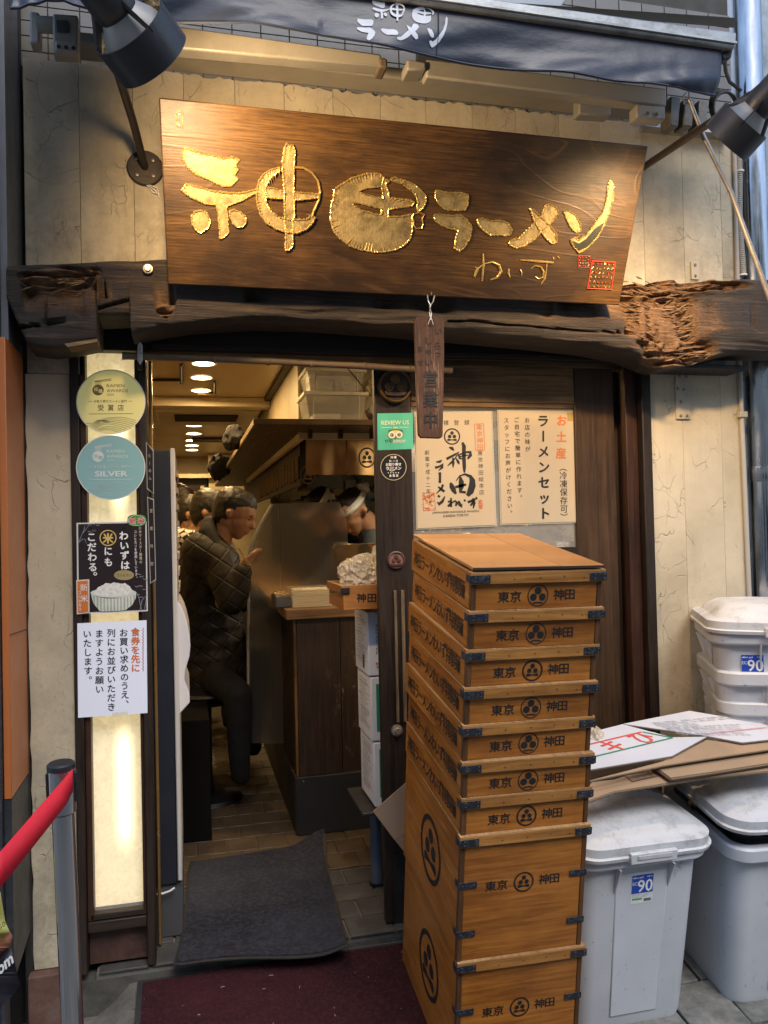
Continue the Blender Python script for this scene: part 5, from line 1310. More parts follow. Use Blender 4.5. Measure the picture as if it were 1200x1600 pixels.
quad('orange_field', [(121,908.5),(137,907.2),(137.6,955.8),(122,957.8)], YF-.0045, plain('orange_print', (.55,.16,.03,1), .45), os_, .0008)
mb = MB(); em(mb, '新', P(131,918,YF-.005), V((.024,0,0)), V((0,0,.024)), .0); em(mb, '米', P(131.5,935,YF-.005), V((.024,0,0)), V((0,0,.024)), .0); pcol(mb, 'コシヒカリ', 124.6, 926, 124.8, 952, 5.5, 6, YF-.005, .01); flat('lettering', mb, WHITE_INK, os_)
# white notice
wn = sheet('notice_poster', 'white paper notice with orange and black vertical lettering below the rice poster', 'poster', [(120.7,974),(229,969),(230.5,1114),(122,1121.5)], YF, film('notice_paper', (.60,.63,.72,1), .10))
z = YF-.0007; mb = MB(); pcol(mb, '食券を先に', 211.6, 987.5, 211.9, 1043.5, 14.5, 14, z, .045); flat('orange_lettering', mb, INKO, wn)
mb = MB()
for s_, x0, y0, x1_, y1_ in (('お買い求めのうえ、', 193.2, 988.7, 195.5, 1099), ('列にお並びいただき', 173.8, 989, 174.0, 1104.5), ('ますようお願い', 155, 990, 155.6, 1077), ('いたします', 136.2, 990.5, 137.6, 1048)): pcol(mb, s_, x0, y0, x1_, y1_, 14, 13.5, z, .022)
ell(mb, 141.5, 1058.8, 2.4, 2.3, z, 16, .6); flat('black_lettering', mb, INK, wn)
mb = MB(); line(mb, [(223.6+1.1*math.sin(k*math.pi/2), 981+k*1.25) for k in range(55)], 1.0, z); flat('red_wavy_line', mb, INKR, wn)
for (cs) in ([(176,1113),(200,1111.5),(200,1118),(176,1119.5)],): quad('tape', cs, YF-.0006, clear('clear_tape', (.8,.75,.5,1), .25), wn, .0003)
# dark flyers on the frame edge
for cs, s_, lab in (([(228,690),(240,703),(240.5,772),(229.5,764)], 'らーめん', 'narrow dark flyer with a white border, upper of two on the doorway post'), ([(230,776),(240.5,780),(244,906),(234.5,912)], '営業時間', 'narrow dark flyer with faint photographs, lower of two on the doorway post')):
    f_ = sheet('flyer', lab, 'flyer', cs, YF-.001, plain('flyer_edge', (.35,.33,.3,1), .3))
    c = [(x+(1.2 if x < 236 else -1.2), y+(1.8 if i < 2 else -1.8)) for i, (x, y) in enumerate(cs)]
    quad('dark_field', c, YF-.002, plain('flyer_black', (.02,.016,.014,1), .25), f_, .0008)
    mb = MB(); pcol(mb, s_, sum(p[0] for p in cs)/4-1, cs[0][1]+22, sum(p[0] for p in cs)/4, cs[2][1]-25, 5, 6.5, YF-.0025, .01); flat('lettering', mb, plain('grey_lettering', (.35,.3,.24,1), .6), f_)
# door stickers and crests
ZD = YD-.0015
ta = sheet('review_sticker', 'square mint green review sticker with an owl on the door stile', 'sticker', [(589.5,646),(645,645),(645.8,701.5),(590.3,703.5)], ZD, plain('mint_green', (.09,.50,.33,1), .4))
z = ZD-.0006; mb = MB(); pfit(mb, 'REVIEW US', 596, 664, 639, 663.2, 6.6, z, .012); pfit(mb, 'ON', 614.5, 669.6, 621, 669.5, 2.8, z, .05); line(mb, [(596,668),(612,667.8)], .7, z); line(mb, [(623.5,667.6),(639,667.4)], .7, z)
pfit(mb, 'advisor', 614.5, 692, 634, 691.5, 6.4, z, .008); ell(mb, 612.3, 679.5, 5.6, 5.5, z-.0006); ell(mb, 623.8, 679.2, 5.6, 5.5, z-.0006); flat('white_print', mb, plain('cream_white_ink', (.75,.75,.58,1), .5), ta)
mb = MB(); pfit(mb, 'trip', 601.5, 693.6, 613.5, 692.2, 7.8, z, .0); ell(mb, 612.3, 679.5, 6.2, 6.1, z-.0003); ell(mb, 623.8, 679.2, 6.2, 6.1, z-.0003); ell(mb, 612.6, 679.7, 1.3, 1.3, z-.0012, 14); ell(mb, 623.5, 679.4, 1.3, 1.3, z-.0012, 14)
line(mb, [(606,676,.3),(608,672.8,1),(618,671.6,1),(628,672.4,1),(630.5,675.6,.3)], 1.4, z-.0001); area(mb, [(616.5,684.6),(619.8,684.4),(618.1,687)], z-.0001); flat('black_print', mb, INK, ta)
mb = MB(); area(mb, [(610,673.6),(614,672.6),(618,672.2),(622,672.4),(626,673.3),(620,674.8),(618.1,680),(616.2,675)], z-.0005); flat('yellow_print', mb, plain('owl_yellow', (.65,.55,.08,1), .5), ta)
mb = MB(); ell(mb, 612.3, 679.6, 3.0, 3.0, z-.0009, 20, .62); ell(mb, 623.8, 679.3, 3.0, 3.0, z-.0009, 20, .62); flat('eye_rings', mb, plain('brown_ring', (.2,.1,.05,1), .5), ta)
bs_ = thing('round_black_sticker', 'round black sticker with white ramen lettering below the mint green sticker', 'sticker', P(615, 750, ZD))
obj('disc', MB().prism([P(614.8+21.2*math.cos(2*math.pi*k/48), 730+21.5*math.sin(2*math.pi*k/48), ZD) for k in range(48)], (0,.001,0)), plain('sticker_black', (.014,.012,.016,1), .35), bs_)
z = ZD-.0006; mb = MB(); ell(mb, 614.8, 730, 20.3, 20.6, z, 48, .955); flat('cream_ring', mb, plain('cream_ink', (.6,.52,.3,1), .6), bs_)
mb = MB(); prow(mb, '冷凍', 612.3, 714.5, 617.3, 714.4, 4.6, 4.6, z, .05); prow(mb, '第10回', 609.5, 720.3, 620, 720.1, 3.2, 3.6, z, .03); prow(mb, 'お取り寄せ', 605, 725.8, 624.7, 725.4, 5, 5.2, z, .05); prow(mb, 'ラ', 605.5, 732, 606, 732, 6, 6, z, .06); prow(mb, 'メン', 618.5, 731.6, 624.3, 731.5, 6, 6, z, .06)
for k in range(4): line(mb, [(609.5+k*1.7,729),(610+k*1.5,734.2)], .6, z)
line(mb, [(608,734),(612,736.3),(617,734)], 1, z)
for k in range(5): ell(mb, 606.6+k*4, 738.7, 1, 1, z, 5)
prow(mb, '金賞店', 610, 743.2, 620.5, 743, 4, 4.2, z, .05); flat('lettering', mb, WHITE_INK, bs_)
# carved crests
CARV = plain('black_carved_wood', (.03,.018,.010,1), .35, var=.4, vs=20, bump=.4, coat=.2); CARVL = plain('gilt_brown_relief', (.16,.09,.03,1), .35, .15, .4, 30, .6)
cr = thing('carved_crest', 'large dark carved round crest with three balls at the top of the door stile', 'crest', P(615.5, 628, YD))
c = P(615.5, 604, YD); r_ = (P(642,604,YD)-c).x
obj('disc', MB().lathe([(0,.014),(r_*.78,.014),(r_*.82,.020),(r_*.92,.024),(r_*1.0,.016),(r_*1.0,.0005)], c, (0,-1,0), 40), CARV, cr, smooth=45)
obj('ring', MB().lathe([(r_*.84,.021),(r_*.90,.027),(r_*.95,.022)], c, (0,-1,0), 40), CARVL, cr, smooth=True)
for (u, v_) in ((0,.38),(-.36,-.06),(.36,-.06)):
    o = c+V((u*r_,0,v_*r_)); obj('ball_relief', MB().lathe([(r_*.27,.014),(r_*.26,.021),(r_*.21,.022),(r_*.19,.017),(r_*.1,.018),(0,.019)], o, (0,-1,0), 24), CARVL, cr, smooth=60)
obj('base_relief', MB().prism([c+V((x*r_,-.016,z_*r_)) for x, z_ in ((-.6,-.33),(0,-.42),(.6,-.33),(.6,-.55),(0,-.62),(-.6,-.55))], (0,-.006,0)), CARV, cr, bev=.002)
cr = thing('carved_crest', 'small reddish brown round crest in the middle of the door stile', 'crest', P(618, 889, YD))
c = P(618.5, 875, YD); r_ = (P(632,875,YD)-c).x; RB = plain('red_brown_relief', (.08,.03,.022,1), .5, bump=.3); RB2 = plain('pink_brown_ground', (.19,.11,.09,1), .6)
obj('disc', MB().lathe([(0,.005),(r_*.8,.005)], c, (0,-1,0), 32), RB2, cr); obj('ring', MB().lathe([(r_*.80,.004),(r_*.86,.010),(r_,.008),(r_,.0005)], c, (0,-1,0), 32), RB, cr, smooth=True)
mb = MB()
for (u, v_) in ((0,.36),(-.3,-.04),(.3,-.04)): obj('ball_relief', MB().lathe([(r_*.26,.005),(r_*.22,.009),(0,.010)], c+V((u*r_,0,v_*r_)), (0,-1,0), 16), RB, cr, smooth=True)
obj('base_relief', MB().prism([c+V((x*r_,-.005,z_*r_)) for x, z_ in ((-.62,-.36),(0,-.46),(.62,-.36),(.55,-.6),(-.55,-.6))], (0,-.005,0)), RB, cr)
# posters on the door glass
PP = YD+.012; PAPW = NT('warm_white_poster'); PAPW.set(col=PAPW.ramp(PAPW.noise(3, detail=3), [(.3,(.50,.40,.27,1)),(.7,(.56,.46,.31,1))]), rough=.3); PAPM = PAPW.m
def lam(th, cs): quad('laminate_edge', [(x+(-2.2 if i in (0,3) else 2.2), y+(-2.2 if i < 2 else 2.2)) for i, (x, y) in enumerate(cs)], PP+.0018, clear('laminate', (.7,.7,.6,1), .35, .15), th, .0005)
csA = [(649,646),(767,644.5),(774,820),(652.5,825.5)]
pa = sheet('shop_poster', 'cream poster with large black brush characters, left of the two on the door glass', 'poster', csA, PP, PAPM); lam(pa, csA)
z = PP-.0006; mb = MB(); prow(mb, '商標登録', 680.5, 661, 729.5, 660, 8.5, 8.5, z, 0)
pcol(mb, '創業平成十二年', 667.2, 707, 669.5, 767.5, 7.5, 8, z, 0); pcol(mb, '東京神田総本店', 750.2, 708, 752.6, 769, 8.3, 8.3, z, 0)
pfit(mb, 'JAPANESE NOODLE WAIZU', 675.5, 803.6, 748.5, 800.8, 4, z, .02); pfit(mb, 'KANDA TOKYO', 692.8, 808.4, 732, 806.4, 4, z, .02); flat('small_lettering', mb, plain('dark_grey_ink', (.06,.05,.04,1), .6), pa)
mb = MB()
def stroke(pts, k): line(mb, pts, k, z)
TZ = lambda L: [(640+x/8.42, 640+y/8.42, w_) for x, y, w_ in L]
BR = [[(520,495,.6),(560,510,1.6),(585,540,.4)], [(485,650,1.3),(600,590,1),(650,555,.5),(600,640,.6),(545,700,1.0),(500,740,.3)], [(570,630,.6),(575,700,1.3),(572,765,.4)], [(610,640,.5),(640,690,1.3),(655,720,.4)],
 [(640,590,.6),(660,640,1.1),(690,650,.5)], [(640,600,.6),(740,560,.9),(800,560,1.4),(800,600,1.7),(765,650,.8)], [(660,620,.5),(740,600,.7),(770,600,.4)], [(695,430,1),(715,480,1.8),(715,640,1.7),(720,760,1.6),(722,830,.7)],
 [(540,960,.9),(555,1010,2.3),(580,1060,2.2),(610,1110,1.0)], [(610,940,.4),(660,870,.6),(730,850,1.0),(800,880,1.6),(825,930,2.6),(825,1000,3.2),(800,1080,3.0),(760,1135,1.6)], [(600,1020,1.0),(680,1000,1.6),(745,985,.9)], [(665,880,.8),(680,950,2.4),(680,1020,2.3),(670,1080,1.6),(740,1090,1.2)],
 [(350,690,.6),(400,685,1.2),(425,665,.5)], [(335,765,1.3),(390,750,.9),(440,725,1.6),(430,760,1.2),(380,805,.3)], [(398,825,1.3),(400,890,1.1),(398,965,1.3)], [(440,985,1.1),(420,1040,1.0),(350,1105,.3)], [(375,1015,.7),(420,1050,1.2),(460,1080,1.1)], [(370,1130,1.0),(400,1150,1.1)], [(465,1140,.5),(430,1210,1.4),(385,1245,1.5),(365,1215,.6)],
 [(545,1160,.7),(545,1280,1.2)], [(505,1215,1.0),(560,1195,.8),(540,1230,.7),(505,1275,1.1)], [(545,1235,.6),(600,1200,.9),(625,1225,1.5),(605,1270,.8)], [(645,1200,.9),(660,1250,1.6),(685,1275,1.4),(690,1240,.4)], [(715,1185,.8),(735,1205,1.1)], [(765,1220,1.2),(830,1195,1.1),(895,1165,.5)], [(835,1165,1.0),(850,1230,1.4),(838,1300,.5)], [(800,1265,.7),(830,1225,1.2),(860,1225,.7)], [(870,1150,.7),(885,1170,.7)]]
for s_ in BR: stroke(TZ(s_), 3.4)
c = P(706.3, 682, z); emblem(mb, c, P(719,682,z)-c, P(706.3,669,z)-c, 1); flat('brush_lettering', mb, INK, pa)
mb = MB(); pl_ = z
for a, b in (((741.5,662.5),(755.5,662)), ((755.5,662),(757.5,703.4)), ((757.5,703.4),(743,703.8)), ((743,703.8),(741.5,662.5))): line(mb, [a, b], .9, z)
pcol(mb, '東京神田', 748.6, 667.5, 750.4, 698.5, 10.5, 10, z, 0)
r2 = random.Random(9)
for k in range(46):
    x = 661.5+r2.random()*17; y = 771+r2.random()*25; line(mb, [(x, y),(x+r2.uniform(-4,4), y+r2.uniform(-4,4)),(x+r2.uniform(-3,3), y+r2.uniform(-3,3))], 1.1, z)
for a, b in (((660.5,770.5),(678.6,770)), ((678.6,770),(680.5,797)), ((680.5,797),(661.5,797.6)), ((661.5,797.6),(660.5,770.5))): line(mb, [a, b], .8, z)
pcol(mb, '監製', 750.3, 784.5, 751.3, 791.5, 6, 7, z, .02); ell(mb, 751, 788, 3.4, 7.5, z, 20, .85); flat('red_seals', mb, INKO, pa)
csB = [(779,642.5),(899.5,641.5),(901.5,815),(784,818.5)]
pb = sheet('set_menu_poster', 'cream poster with vertical black and red lettering, right of the two on the door glass', 'poster', csB, PP, PAPM); lam(pb, csB)
mb = MB(); pcol(mb, 'お土産', 877.6, 657, 876.8, 708, 17, 18, z, .035); flat('red_lettering', mb, INKO, pb)
mb = MB(); pcol(mb, 'ラーメンセット', 848.4, 657.5, 851, 802, 19, 20, z, .05); pcol(mb, '（冷凍保存可）', 880, 730, 881.6, 808, 12.5, 13, z, .008)
pcol(mb, 'お店の味が', 823.6, 656.5, 824.6, 701.5, 8.5, 9, z, .008); pcol(mb, 'ご自宅で簡単に作れます。', 807, 656, 812.5, 777, 8.5, 9, z, .008); pcol(mb, 'スタッフにお声がけください。', 791, 657, 797, 801, 8.5, 9, z, .008); flat('black_lettering', mb, INK, pb)
quad('yellow_tape', [(886,645),(895,644.6),(895,657.5),(886.5,658)], PP-.0005, clear('old_tape', (.6,.4,.1,1), .4), pb, .0003)
# behind the door glass, under the posters
o = crumple('clear_plastic_wrap', P(820, 848, .22), (.16,.05,.09), clear('clear_film', (.5,.5,.5,1), .25, .08), None, .5, 7, 6, 60, 12); tag(o, 'crumpled clear plastic wrapping behind the door glass, under the posters', 'plastic wrap')
o = crumple('clear_plastic_wrap', P(690, 850, .22), (.12,.05,.06), clear('clear_film_yellow', (.55,.45,.2,1), .3, .08), None, .5, 7, 9, 60, 12); tag(o, 'yellowish crumpled plastic behind the door glass, above the back left of the wooden boxes', 'plastic wrap')
o = thing('display_card', 'small grey card with tiny lettering behind the door glass near the right stile', 'card', P(886, 900, .10)); quad('card', [(869,846),(902,845),(904,905),(870,906)], .10, plain('grey_card', (.30,.28,.24,1), .5), o)
mb = MB(); pfit(mb, 'OPEN 11:00', 872, 851, 888, 850.6, 2.4, .099); pfit(mb, 'WAIZU', 872, 856.5, 880, 856, 3, .099, .03); flat('lettering', mb, WHITE_INK, o)
# ------------------------------------------------------------------ stacked wooden noodle boxes
BOX_U = V((.013,-.147,.989)).normalized(); BOX_X = V((1,0,-.0134)).normalized(); BOX_Y = BOX_U.cross(BOX_X).normalized()
A0 = CAM + ray(737.6, 893)*(2.0/FPX)
BPL = (A0, BOX_Y)
def onfront(px, py): return P(px, py, BPL)
WB = (onfront(943, 887)-A0).length
LB = (P(645.5, 848, (A0, BOX_X))-A0).dot(BOX_Y)
BW_X = wood('varnished_box_wood', (.20,.066,.011,1), (.50,.19,.032,1), 'x', .36, .8, .2, contrast=1.3, wear=(.12,.04,.012,1), wearamt=.7, coat=.25, rings=.3)
BW_Y = wood('varnished_box_side', (.22,.072,.011,1), (.50,.19,.032,1), 'y', .36, .8, .2, contrast=1.3, wear=(.60,.38,.18,1), wearamt=.5, coat=.25, rings=.3)
RAILW = wood('box_rail_wood', (.20,.080,.018,1), (.52,.24,.06,1), 'x', .45, 1, .25, wear=(.10,.04,.015,1), wearamt=.5)
ENDW = wood('box_end_grain', (.045,.02,.008,1), (.15,.065,.022,1), 'z', .6, 1, .3)
EDGEW = wood('worn_box_edge', (.22,.10,.035,1), (.52,.32,.14,1), 'y', .6, 1, .4)
STRAP = plain('blackened_iron_strap', (.022,.026,.036,1), .42, .25, .3, 60, .3, dirt=((.30,.28,.25,1), .35, 70))
BINK = plain('box_ink', (.012,.012,.012,1), .5, var=.3, vs=40)
LIDW = wood('plywood_lid', (.24,.105,.032,1), (.44,.215,.070,1), 'x', .42, .5, .12, rings=.8, coat=.1, wear=(.30,.14,.05,1), wearamt=.6)
def boxM(org, rot=0): 
    M = Matrix((BOX_X, BOX_Y, BOX_U)).transposed().to_4x4(); M.translation = org; return M @ Matrix.Rotation(R(rot), 4, 'Z')
def make_box(name, M, H, style, deep, lab, group, side_txt=True):
    t_ = thing(name, lab, 'wooden box', group=group, M=M)
    def o_(nm, mb, m, par=t_, **k): mb.F = M; mb.v = [M @ p for p in mb.v]; return obj(nm, mb, m, par, **k)
    e = .0006
    o_('front_board', MB().box(.013, WB-.013, .002, .014, e, H-.002), BW_X, bev=.0012)
    for x in (0, WB-.0125): o_('corner_post', MB().box(x, x+.0125, 0, .014, e, H-.002), ENDW, bev=.0012)
    for x in (0, WB-.012): o_('side_board', MB().box(x, x+.012, .0145, LB-.0145, e, H-.004), BW_Y, bev=.0012)
    o_('back_board', MB().box(0, WB, LB-.014, LB, e, H-.002), BW_X, bev=.0012)
    for x in (-.0005, WB-.0125): o_('worn_edge', MB().box(x, x+.013, .0145, LB-.0145, H-.0038, H+.0002), EDGEW)
    hr = .0285
    o_('rail', MB().box(-.005, WB+.005, -.008, -.0005, H-hr, H+.0008), RAILW, bev=.0018)
    o_('rail_top', MB().box(-.005, WB+.005, -.0075, .013, H+.001, H+.0022), EDGEW)
    for x0_, x1_ in ((-.0075, .046), (WB-.040, WB+.0075)):
        s_ = o_('iron_strap', MB().box(x0_, x1_, -.0108, -.0092, H-hr+.004, H-.004), STRAP, bev=.0008)
        for x in (x0_+.014, x1_-.007):
            for z in (H-hr+.009, H-.009): o_('rivet', MB().lathe([(0,.0012),(.0014,.0008),(.0016,0)], (x,-.0108,z), (0,-1,0), 8), SCREW, s_)
    o_('iron_strap', MB().box(-.0085, -.0065, -.0105, .018, H-hr+.004, H-.004), STRAP, bev=.0006)
    for k, x in enumerate((.11, .18, .245, .30)): o_('nail', MB().lathe([(0,.0006),(.0017,.0002),(.0017,0)], (x*WB/.356, -.0092, H-hr*.5+.002*((k*7) % 3-1)), (0,-1,0), 8), INK)
    if deep:
        for fz in (.39, .78):
            for x0_, x1_ in ((-.003, .048), (WB-.046, WB+.003)):
                s_ = o_('iron_strap', MB().box(x0_, x1_, -.0018, -.0003, H*(1-fz)-.009, H*(1-fz)+.009), STRAP, bev=.0006)
                for x in (x0_+.012, x1_-.008): o_('rivet', MB().lathe([(0,.001),(.0014,.0006),(.0015,0)], (x,-.0018,H*(1-fz)), (0,-1,0), 8), SCREW, s_)
            o_('iron_strap', MB().box(-.0022, -.0004, -.0015, .03, H*(1-fz)-.009, H*(1-fz)+.009), STRAP, bev=.0006)
    yf = .0012; zc_ = H*(1-(.66 if not deep else .42)); s = .030
    mb = MB()
    for ch, u in (('東', .245), ('京', .335), ('神', .668), ('田', .752)): em(mb, ch, (WB*u, yf, zc_+(.002 if ch in '神田' else 0)), (s*1.08, 0, 0), (0, 0, s), .022)
    o_('lettering', mb, BINK)
    mb = MB(); emblem(mb, (WB*.505, yf, zc_+.001), (.0285,0,0), (0,0,.0285), style); o_('emblem', mb, BINK)
    mb = MB()
    if deep: emblem(mb, (-.0008, LB*.47, H*.5), (0,-.098,0), (0,0,.098), 1); o_('side_emblem', mb, BINK)
    else:
        tx = '神田ラーメンわいず特製麺'
        for i, ch in enumerate(tx): em(mb, ch, (-.0008, LB*(.91-.79*i/11), H*.45), (0, -LB*.079, 0), (0, 0, .052), .018)
        o_('side_lettering', mb, BINK)
    return t_
tops = [(737.3,894,737.3), (734,954.8,0), (731.3,1015.5,0), (727.8,1075,0), (725.2,1133.3,0), (724.2,1190.5,0), (723,1247,0), (720.5,1306.5,0), (716,1503.5,0), (711,1706,0)]
zs_ = []
for x, y, _ in tops: zs_.append((onfront(x, y)-A0).dot(BOX_U))
ords = ['topmost shallow wooden box under the plywood lid', 'second shallow wooden box from the top of the stack', 'third shallow wooden box from the top, with a smaller bold crest', 'fourth shallow wooden box from the top of the stack', 'fifth shallow wooden box from the top of the stack', 'sixth shallow wooden box from the top of the stack', 'lowest shallow wooden box, resting on the tall boxes', 'upper of the two tall wooden boxes with iron straps', 'lowest tall wooden box at the bottom of the stack']
GR = 'wooden noodle boxes stacked before the door'
proto = {}
jit = [(0,0),(.001,.002),(-.001,.004),(.0,.002),(.0005,.003),(-.001,-.001),(.0,.002),(0,0),(.0005,.001)]
for i in range(9):
    H = zs_[i]-zs_[i+1]-.0022; org = A0 + BOX_U*(zs_[i+1]) + BOX_X*jit[i][0] + BOX_Y*jit[i][1]
    org = org + BOX_X*((onfront(tops[i][0], tops[i][1])-A0).dot(BOX_X))
    deep = i >= 7; style = 1 if i in (2, 6, 7, 8) else 0
    if not deep: H = .0953*0+H
    make_box('noodle_box' if not deep else 'tall_noodle_box', boxM(org, (.3,-.5,.4,-.2,.6,-.4,.3,0,-.15)[i]), H, style, deep, ords[i], GR)
lid = thing('box_lid', 'plywood lid of two boards covering the top noodle box', 'lid', M=boxM(A0+BOX_U*.0025))
LM = WM[lid.name]
for x0_, x1_ in ((.001, WB*.66), (WB*.66+.0008, WB-.001)):
    mb = MB().box(x0_, x1_, -.004, LB+.004, 0, .0085); mb.v = [LM @ p for p in mb.v]; obj('lid_board', mb, LIDW, lid, bev=.0015)
mb = MB().box(.0, WB-.0, -.0055, -.0042, .0008, .007); mb.v = [LM @ p for p in mb.v]; obj('dark_front_edge', mb, plain('dark_ply_edge', (.04,.02,.012,1), .6), lid)
# cardboard wedge leaning behind the stack
cwd = thing('cardboard_piece', 'folded brown cardboard leaning between the door and the wooden boxes', 'cardboard', P(620, 1336, -.03))
CBM = plain('brown_cardboard', (.30,.215,.14,1), .85, var=.12, vs=6, bump=.15, bs=30)
cb_ = [P(583,1268,-.03), P(637,1221,-.05), P(655,1222,-.07), P(655,1350,-.04), P(637,1338,-.03), P(618,1314,-.03)]
obj('flap', MB().prism([P(583,1268,-.03), P(637,1221,-.03), P(650,1218,-.03), P(650,1290,-.03), P(617,1313,-.03)], (0,.004,0)), CBM, cwd)
obj('flap', MB().prism([P(618,1314,-.031), P(650,1291,-.031), P(650,1352,-.031), P(637,1338,-.031)], (0,.004,0)), CBM, cwd)

# ------------------------------------------------------------------ mats
t = NT('grey_pile_mat'); n1 = t.noise(1.8, detail=6, rough=.7); n2 = t.noise(300, detail=3)
t.set(col=t.mix(t.rng(t.noise(70, detail=4, rough=.8), .45, .62, 0, .6), t.ramp(n1, [(.34, (.011,.012,.017,1)), (.66, (.034,.036,.048,1))]), (.062,.065,.082,1)), rough=.95, spec=.2); t.bump(t.math('ADD', n2, t.noise(90)), .9, .006); MATG = t.m
t = NT('dark_red_pile_mat'); n1 = t.noise(2, detail=6, rough=.7); n2 = t.noise(260, detail=3)
cc = t.mix(t.rng(t.noise(80, detail=4, rough=.8), .45, .62, 0, .6), t.ramp(n1, [(.34, (.015,.004,.005,1)), (.66, (.042,.009,.012,1))]), (.068,.018,.022,1))
cc = t.mix(t.rng(t.noise(38, detail=3), .72, .76, 0, .7), cc, (.3,.28,.26,1))
t.set(col=cc, rough=.95, spec=.2); t.bump(t.math('ADD', n2, t.noise(90)), .9, .006); MATR = t.m
RUB = plain('black_rubber', (.022,.021,.022,1), .6, bump=.3)
gm = thing('door_mat', 'crumpled dark grey door mat lying over the threshold with a curled corner', 'mat', (.25,.3,.139))
c00, c10, c11, c01 = PZ(270,1512,.15), PZ(541,1486,.15), PZ(508,1312,.15), PZ(300,1345,.15)
def matf(u, v, inset=0, lift=0):
    u = inset+(1-2*inset)*u; v = inset+(1-2*inset)*v
    p = c00.lerp(c10, u).lerp(c01.lerp(c11, u), v)
    z = .1415 + .003*abs(noise.noise(V((u*3, v*3, 1)))) + .055*math.exp(-(((1-u)/.16)**2+((1-v)/.14)**2)) + .012*math.exp(-(v/.05)**2)*(.5+.5*math.sin(u*5.2+.4)) + .006*math.exp(-(u/.04)**2)
    z += .018*math.exp(-((1-u)/.1)**2-(v/.1)**2)
    x = p.x + .008*math.sin(v*5+u); y = p.y + .012*math.sin(u*6)*(1-v)*.6
    return V((x, y, z+lift))
def slab(name, fn, nu, nv, th_, m, par, **k):
    mb = MB(); mb.grid(lambda u, v: fn(u, v)+V((0,0,th_)), nu, nv); mb.grid(fn, nu, nv); n = (nu+1)*(nv+1)
    for i in range(nu): mb.f += [(i, i+1, n+i+1, n+i), (nv*(nu+1)+i, nv*(nu+1)+i+1, n+nv*(nu+1)+i+1, n+nv*(nu+1)+i)]; mb.mi += [0,0]
    for j in range(nv): a = j*(nu+1); b = (j+1)*(nu+1); mb.f += [(a, b, n+b, n+a), (a+nu, b+nu, n+b+nu, n+a+nu)]; mb.mi += [0,0]
    return obj(name, mb, m, par, smooth=50)
slab('rubber_backing', lambda u, v: matf(u, v), 60, 60, .003, RUB, gm)
slab('pile', lambda u, v: matf(u, v, .018, .0032), 60, 60, .005, MATG, gm)
rm = thing('red_mat', 'dark red pile mat with black rubber edge lying on the sloping apron', 'mat', (.3,-.5,.04))
def rmf(x0, x1, y0, y1, lift):
    def f(u, v):
        x = x0+(x1-x0)*u; y = y0+(y1-y0)*v; return V((x, y, .095+.148*max(y,-1.1)+lift+.002*noise.noise(V((x*4,y*4,0)))))
    return f
xa_ = P(221, 1533, -.02).x
slab('rubber_edge', rmf(xa_-.012, .98, -1.35, -.012, .003), 30, 30, .003, RUB, rm)
slab('pile', rmf(xa_+.006, .965, -1.33, -.03, .0062), 30, 30, .005, MATR, rm)
rw = thing('ramp_edge', 'worn rubber ramp edge with a diagonal tread beside the red mat', 'ramp', (xa_-.05,-.4,0))
mb = MB(); mb.prism([(xa_-.014,-.02,.085),(xa_-.055,-.02,.02),(xa_-.014,-.02,.0)], (0,-1.2,-.17)); RUBW = plain('worn_grey_rubber', (.10,.097,.09,1), .8, var=.4, vs=20, bump=.5); obj('wedge', mb, RUBW, rw)
for k in range(18):
    y = -.06-.06*k; zb0 = .085-.0  ; a = V((xa_-.016, y, .084+.1417*(y+.02))); b = V((xa_-.053, y-.03, .021+.1417*(y-.01)))
    obj('tread_bar', MB().tube([a+V((0,0,.003)), b+V((0,0,.003))], .004, 5), RUBW, rw)

# ------------------------------------------------------------------ bins
BIN = NT('grey_bin_plastic'); n1 = BIN.noise(3, detail=6); n2 = BIN.noise(14, BIN.map((1,1,.35)), detail=10, rough=.85); n3 = BIN.noise(4, detail=2)
c = BIN.ramp(n1, [(.3, (.46,.48,.51,1)), (.7, (.57,.59,.62,1))]); c = BIN.mix(BIN.math('MULTIPLY', BIN.rng(n2, .58, .66, 0, .9), BIN.rng(n3, .46, .6)), c, (.10,.09,.075,1))
c = BIN.mix(BIN.rng(BIN.noise(60, detail=4), .66, .72, 0, .6), c, (.12,.11,.10,1))
BIN.set(col=c, rough=BIN.rng(n1, .3, .7, .34, .5)); BIN.bump(BIN.noise(8), .1, .004); BINM = BIN.m
LIDM = NT('grey_lid_plastic'); n1 = LIDM.noise(2.5, detail=6); n2 = LIDM.noise(7, detail=10, rough=.8)
c = LIDM.ramp(n1, [(.3, (.47,.48,.49,1)), (.7, (.57,.58,.59,1))]); c = LIDM.mix(LIDM.rng(n2, .5, .68, 0, .7), c, (.16,.145,.12,1)); LIDM.set(col=c, rough=.45); LIDM.bump(LIDM.noise(30), .1, .003); LIDMM = LIDM.m
def sq(a, b, r_, n=8):
    o = []
    for cx, cy, a0 in ((a-r_, -b+r_, -90), (a-r_, b-r_, 0), (-a+r_, b-r_, 90), (-a+r_, -b+r_, 180)):
        for k in range(n+1):
            an = R(a0+90*k/n); o.append((cx+r_*math.cos(an), cy+r_*math.sin(an)))
    return o
def rings(prof_, n=8, M=None):
    mb = MB(); m = None
    for (a, b, r_, z) in prof_:
        ring = sq(a, b, r_, n); m = len(ring)
        for x, y in ring: mb.v.append(V((x, y, z)) if not callable(z) else V((x, y, z(x, y))))
    for i in range(len(prof_)-1):
        for k in range(m): mb.f.append((i*m+k, i*m+(k+1) % m, (i+1)*m+(k+1) % m, (i+1)*m+k)); mb.mi.append(0)
    return mb, m
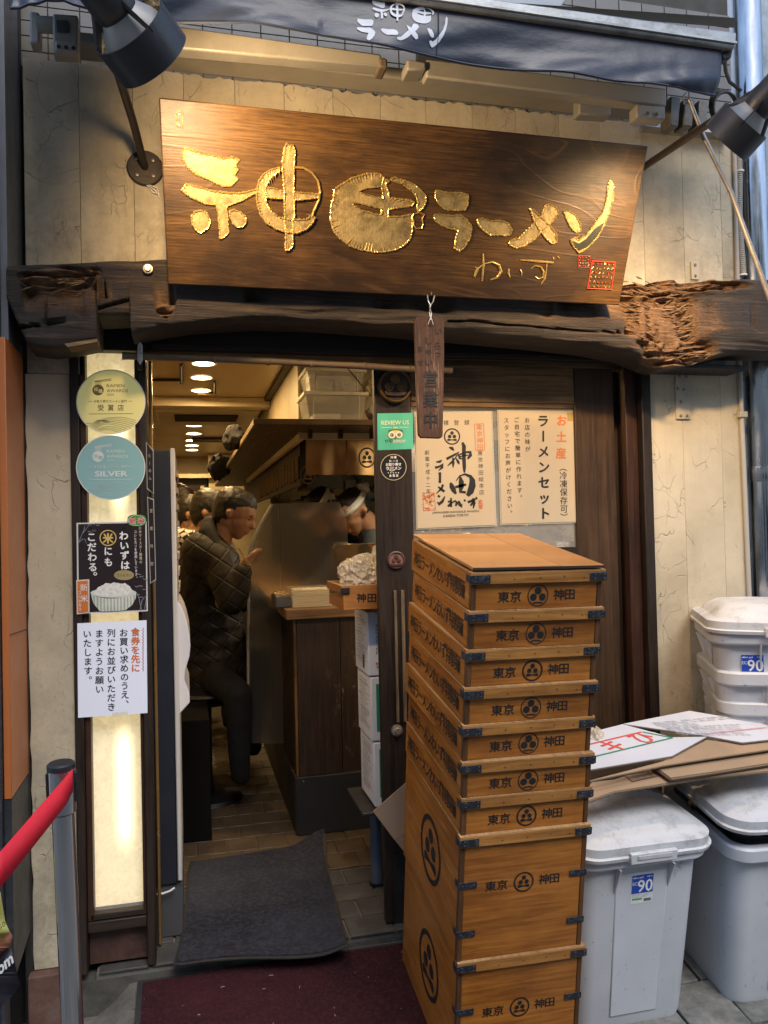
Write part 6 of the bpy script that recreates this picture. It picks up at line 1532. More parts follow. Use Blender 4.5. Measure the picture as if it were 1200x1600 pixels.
def bin_(name, M, lab, grp, a=.205, b=.205, h=.47, ra=.235, rb=.235, lidz=None, lidrot=0, body=True, sticker=True, only_rim=False, hd=.085, stx=0.0):
    t_ = thing(name, lab, 'rubbish bin', group=grp, M=M)
    def o_(nm, mb, m, par=t_, **k): mb.v = [M @ p for p in mb.v]; return obj(nm, mb, m, par, **k)
    lt_ = lambda z: (a+(ra-.022-a)*z/h, b+(rb-.022-b)*z/h)
    A1 = lt_(h)
    mb, m = rings([(a-.02,b-.02,.045,.0),(a-.004,b-.004,.05,.008),(a,b,.052,.03),(A1[0],A1[1],.055,h-.001)]); mb.f.append(tuple(range(m))); mb.mi.append(0)
    mb2, _ = rings([(A1[0]-.005,A1[1]-.005,.05,h-.001),(a-.006,b-.006,.047,.02)]); n0 = len(mb.v); mb.v += mb2.v; mb.f += [tuple(i+n0 for i in f) for f in mb2.f]+[tuple(range(n0+m, n0+2*m))]; mb.mi += [0]*(len(mb2.f)+1)
    o_('body', mb, BINM, smooth=40)
    # raised centre panels on each side
    for q in range(4):
        Rq = Matrix.Rotation(q*math.pi/2, 4, 'Z'); hw = .083
        y0 = -b-.0035; y1 = -A1[1]-.0035; z0, z1 = .05, h-.075
        f0 = lambda z: -(b+(A1[1]-b)*z/h)-.0035
        pm = MB(); ps = [(-hw*.92, f0(z0), z0), (hw*.92, f0(z0), z0), (hw, f0(z1), z1), (-hw, f0(z1), z1)]
        pm.prism(ps, (0,.006,0)); pm.v = [Rq @ p for p in pm.v]; o_('raised_panel', pm, BINM, bev=.003)
        for sx in (-1, 1):
            fm = MB(); fm.prism([(sx*hw, f0(h)-.026, h-.045), (sx*hw, f0(h)+.002, h-.045), (sx*hw, f0(h-.12)+.001, h-.13)], (.004*sx,0,0)); fm.v = [Rq @ p for p in fm.v]; o_('rim_rib', fm, BINM)
    mb, m = rings([(A1[0]-.004,A1[1]-.004,.055,h-.046),(ra-.004,rb-.004,.07,h-.046),(ra,rb,.07,h-.040),(ra,rb,.07,h-.006),(ra-.006,rb-.006,.066,h),(A1[0]-.006,A1[1]-.006,.05,h)]); o_('rim', mb, BINM, smooth=30)
    if sticker:
        z0 = h*.86; f0 = lambda z: -(b+(A1[1]-b)*z/h)-.0042; x0_, x1_ = -.034+stx, .036+stx
        H_ = .090; B_ = lambda x, z: V((x, f0(z), z))
        st_ = o_('label_sheet', MB().prism([B_(x0_,z0-H_), B_(x1_,z0-H_), B_(x1_,z0), B_(x0_,z0)], (0,.0008,0)), plain('bin_label_white', (.68,.70,.70,1), .4))
        o_('blue_field', MB().prism([B_(x0_+.001,z0-.058)+V((0,-.0006,0)), B_(x1_-.001,z0-.058)+V((0,-.0006,0)), B_(x1_-.001,z0-.001)+V((0,-.0006,0)), B_(x0_+.001,z0-.001)+V((0,-.0006,0))], (0,.0004,0)), plain('bin_label_blue', (.015,.06,.40,1), .35), st_)
        e_ = V((0,-.0009,0)); mb = MB()
        fit(mb, '90', B_(x0_+.020,z0-.054)+e_, B_(x1_-.003,z0-.054)+e_, B_(0,z0-.017)-B_(0,z0-.054), .02); fit(mb, 'EC', B_(x0_+.003,z0-.032)+e_, B_(x0_+.018,z0-.032)+e_, V((0,0,.010)), .015)
        fit(mb, 'eco pail', B_(x0_+.008,z0-.013)+e_, B_(x0_+.036,z0-.013)+e_, V((0,0,.007)), .03); fit(mb, '容量 90L', B_(x1_-.022,z0-.010)+e_, B_(x1_-.004,z0-.010)+e_, V((0,0,.004)), .02)
        mb.add([B_(x0_+.003,z0-.007)+e_, B_(x0_+.006,z0-.013)+e_, B_(x0_+.012,z0-.003)+e_, B_(x0_+.006,z0-.009)+e_], [(0,1,2,3)]); o_('white_print', mb, WHITE_INK, st_)
        mb = MB()
        for k in range(3): fit(mb, ['業務用エコ容器 リサイクルしてください','ポリプロピレン 耐冷温度','お取り扱い上の注意'][k], B_(x0_+.004,z0-.063-k*.004)+e_*.5, B_(x1_-.008-k*.008,z0-.063-k*.004)+e_*.5, V((0,0,.0028)))
        for k in range(14): x = x1_-.028+k*.0017; mb.add([B_(x,z0-.085)+e_*.5, B_(x+.0008*(1+k % 2),z0-.085)+e_*.5, B_(x+.0008*(1+k % 2),z0-.076)+e_*.5, B_(x,z0-.076)+e_*.5], [(0,1,2,3)])
        o_('small_print', mb, plain('dark_grey_ink', (.06,.05,.04,1), .6), st_)
        o_('green_field', MB().prism([B_(x0_+.004,z0-.079)+e_*.5, B_(x0_+.036,z0-.079)+e_*.5, B_(x0_+.036,z0-.073)+e_*.5, B_(x0_+.004,z0-.073)+e_*.5], (0,.0002,0)), plain('label_green', (.10,.32,.08,1), .5), st_)
    if lidz is not None:
        L = Matrix.Translation((0,0,lidz)) @ Matrix.Rotation(lidrot, 4, 'Z') @ Matrix.Rotation(R(1.5), 4, 'Y')
        la, lb = ra+.012, rb+.012
        mb, m = rings([(la-.008,lb-.008,.07,.0),(la,lb,.078,.002),(la+.002,lb+.002,.078,.012),(la-.004,lb-.004,.076,.016),(la-.005,lb-.005,.075,.040),(la-.014,lb-.014,.07,.045),(la-.030,lb-.030,.064,.046),(la-.036,lb-.036,.062,.052),(la-.050,lb-.052,.085,hd*.82+.01),(la-.075,lb-.08,.08,hd+.012),(la-.13,lb-.13,.06,hd+.020),(.02,.02,.01,hd+.022)])
        mb.f.append(tuple(len(mb.v)-m+k for k in range(m))); mb.mi.append(0); mb.v = [L @ p for p in mb.v]; ld = o_('lid', mb, LIDMM, smooth=45)
        for q in (0, 2):
            Rq = Matrix.Rotation(q*math.pi/2, 4, 'Z'); hm = MB().box(-.075, .075, -lb-.010, -lb+.004, -.006, .026); hm.v = [L @ Rq @ p for p in hm.v]; o_('lid_clip', hm, LIDMM, ld, bev=.003)
            hm = MB().box(-.055, .055, -lb-.0125, -lb-.0105, .008, .020); hm.v = [L @ Rq @ p for p in hm.v]; o_('clip_recess', hm, LIDMM, ld, bev=.002)
    return t_
TI = Matrix.Rotation(math.atan(.148), 4, 'X')
def binM(x, y, z=None, rz=0): return Matrix.Translation((x, y, (.095+.148*y if z is None else z)+.006)) @ TI @ Matrix.Rotation(R(rz), 4, 'Z')
bin_('rubbish_bin', binM(1.255, -.36), 'pale grey lidded bin with blue sticker, right beside the wooden boxes', 'grey bins along the wall', a=.180, b=.18, h=.575, ra=.218, rb=.215, lidz=.558, lidrot=R(2), hd=.055)
bin_('rubbish_bin', binM(1.80, -.36, rz=-3), 'pale grey bin with its lid propped up over a black bag, at the right edge', 'grey bins along the wall', a=.20, b=.19, h=.535, ra=.245, rb=.225, lidz=.578, lidrot=R(-2), hd=.055, stx=-.062)
o = crumple('rubbish_bag', (binM(1.80,-.36) @ V((0,0,.540))), (.215,.20,.045), plain('black_bin_bag', (.012,.012,.013,1), .25, bump=.5, bs=20), None, .18, 10, 3, 70, 20); tag(o, 'black rubbish bag bulging under the propped lid of the right bin', 'rubbish bag')
# nested stack of bins
zt_ = 1.155; cx_, cy_ = 1.985, -.29; rz_ = -27
for k, dz in enumerate((0, .135, .235, .335)):
    Mx = Matrix.Translation((cx_+.012*k, cy_+.0, zt_-dz-.56)) @ Matrix.Rotation(R(rz_+(0,2,-1,1)[k]), 4, 'Z')
    bin_('rubbish_bin', Mx, ['lidded top grey bin with blue sticker in the nested stack', 'second grey bin down in the nested stack at the right edge', 'third grey bin down in the nested stack at the right edge', 'lowest grey bin of the nested stack at the right edge'][k], 'nested stack of grey bins', a=.205-.001*k, b=.205-.001*k, h=.56, ra=.235, rb=.235, lidz=.545 if k == 0 else None, sticker=(k == 0), hd=.075, stx=-.11)
# the crate they stand on
o = obj('bin_pallet', MB().box(cx_-.18, cx_+.18, cy_-.16, cy_+.18, .03, zt_-.335-.56), plain('grey_crate', (.2,.2,.21,1), .6), bev=.005); tag(o, 'low grey crate under the nested stack of bins, hidden behind the front bins', 'crate')

# ------------------------------------------------------------------ flattened cardboard on the bins
WCB = plain('white_cardboard', (.50,.52,.57,1), .6, var=.08, vs=5); CBE = plain('corrugated_edge', (.16,.11,.07,1), .9)
CBB = plain('brown_cardboard_sheet', (.33,.225,.135,1), .8, var=.12, vs=5, bump=.1)
def zpl(z, sl_x=0.0, sl_y=0.0): 
    n = V((-sl_x, -sl_y, 1)).normalized(); return (V((1.4, -.2, z)), n)
def cardboard(lab, polys, pl, m, th_=.006, creases=()):
    t_ = thing('flattened_box', lab, 'cardboard', P(*polys[0][0], pl))
    for cs in polys:
        pts = [P(x, y, pl) for x, y in cs]; n_ = pl[1]
        o = obj('panel', MB().prism(pts, -n_*th_), [m, CBE], t_)
        c = sum(pts, V())/len(pts)
        ed = MB()
        for i in range(len(pts)):
            a, b = pts[i], pts[(i+1) % len(pts)]
            mid = (a+b)/2
            if (mid-c).y < 0 or True: 
                off_ = -n_*th_*.5; ed.tube([a+off_, b+off_], th_*.30, 4, caps=False)
        obj('corrugated_edge', ed, CBE, o)
    return t_
pw_ = zpl(.924, .0, .30)
wcb = cardboard('white flattened carton with red and green print, top of the cardboard pile on the bins', [[(915,1146),(973,1131.5),(1050,1152),(1104,1151),(1050,1181),(918,1203)], [(974,1131),(1077,1110.5),(1240,1138),(1240,1151),(1160,1160),(1106,1150)]], pw_, WCB)
n_ = pw_[1]; up1 = (pw_[0]+n_*.0012, n_)
mb = MB(); 
def lpl(mb, pts, w_, pl):
    for a, b in zip(pts[:-1], pts[1:]):
        A_, B_ = P(*a, pl), P(*b, pl); d = (B_-A_).normalized(); s_ = d.cross(n_)*w_/2; mb.add([A_-s_, A_+s_, B_+s_, B_-s_], [(0,1,2,3)])
mb = MB(); lpl(mb, [(920,1163),(1002,1143.5)], .006, up1); flat('red_border', mb, REDPR, wcb)
mb = MB(); lpl(mb, [(920,1184),(1051,1152.5),(1004,1143.5)], .006, up1); flat('green_border', mb, GREENP, wcb)
mb = MB(); B0 = P(938,1171,up1); ax_ = (P(1010,1152,up1)-P(938,1171,up1)).normalized(); ay_ = (P(960,1160,up1)-P(975,1166,up1)).normalized()
for i, ch in enumerate(('キ', 'ひ')): em(mb, ch, P((957,1003)[i], (1165,1152.5)[i], up1), ax_*.075, ay_*.085, .02)
flat('red_lettering', mb, REDPR, wcb)
mb = MB(); r_ = random.Random(2)
for i in range(10):
    a = (1020+i*5, 1131+i*2.0); L = P(*a, up1); d = (P(1120+i*4, 1122+i*3, up1)-L).normalized(); U = (P(a[0]-6, a[1]-2, up1)-L).normalized()*.012
    fit(mb, ['名称 生中華麺','原材料名 小麦粉 食塩','内容量 10kg','保存方法 要冷蔵','賞味期限','製造者 製麺株式会社','東京都千代田区神田','すみやきかつだれ','取扱注意','天地無用'][i], L, L+d*r_.uniform(.12,.3), U)
flat('grey_lettering', mb, plain('grey_print_light', (.33,.33,.36,1), .7), wcb)
mb = MB(); 
for i in range(6):
    a = (1100+i*14, 1148-i*1.5); L = P(*a, up1); d = (P(a[0]+60, a[1]-6, up1)-L).normalized(); U = (P(a[0]-6, a[1]-2, up1)-L).normalized()*.010; fit(mb, '品質管理保証印', L, L+d*.09, U)
flat('pink_lettering', mb, plain('pink_print', (.55,.25,.27,1), .7), wcb)
cardboard('brown inner sheet of the opened carton just under the white one', [[(912,1222),(1035,1190),(1104,1156),(1160,1163),(1240,1152),(1240,1165),(1100,1186),(1036,1196)]], zpl(.910, .0, .29), CBB)
cardboard('thick folded brown carton in the middle of the cardboard pile', [[(1022,1196),(1128,1170),(1240,1160),(1240,1186),(1110,1206),(1048,1215)]], zpl(.886, .0, .27), CBB, .012)
cardboard('white faced sheet peeking between the brown cartons on the bins', [[(1030,1192),(1130,1168),(1240,1158),(1240,1164),(1110,1180),(1035,1197)]], zpl(.896, .0, .28), WCB, .004)
lowc = cardboard('long brown carton with a faded stamp at the bottom of the cardboard pile', [[(905,1243),(925,1222),(960,1218),(1020,1200),(1120,1205),(1240,1180),(1240,1200),(1100,1214),(960,1236),(915,1252)]], zpl(.862, .0, .26), CBB, .010)
up2 = (zpl(.862,.0,.26)[0]+n_*.002, zpl(.862,.0,.26)[1]); mb = MB()
for i in range(4):
    L = P(978+i*3, 1212+i*2.6, up2); d = (P(1030+i*3, 1205+i*2, up2)-L).normalized(); fit(mb, '天地無用取扱注意', L, L+d*.11, V((0,.012,0)))
lpl(mb, [(975,1211),(1022,1203),(1034,1211),(988,1221),(975,1211)], .003, up2); flat('stamp', mb, BRPR, lowc)
o = obj('cardboard_bundle', MB().box(1.14, 1.62, -.42, -.12, .70, .765), CBB, bev=.004); tag(o, 'thick bundle of folded brown cardboard under the loose sheets on the bins', 'cardboard')
o = crumple('white_plastic_bag', P(929, 1163, -.42), (.03,.03,.05), BAG, None, .4, 8, 12, 40, 15); tag(o, 'small white plastic bag squeezed between the wooden boxes and the cardboard', 'plastic bag')
# ------------------------------------------------------------------ folded awning
YA = -.75
t = NT('navy_awning_vinyl'); n1 = t.noise(2.5, t.map((1,1,3)), detail=5); t.set(col=t.ramp(n1, [(.3, (.012,.017,.032,1)), (.7, (.022,.030,.052,1))]), rough=.42, spec=.45); t.bump(t.noise(9, t.map((1,1,2)), detail=4), .25, .01); NAVYV = t.m
ALU = plain('weathered_aluminium', (.36,.37,.36,1), .4, .6, .2, 10, .2, dirt=((.04,.04,.035,1), .8, 9))
CAS = plain('off_white_awning_metal', (.30,.285,.25,1), .45, .1, .1, 4, dirt=((.14,.12,.09,1), .5, 5))
aw = thing('awning', 'folded navy blue awning with white brushed characters and pale arms above the sign', 'awning', (.6, -.4, 2.85))
TOPA = [(20,-62),(245,-54),(633,2),(1128,78)]
BOTA = [(20,26),(60,16),(100,10),(150,22),(240,34),(395,45),(600,80),(815,111),(960,133),(1030,139),(1121,147)]
def vf(u, v):
    px = 20+1106*u; a = P(px, interp(TOPA, px), YA); b = P(px-6*v*u, interp(BOTA, px), YA); p = a.lerp(b, v)
    fold = .018*math.sin(px*.016+2.2*v*(1 if px > 500 else -1)+1.2*noise.noise(V((px*.006, v*1.5, 3)))) + .012*noise.noise(V((px*.012+v*2.0, v*2.2, 1)))
    wr = .014*noise.noise(V((px*.045, v*2, 7)))*(sm((px-950)/120)+sm((160-px)/80))*v
    p.y += (fold*.8+wr)*v - .012*v; return p
mb = MB(); mb.grid(vf, 220, 26); fab = obj('valance', mb, NAVYV, aw, smooth=180, recalc=False)
sol = fab.modifiers.new('thick', 'SOLIDIFY'); sol.thickness = .002
seam = MB().tube([vf(.60, v/12)+V((0,-.003,0)) for v in range(13)], .0018, 4); obj('seam', seam, NAVYV, aw)
hem = MB().tube([vf(u/80, 1)+V((0,-.001,0)) for u in range(81)], .0035, 6); obj('hem', hem, NAVYV, aw, smooth=True)
# front bar
a0, a1 = P(235, -57, YA-.02), P(1150, 75, YA-.02); b0, b1 = P(235, -75, YA-.02), P(1152, 50, YA-.02)
obj('front_bar', MB().prism([a0, a1, b1, b0], (0,.05,0)), ALU, aw, bev=.006)
obj('bar_lip', MB().prism([a0+V((0,-.006,.010)), a1+V((0,-.006,.010)), a1+V((0,-.006,.016)), a0+V((0,-.006,.016))], (0,.005,0)), ALU, aw)
obj('bar_end_cap', MB().prism([P(1128,84,YA), P(1146,76,YA), P(1143,90,YA), P(1130,93,YA)], (0,.03,0)), IRON, aw, bev=.003)
# canopy sheet above the bar
mb = MB(); mb.grid(lambda u, v: P(20+1130*u, -25+75*u-14, YA).lerp(V((P(20+1130*u, -10+90*u, -.12).x, -.12, P(20+1130*u, -40+90*u, -.12).z)), v)+V((0,0,.015)), 40, 6); obj('canopy', mb, NAVYV, aw, smooth=True)
def bar(name, x0, y0t, y0b, x1_, y1t, y1b, Y, d, m=CAS, bev=.006):
    return obj(name, MB().prism([P(x0,y0b,Y), P(x1_,y1b,Y), P(x1_,y1t,Y), P(x0,y0t,Y)], (0,d,0)), m, aw, bev=bev)
bar('arm', 262, 38, 74, 596, 84, 104, -.42, .05)
bar('arm', 666, 92, 120, 1042, 138, 166, -.42, .05)
bar('arm_elbow', 592, 88, 104, 606, 91, 106, -.43, .07, plain('rusty_metal', (.12,.09,.06,1), .7, bump=.5))
bar('arm_elbow', 636, 92, 109, 666, 96, 109, -.43, .07, CAS)
bar('roller_housing', 118, 48, 66, 1040, 152, 170, -.16, .10)
bar('torsion_bar', 250, 78, 88, 1030, 168, 178, -.11, .04)
for (x0, y0, x1_, y1_, Y, nm) in ((82,20,122,82,-.40,'bracket'), (905,150,955,178,-.20,'bracket'), (995,162,1040,184,-.44,'bracket'), (46,16,62,66,-.36,'bracket')):
    obj(nm, MB().prism([P(x0,y1_,Y), P(x1_,y1_+3,Y), P(x1_,y0+3,Y), P(x0,y0,Y)], (0,.05,0)), CAS, aw, bev=.006)
obj('bracket_foot', MB().prism([P(86,78,-.42), P(122,81,-.42), P(120,66,-.42), P(86,62,-.42)], (0,.03,0)), CAS, aw, bev=.004)
for k in range(3):
    c = P(92+k*11.5, 73+k*1, -.425); obj('bolt_hole', MB().lathe([(0,.0),(.0055,.001),(.0055,0)], c, (0,-1,0), 14), INK, aw)
for k in range(2):
    c = P(1012+k*14, 177+k*1.5, -.445); obj('bolt_hole', MB().lathe([(0,.0),(.006,.001),(.006,0)], c, (0,-1,0), 14), plain('rusty_metal', (.12,.09,.06,1), .7), aw)
obj('roller_tube', MB().tube([P(58,38,-.36), P(86,40,-.36)], .022, 14), CAS, aw)
obj('black_window', MB().prism([P(88,31,-.405), P(106,32,-.405), P(107,50,-.405), P(89,49,-.405)], (0,.003,0)), plain('dark_plate', (.05,.05,.055,1), .5), aw)
for k in range(3): obj('end_mechanism', MB().prism([P(1048+k*22,150+k*3,-.30), P(1064+k*22,152+k*3,-.30), P(1060+k*22,198,-.30), P(1046+k*22,196,-.30)], (0,.06,0)), plain('grimy_metal', (.15,.14,.12,1), .5, .4, .4, 20, .4), aw, bev=.004)
obj('flashing', MB().prism([P(1010,192,-.05), P(1145,204,-.05), P(1145,210,-.05), P(1010,197,-.05)], (0,.05,0)), plain('sheet_flashing', (.4,.4,.38,1), .4, .5, .2, 8, .3), aw)
# lettering: same brush shapes as on the sign, rearranged in two rows
def bbox(polys): 
    xs_ = [p[0] for pl in polys for p in pl]; ys2 = [p[1] for pl in polys for p in pl]; return min(xs_), min(ys2), max(xs_), max(ys2)
TG = [(KAN, [], (270,5,600,258)), (DEN, DHO, (682,84,915,278)), (RA, [], (112,222,302,490)), (BAR, [], (358,343,536,425)), (ME, [], (525,284,753,480)), (NN, [], (836,190,1056,526))]
AWHITE = plain('awning_white_paint', (.72,.72,.74,1), .6)
for polys, holes, (bx0, by0, bx1, by1) in TG:
    q0, r0, q1, r1 = bbox(polys); mb = MB()
    def T(p): return (540+(bx0+(p[0]-q0)/(q1-q0)*(bx1-bx0))/6.667, (by0+(p[1]-r0)/(r1-r0)*(by1-by0))/6.667)
    def onv(x, y):
        u = (x-20)/1106; px = 20+1106*u; yt = interp(TOPA, px); yb_ = interp(BOTA, px); v = (y-yt)/(yb_-yt); p = vf(u, v); return p + V((0,-.0035,0))
    for k, pl in enumerate(polys):
        def dens(L): 
            o = []
            for i, (x, y) in enumerate(L):
                x2, y2 = L[(i+1) % len(L)]; n = max(1, int(math.hypot(x2-x, y2-y)/3))
                o += [(x+(x2-x)*q/n, y+(y2-y)*q/n) for q in range(n)]
            return o
        vs, fs = shape([dens([T(p) for p in pl])], [dens([T(p) for p in h]) for h in (holes if k == 0 else [])]); mb.add([onv(x, y)+V((0,-.0004*k,0)) for x, y in vs], fs)
    if polys is KAN:
        pts = [onv(*T(p))+V((0,-.001,0)) for p in KARC]; mb.tube(pts, .0022, 5)
    obj('painted_character', mb, AWHITE, aw)
# wall panel and pipes above the awning at right
up = thing('upper_canopy_box', 'pale grey soffit panel above the awning at the top of the picture', 'panel', P(780, 10, -.35))
obj('panel', MB().prism([P(690,14,-.35), P(862,32,-.35), P(905,-30,-.35), P(690,-30,-.35)], (0,.3,0)), plain('pale_soffit', (.40,.43,.44,1), .5), up, bev=.004)
c = P(686, 6, -.35); obj('nut', MB().ball(P(682,5,-.36), .008, 8, 6), IRON, up)

# ------------------------------------------------------------------ spotlights on arms
LBODY = plain('dark_grey_lamp_paint', (.028,.029,.034,1), .45, .1, .25, 12, .2, coat=.1); LARM = plain('lamp_arm_brown', (.035,.027,.023,1), .5, .2, .2, 20, .3)
REFL = plain('pale_reflector', (.26,.25,.24,1), .45, .3); BULB = glow('lit_bulb', (1,.75,.4,1), 14)
def spotlight(lab, c, ax, base, elbow, R_=.092, L_=.085, knobs=True):
    """drum hood at c, pointing along ax; body behind joined with spokes; arm to a round wall plate"""
    c = V(c); ax = V(ax).normalized(); th = thing('spotlight', lab, 'spotlight', base, 'spotlights on arms lighting the sign')
    obj('hood', MB().lathe([(R_,0),(R_*1.02,L_),(R_*.985,L_),(R_*.965,0),(R_,0)], c, ax, 40), LBODY, th, smooth=35)
    a = V((0,0,1)); u = ax.cross(a).normalized(); b = ax.cross(u)
    obj('reflector', MB().lathe([(R_*.50,-.03),(R_*.72,.0),(R_*.86,.03),(R_*.84,.03),(R_*.70,.002),(R_*.48,-.028)], c, ax, 32), REFL, th, smooth=True)
    obj('lamp_front', MB().lathe([(0,.028),(R_*.5,.030),(R_*.85,.024)], c, ax, 28), BULB, th, smooth=True)
    obj('lamp_body', MB().lathe([(0,-.20),(R_*.50,-.195),(R_*.54,-.185),(R_*.56,-.05),(R_*.50,-.03),(0,-.028)], c, ax, 32), LBODY, th, smooth=40)
    for k in range(3):
        an = 2*math.pi*k/3+.5; d = u*math.cos(an)+b*math.sin(an)
        obj('spoke', MB().prism([c+d*R_*.52-ax*.06+u*.004, c+d*R_*.98+ax*.0+u*.004, c+d*R_*.98+ax*.014+u*.004, c+d*R_*.52-ax*.035+u*.004], -u*.008), LBODY, th)
    obj('arm', MB().tube([V(base)]+[V(e) for e in elbow], .0125, 12), LARM, th, smooth=True)
    obj('yoke', MB().tube([V(elbow[-1]), c-ax*.10+(V(elbow[-1])-c).normalized()*.045], .010, 8), LARM, th)
    obj('wall_plate', MB().lathe([(0,.012),(.054,.011),(.058,.007),(.058,.0)], V(base)+V((0,.0,0)), (0,-1,0), 36), LARM, th, smooth=40)
    for k in range(4):
        an = math.pi/4+k*math.pi/2; q = V(base)+V((.036*math.cos(an), -.011, .036*math.sin(an)))
        obj('screw', MB().lathe([(0,.004),(.005,.003),(.006,0)], q, (0,-1,0), 10), SCREW, th)
    return th
bl = P(227, 264, -.002); cl = P(200, 40, -.86); axl = V((.60,.66,-.46)).normalized()
spotlight('dark spotlight on a bent arm at the top left, aimed at the sign', cl, axl, bl, [P(208,190,-.22), P(176,85,-.70)])
mb = MB(); 
for k in range(3): mb.tube([bl+V((.0,-.008,-.05)), P(238+k*4,300-k*3,-.01), P(249,303+k*3,-.01)], .0012, 5)
o = obj('loose_wires', mb, plain('white_cable', (.7,.7,.68,1), .4), None); tag(o, 'thin loose wires below the round plate of the left spotlight', 'wires'); o['kind'] = 'stuff'
cr_ = P(1166, 188, -.85); axr = V((-.40,.72,-.58)).normalized()
br = P(960, 292, -.0)
spotlight('dark spotlight at the right edge on an arm coming from behind the sign', cr_, axr, br, [P(1010,258,-.13), P(1112,190,-.55), P(1172,150,-.85)], R_=.074, L_=.070)

# ------------------------------------------------------------------ stay rod, conduits, steel column
TUBG = plain('galvanised_tube', (.30,.28,.26,1), .45, .7, .2, 30, .2)
o = thing('awning_crank_rod', 'thin metal crank rod hanging diagonally across the right end of the beam', 'rod', P(1200,466,-.42))
obj('rod', MB().tube([P(1077,156,-.42), P(1100,215,-.42), P(1142,300,-.43), P(1166,367,-.43), P(1204,470,-.44)], [.006,.008,.008,.0085,.009], 10), TUBG, o, smooth=True)
obj('hook_eye', MB().tube([P(1072,146,-.41), P(1066,152,-.41), P(1070,162,-.41), P(1078,160,-.41), P(1077,152,-.42)], .004, 6), TUBG, o)
CONM = plain('cream_conduit', (.38,.36,.32,1), .5, var=.1)
o = thing('flexible_conduit', 'ribbed flexible conduit running up the right edge of the plaster above the beam', 'conduit', P(1155, 430, -.02))
A, B = P(1152,205,-.012), P(1160,430,-.012); mb = MB(); n = 150; pts = [A.lerp(B, k/n)+V((.004*math.sin(k*.05),0,0)) for k in range(n+1)]
mb.tube(pts, [.0135 if k % 2 else .0110 for k in range(n+1)], 10); obj('tube', mb, CONM, o, smooth=60)
for y in (268, 430): obj('cable_tie', MB().lathe([(.0145,-.003),(.016,-.003),(.016,.003),(.0145,.003)], P(1154+(y-205)*.03,y,-.012), (0,0,1), 14), plain('white_cable', (.7,.7,.68,1), .4), o)
o = thing('straight_conduit', 'straight cream conduit pipe beside the right plaster edge, clamped below the beam', 'pipe', P(1172, 920, -.02))
obj('pipe', MB().tube([P(1147,210,-.008), P(1155,560,-.01), P(1172,960,-.01), P(1175,1100,-.01)], .009, 12), CONM, o, smooth=True)
c = P(1161,648,-.012); obj('clamp', MB().box(c.x-.022, c.x+.014, -.024, -.001, c.z-.012, c.z+.012), CREAMMETAL, o, bev=.004)
o = thing('coiled_cable', 'coil of black cable hanging behind the right spotlight', 'cable', P(1135,170,-.2))
mb = MB()
for k in range(5): 
    c = P(1130+k*1.5, 168+k, -.2-.01*k); mb.tube([c+V((.055*math.cos(a*.35), .0, .065*math.sin(a*.35))) for a in range(19)], .0055, 6)
obj('coil', mb, INK, o, smooth=True); obj('lead', MB().tube([P(1132,90,-.6), P(1134,112,-.5), P(1140,128,-.4), P(1158,142,-.4)], .006, 6), INK, o, smooth=True)
CHR = NT('scuffed_chrome'); n1 = CHR.noise(5, CHR.map((6,6,.8)), detail=8); CHR.set(col=CHR.ramp(n1, [(.3,(.30,.31,.33,1)),(.7,(.62,.63,.64,1))]), metal=1, rough=CHR.rng(n1, .35, .65, .10, .30)); CHR.bump(CHR.noise(3, CHR.map((3,3,1))), .12, .01); CHRM = CHR.m
o = thing('steel_column', 'tall round shiny stainless steel column at the right edge beside the plaster wall', 'column', (2.22,-.0,0))
xa1 = P(1167, 700, .03).x+.0; c0 = P(1188, 700, .05)
obj('column', MB().tube([(c0.x, .06, -.1), (c0.x, .06, 4.2)], .062, 40), CHRM, o, smooth=50)
obj('seam_ring', MB().lathe([(.0625,-.03),(.064,-.02),(.064,.02),(.0625,.03)], (c0.x,.06,P(1188,740,.0).z), (0,0,1), 40), CHRM, o, smooth=50)
obj('side_strip', MB().box(2.118, c0.x-.045, .05, .10, -.05, 4.2), plain('striped_grey_profile', (.30,.33,.36,1), .3, .6, .2, 6), o, bev=.004)
# neighbour at right: grey stone above, corrugated metal below
o = thing('neighbour_wall', 'sliver of blue grey neighbouring shop front at the right edge', 'wall', (2.5,.2,0))
t = NT('mottled_grey_stone'); n1 = t.noise(7, detail=8, rough=.7); t.set(col=t.ramp(n1, [(.35,(.16,.20,.22,1)),(.65,(.40,.46,.48,1))]), rough=.4); 
obj('stone_panel', MB().box(c0.x+.03, 4.5, .12, .3, 2.1, 4.6), t.m, o)
obj('teal_trim', MB().box(c0.x+.04, 4.5, .08, .119, 2.0, 2.10), plain('teal_paint', (.03,.18,.16,1), .5), o)
for k in range(12): obj('shutter_rib', MB().box(c0.x+.05+.1*k, c0.x+.145+.1*k, .09, .13, -.1, 1.999), plain('grey_shutter', (.20,.21,.25,1), .45, .3), o, bev=.008)
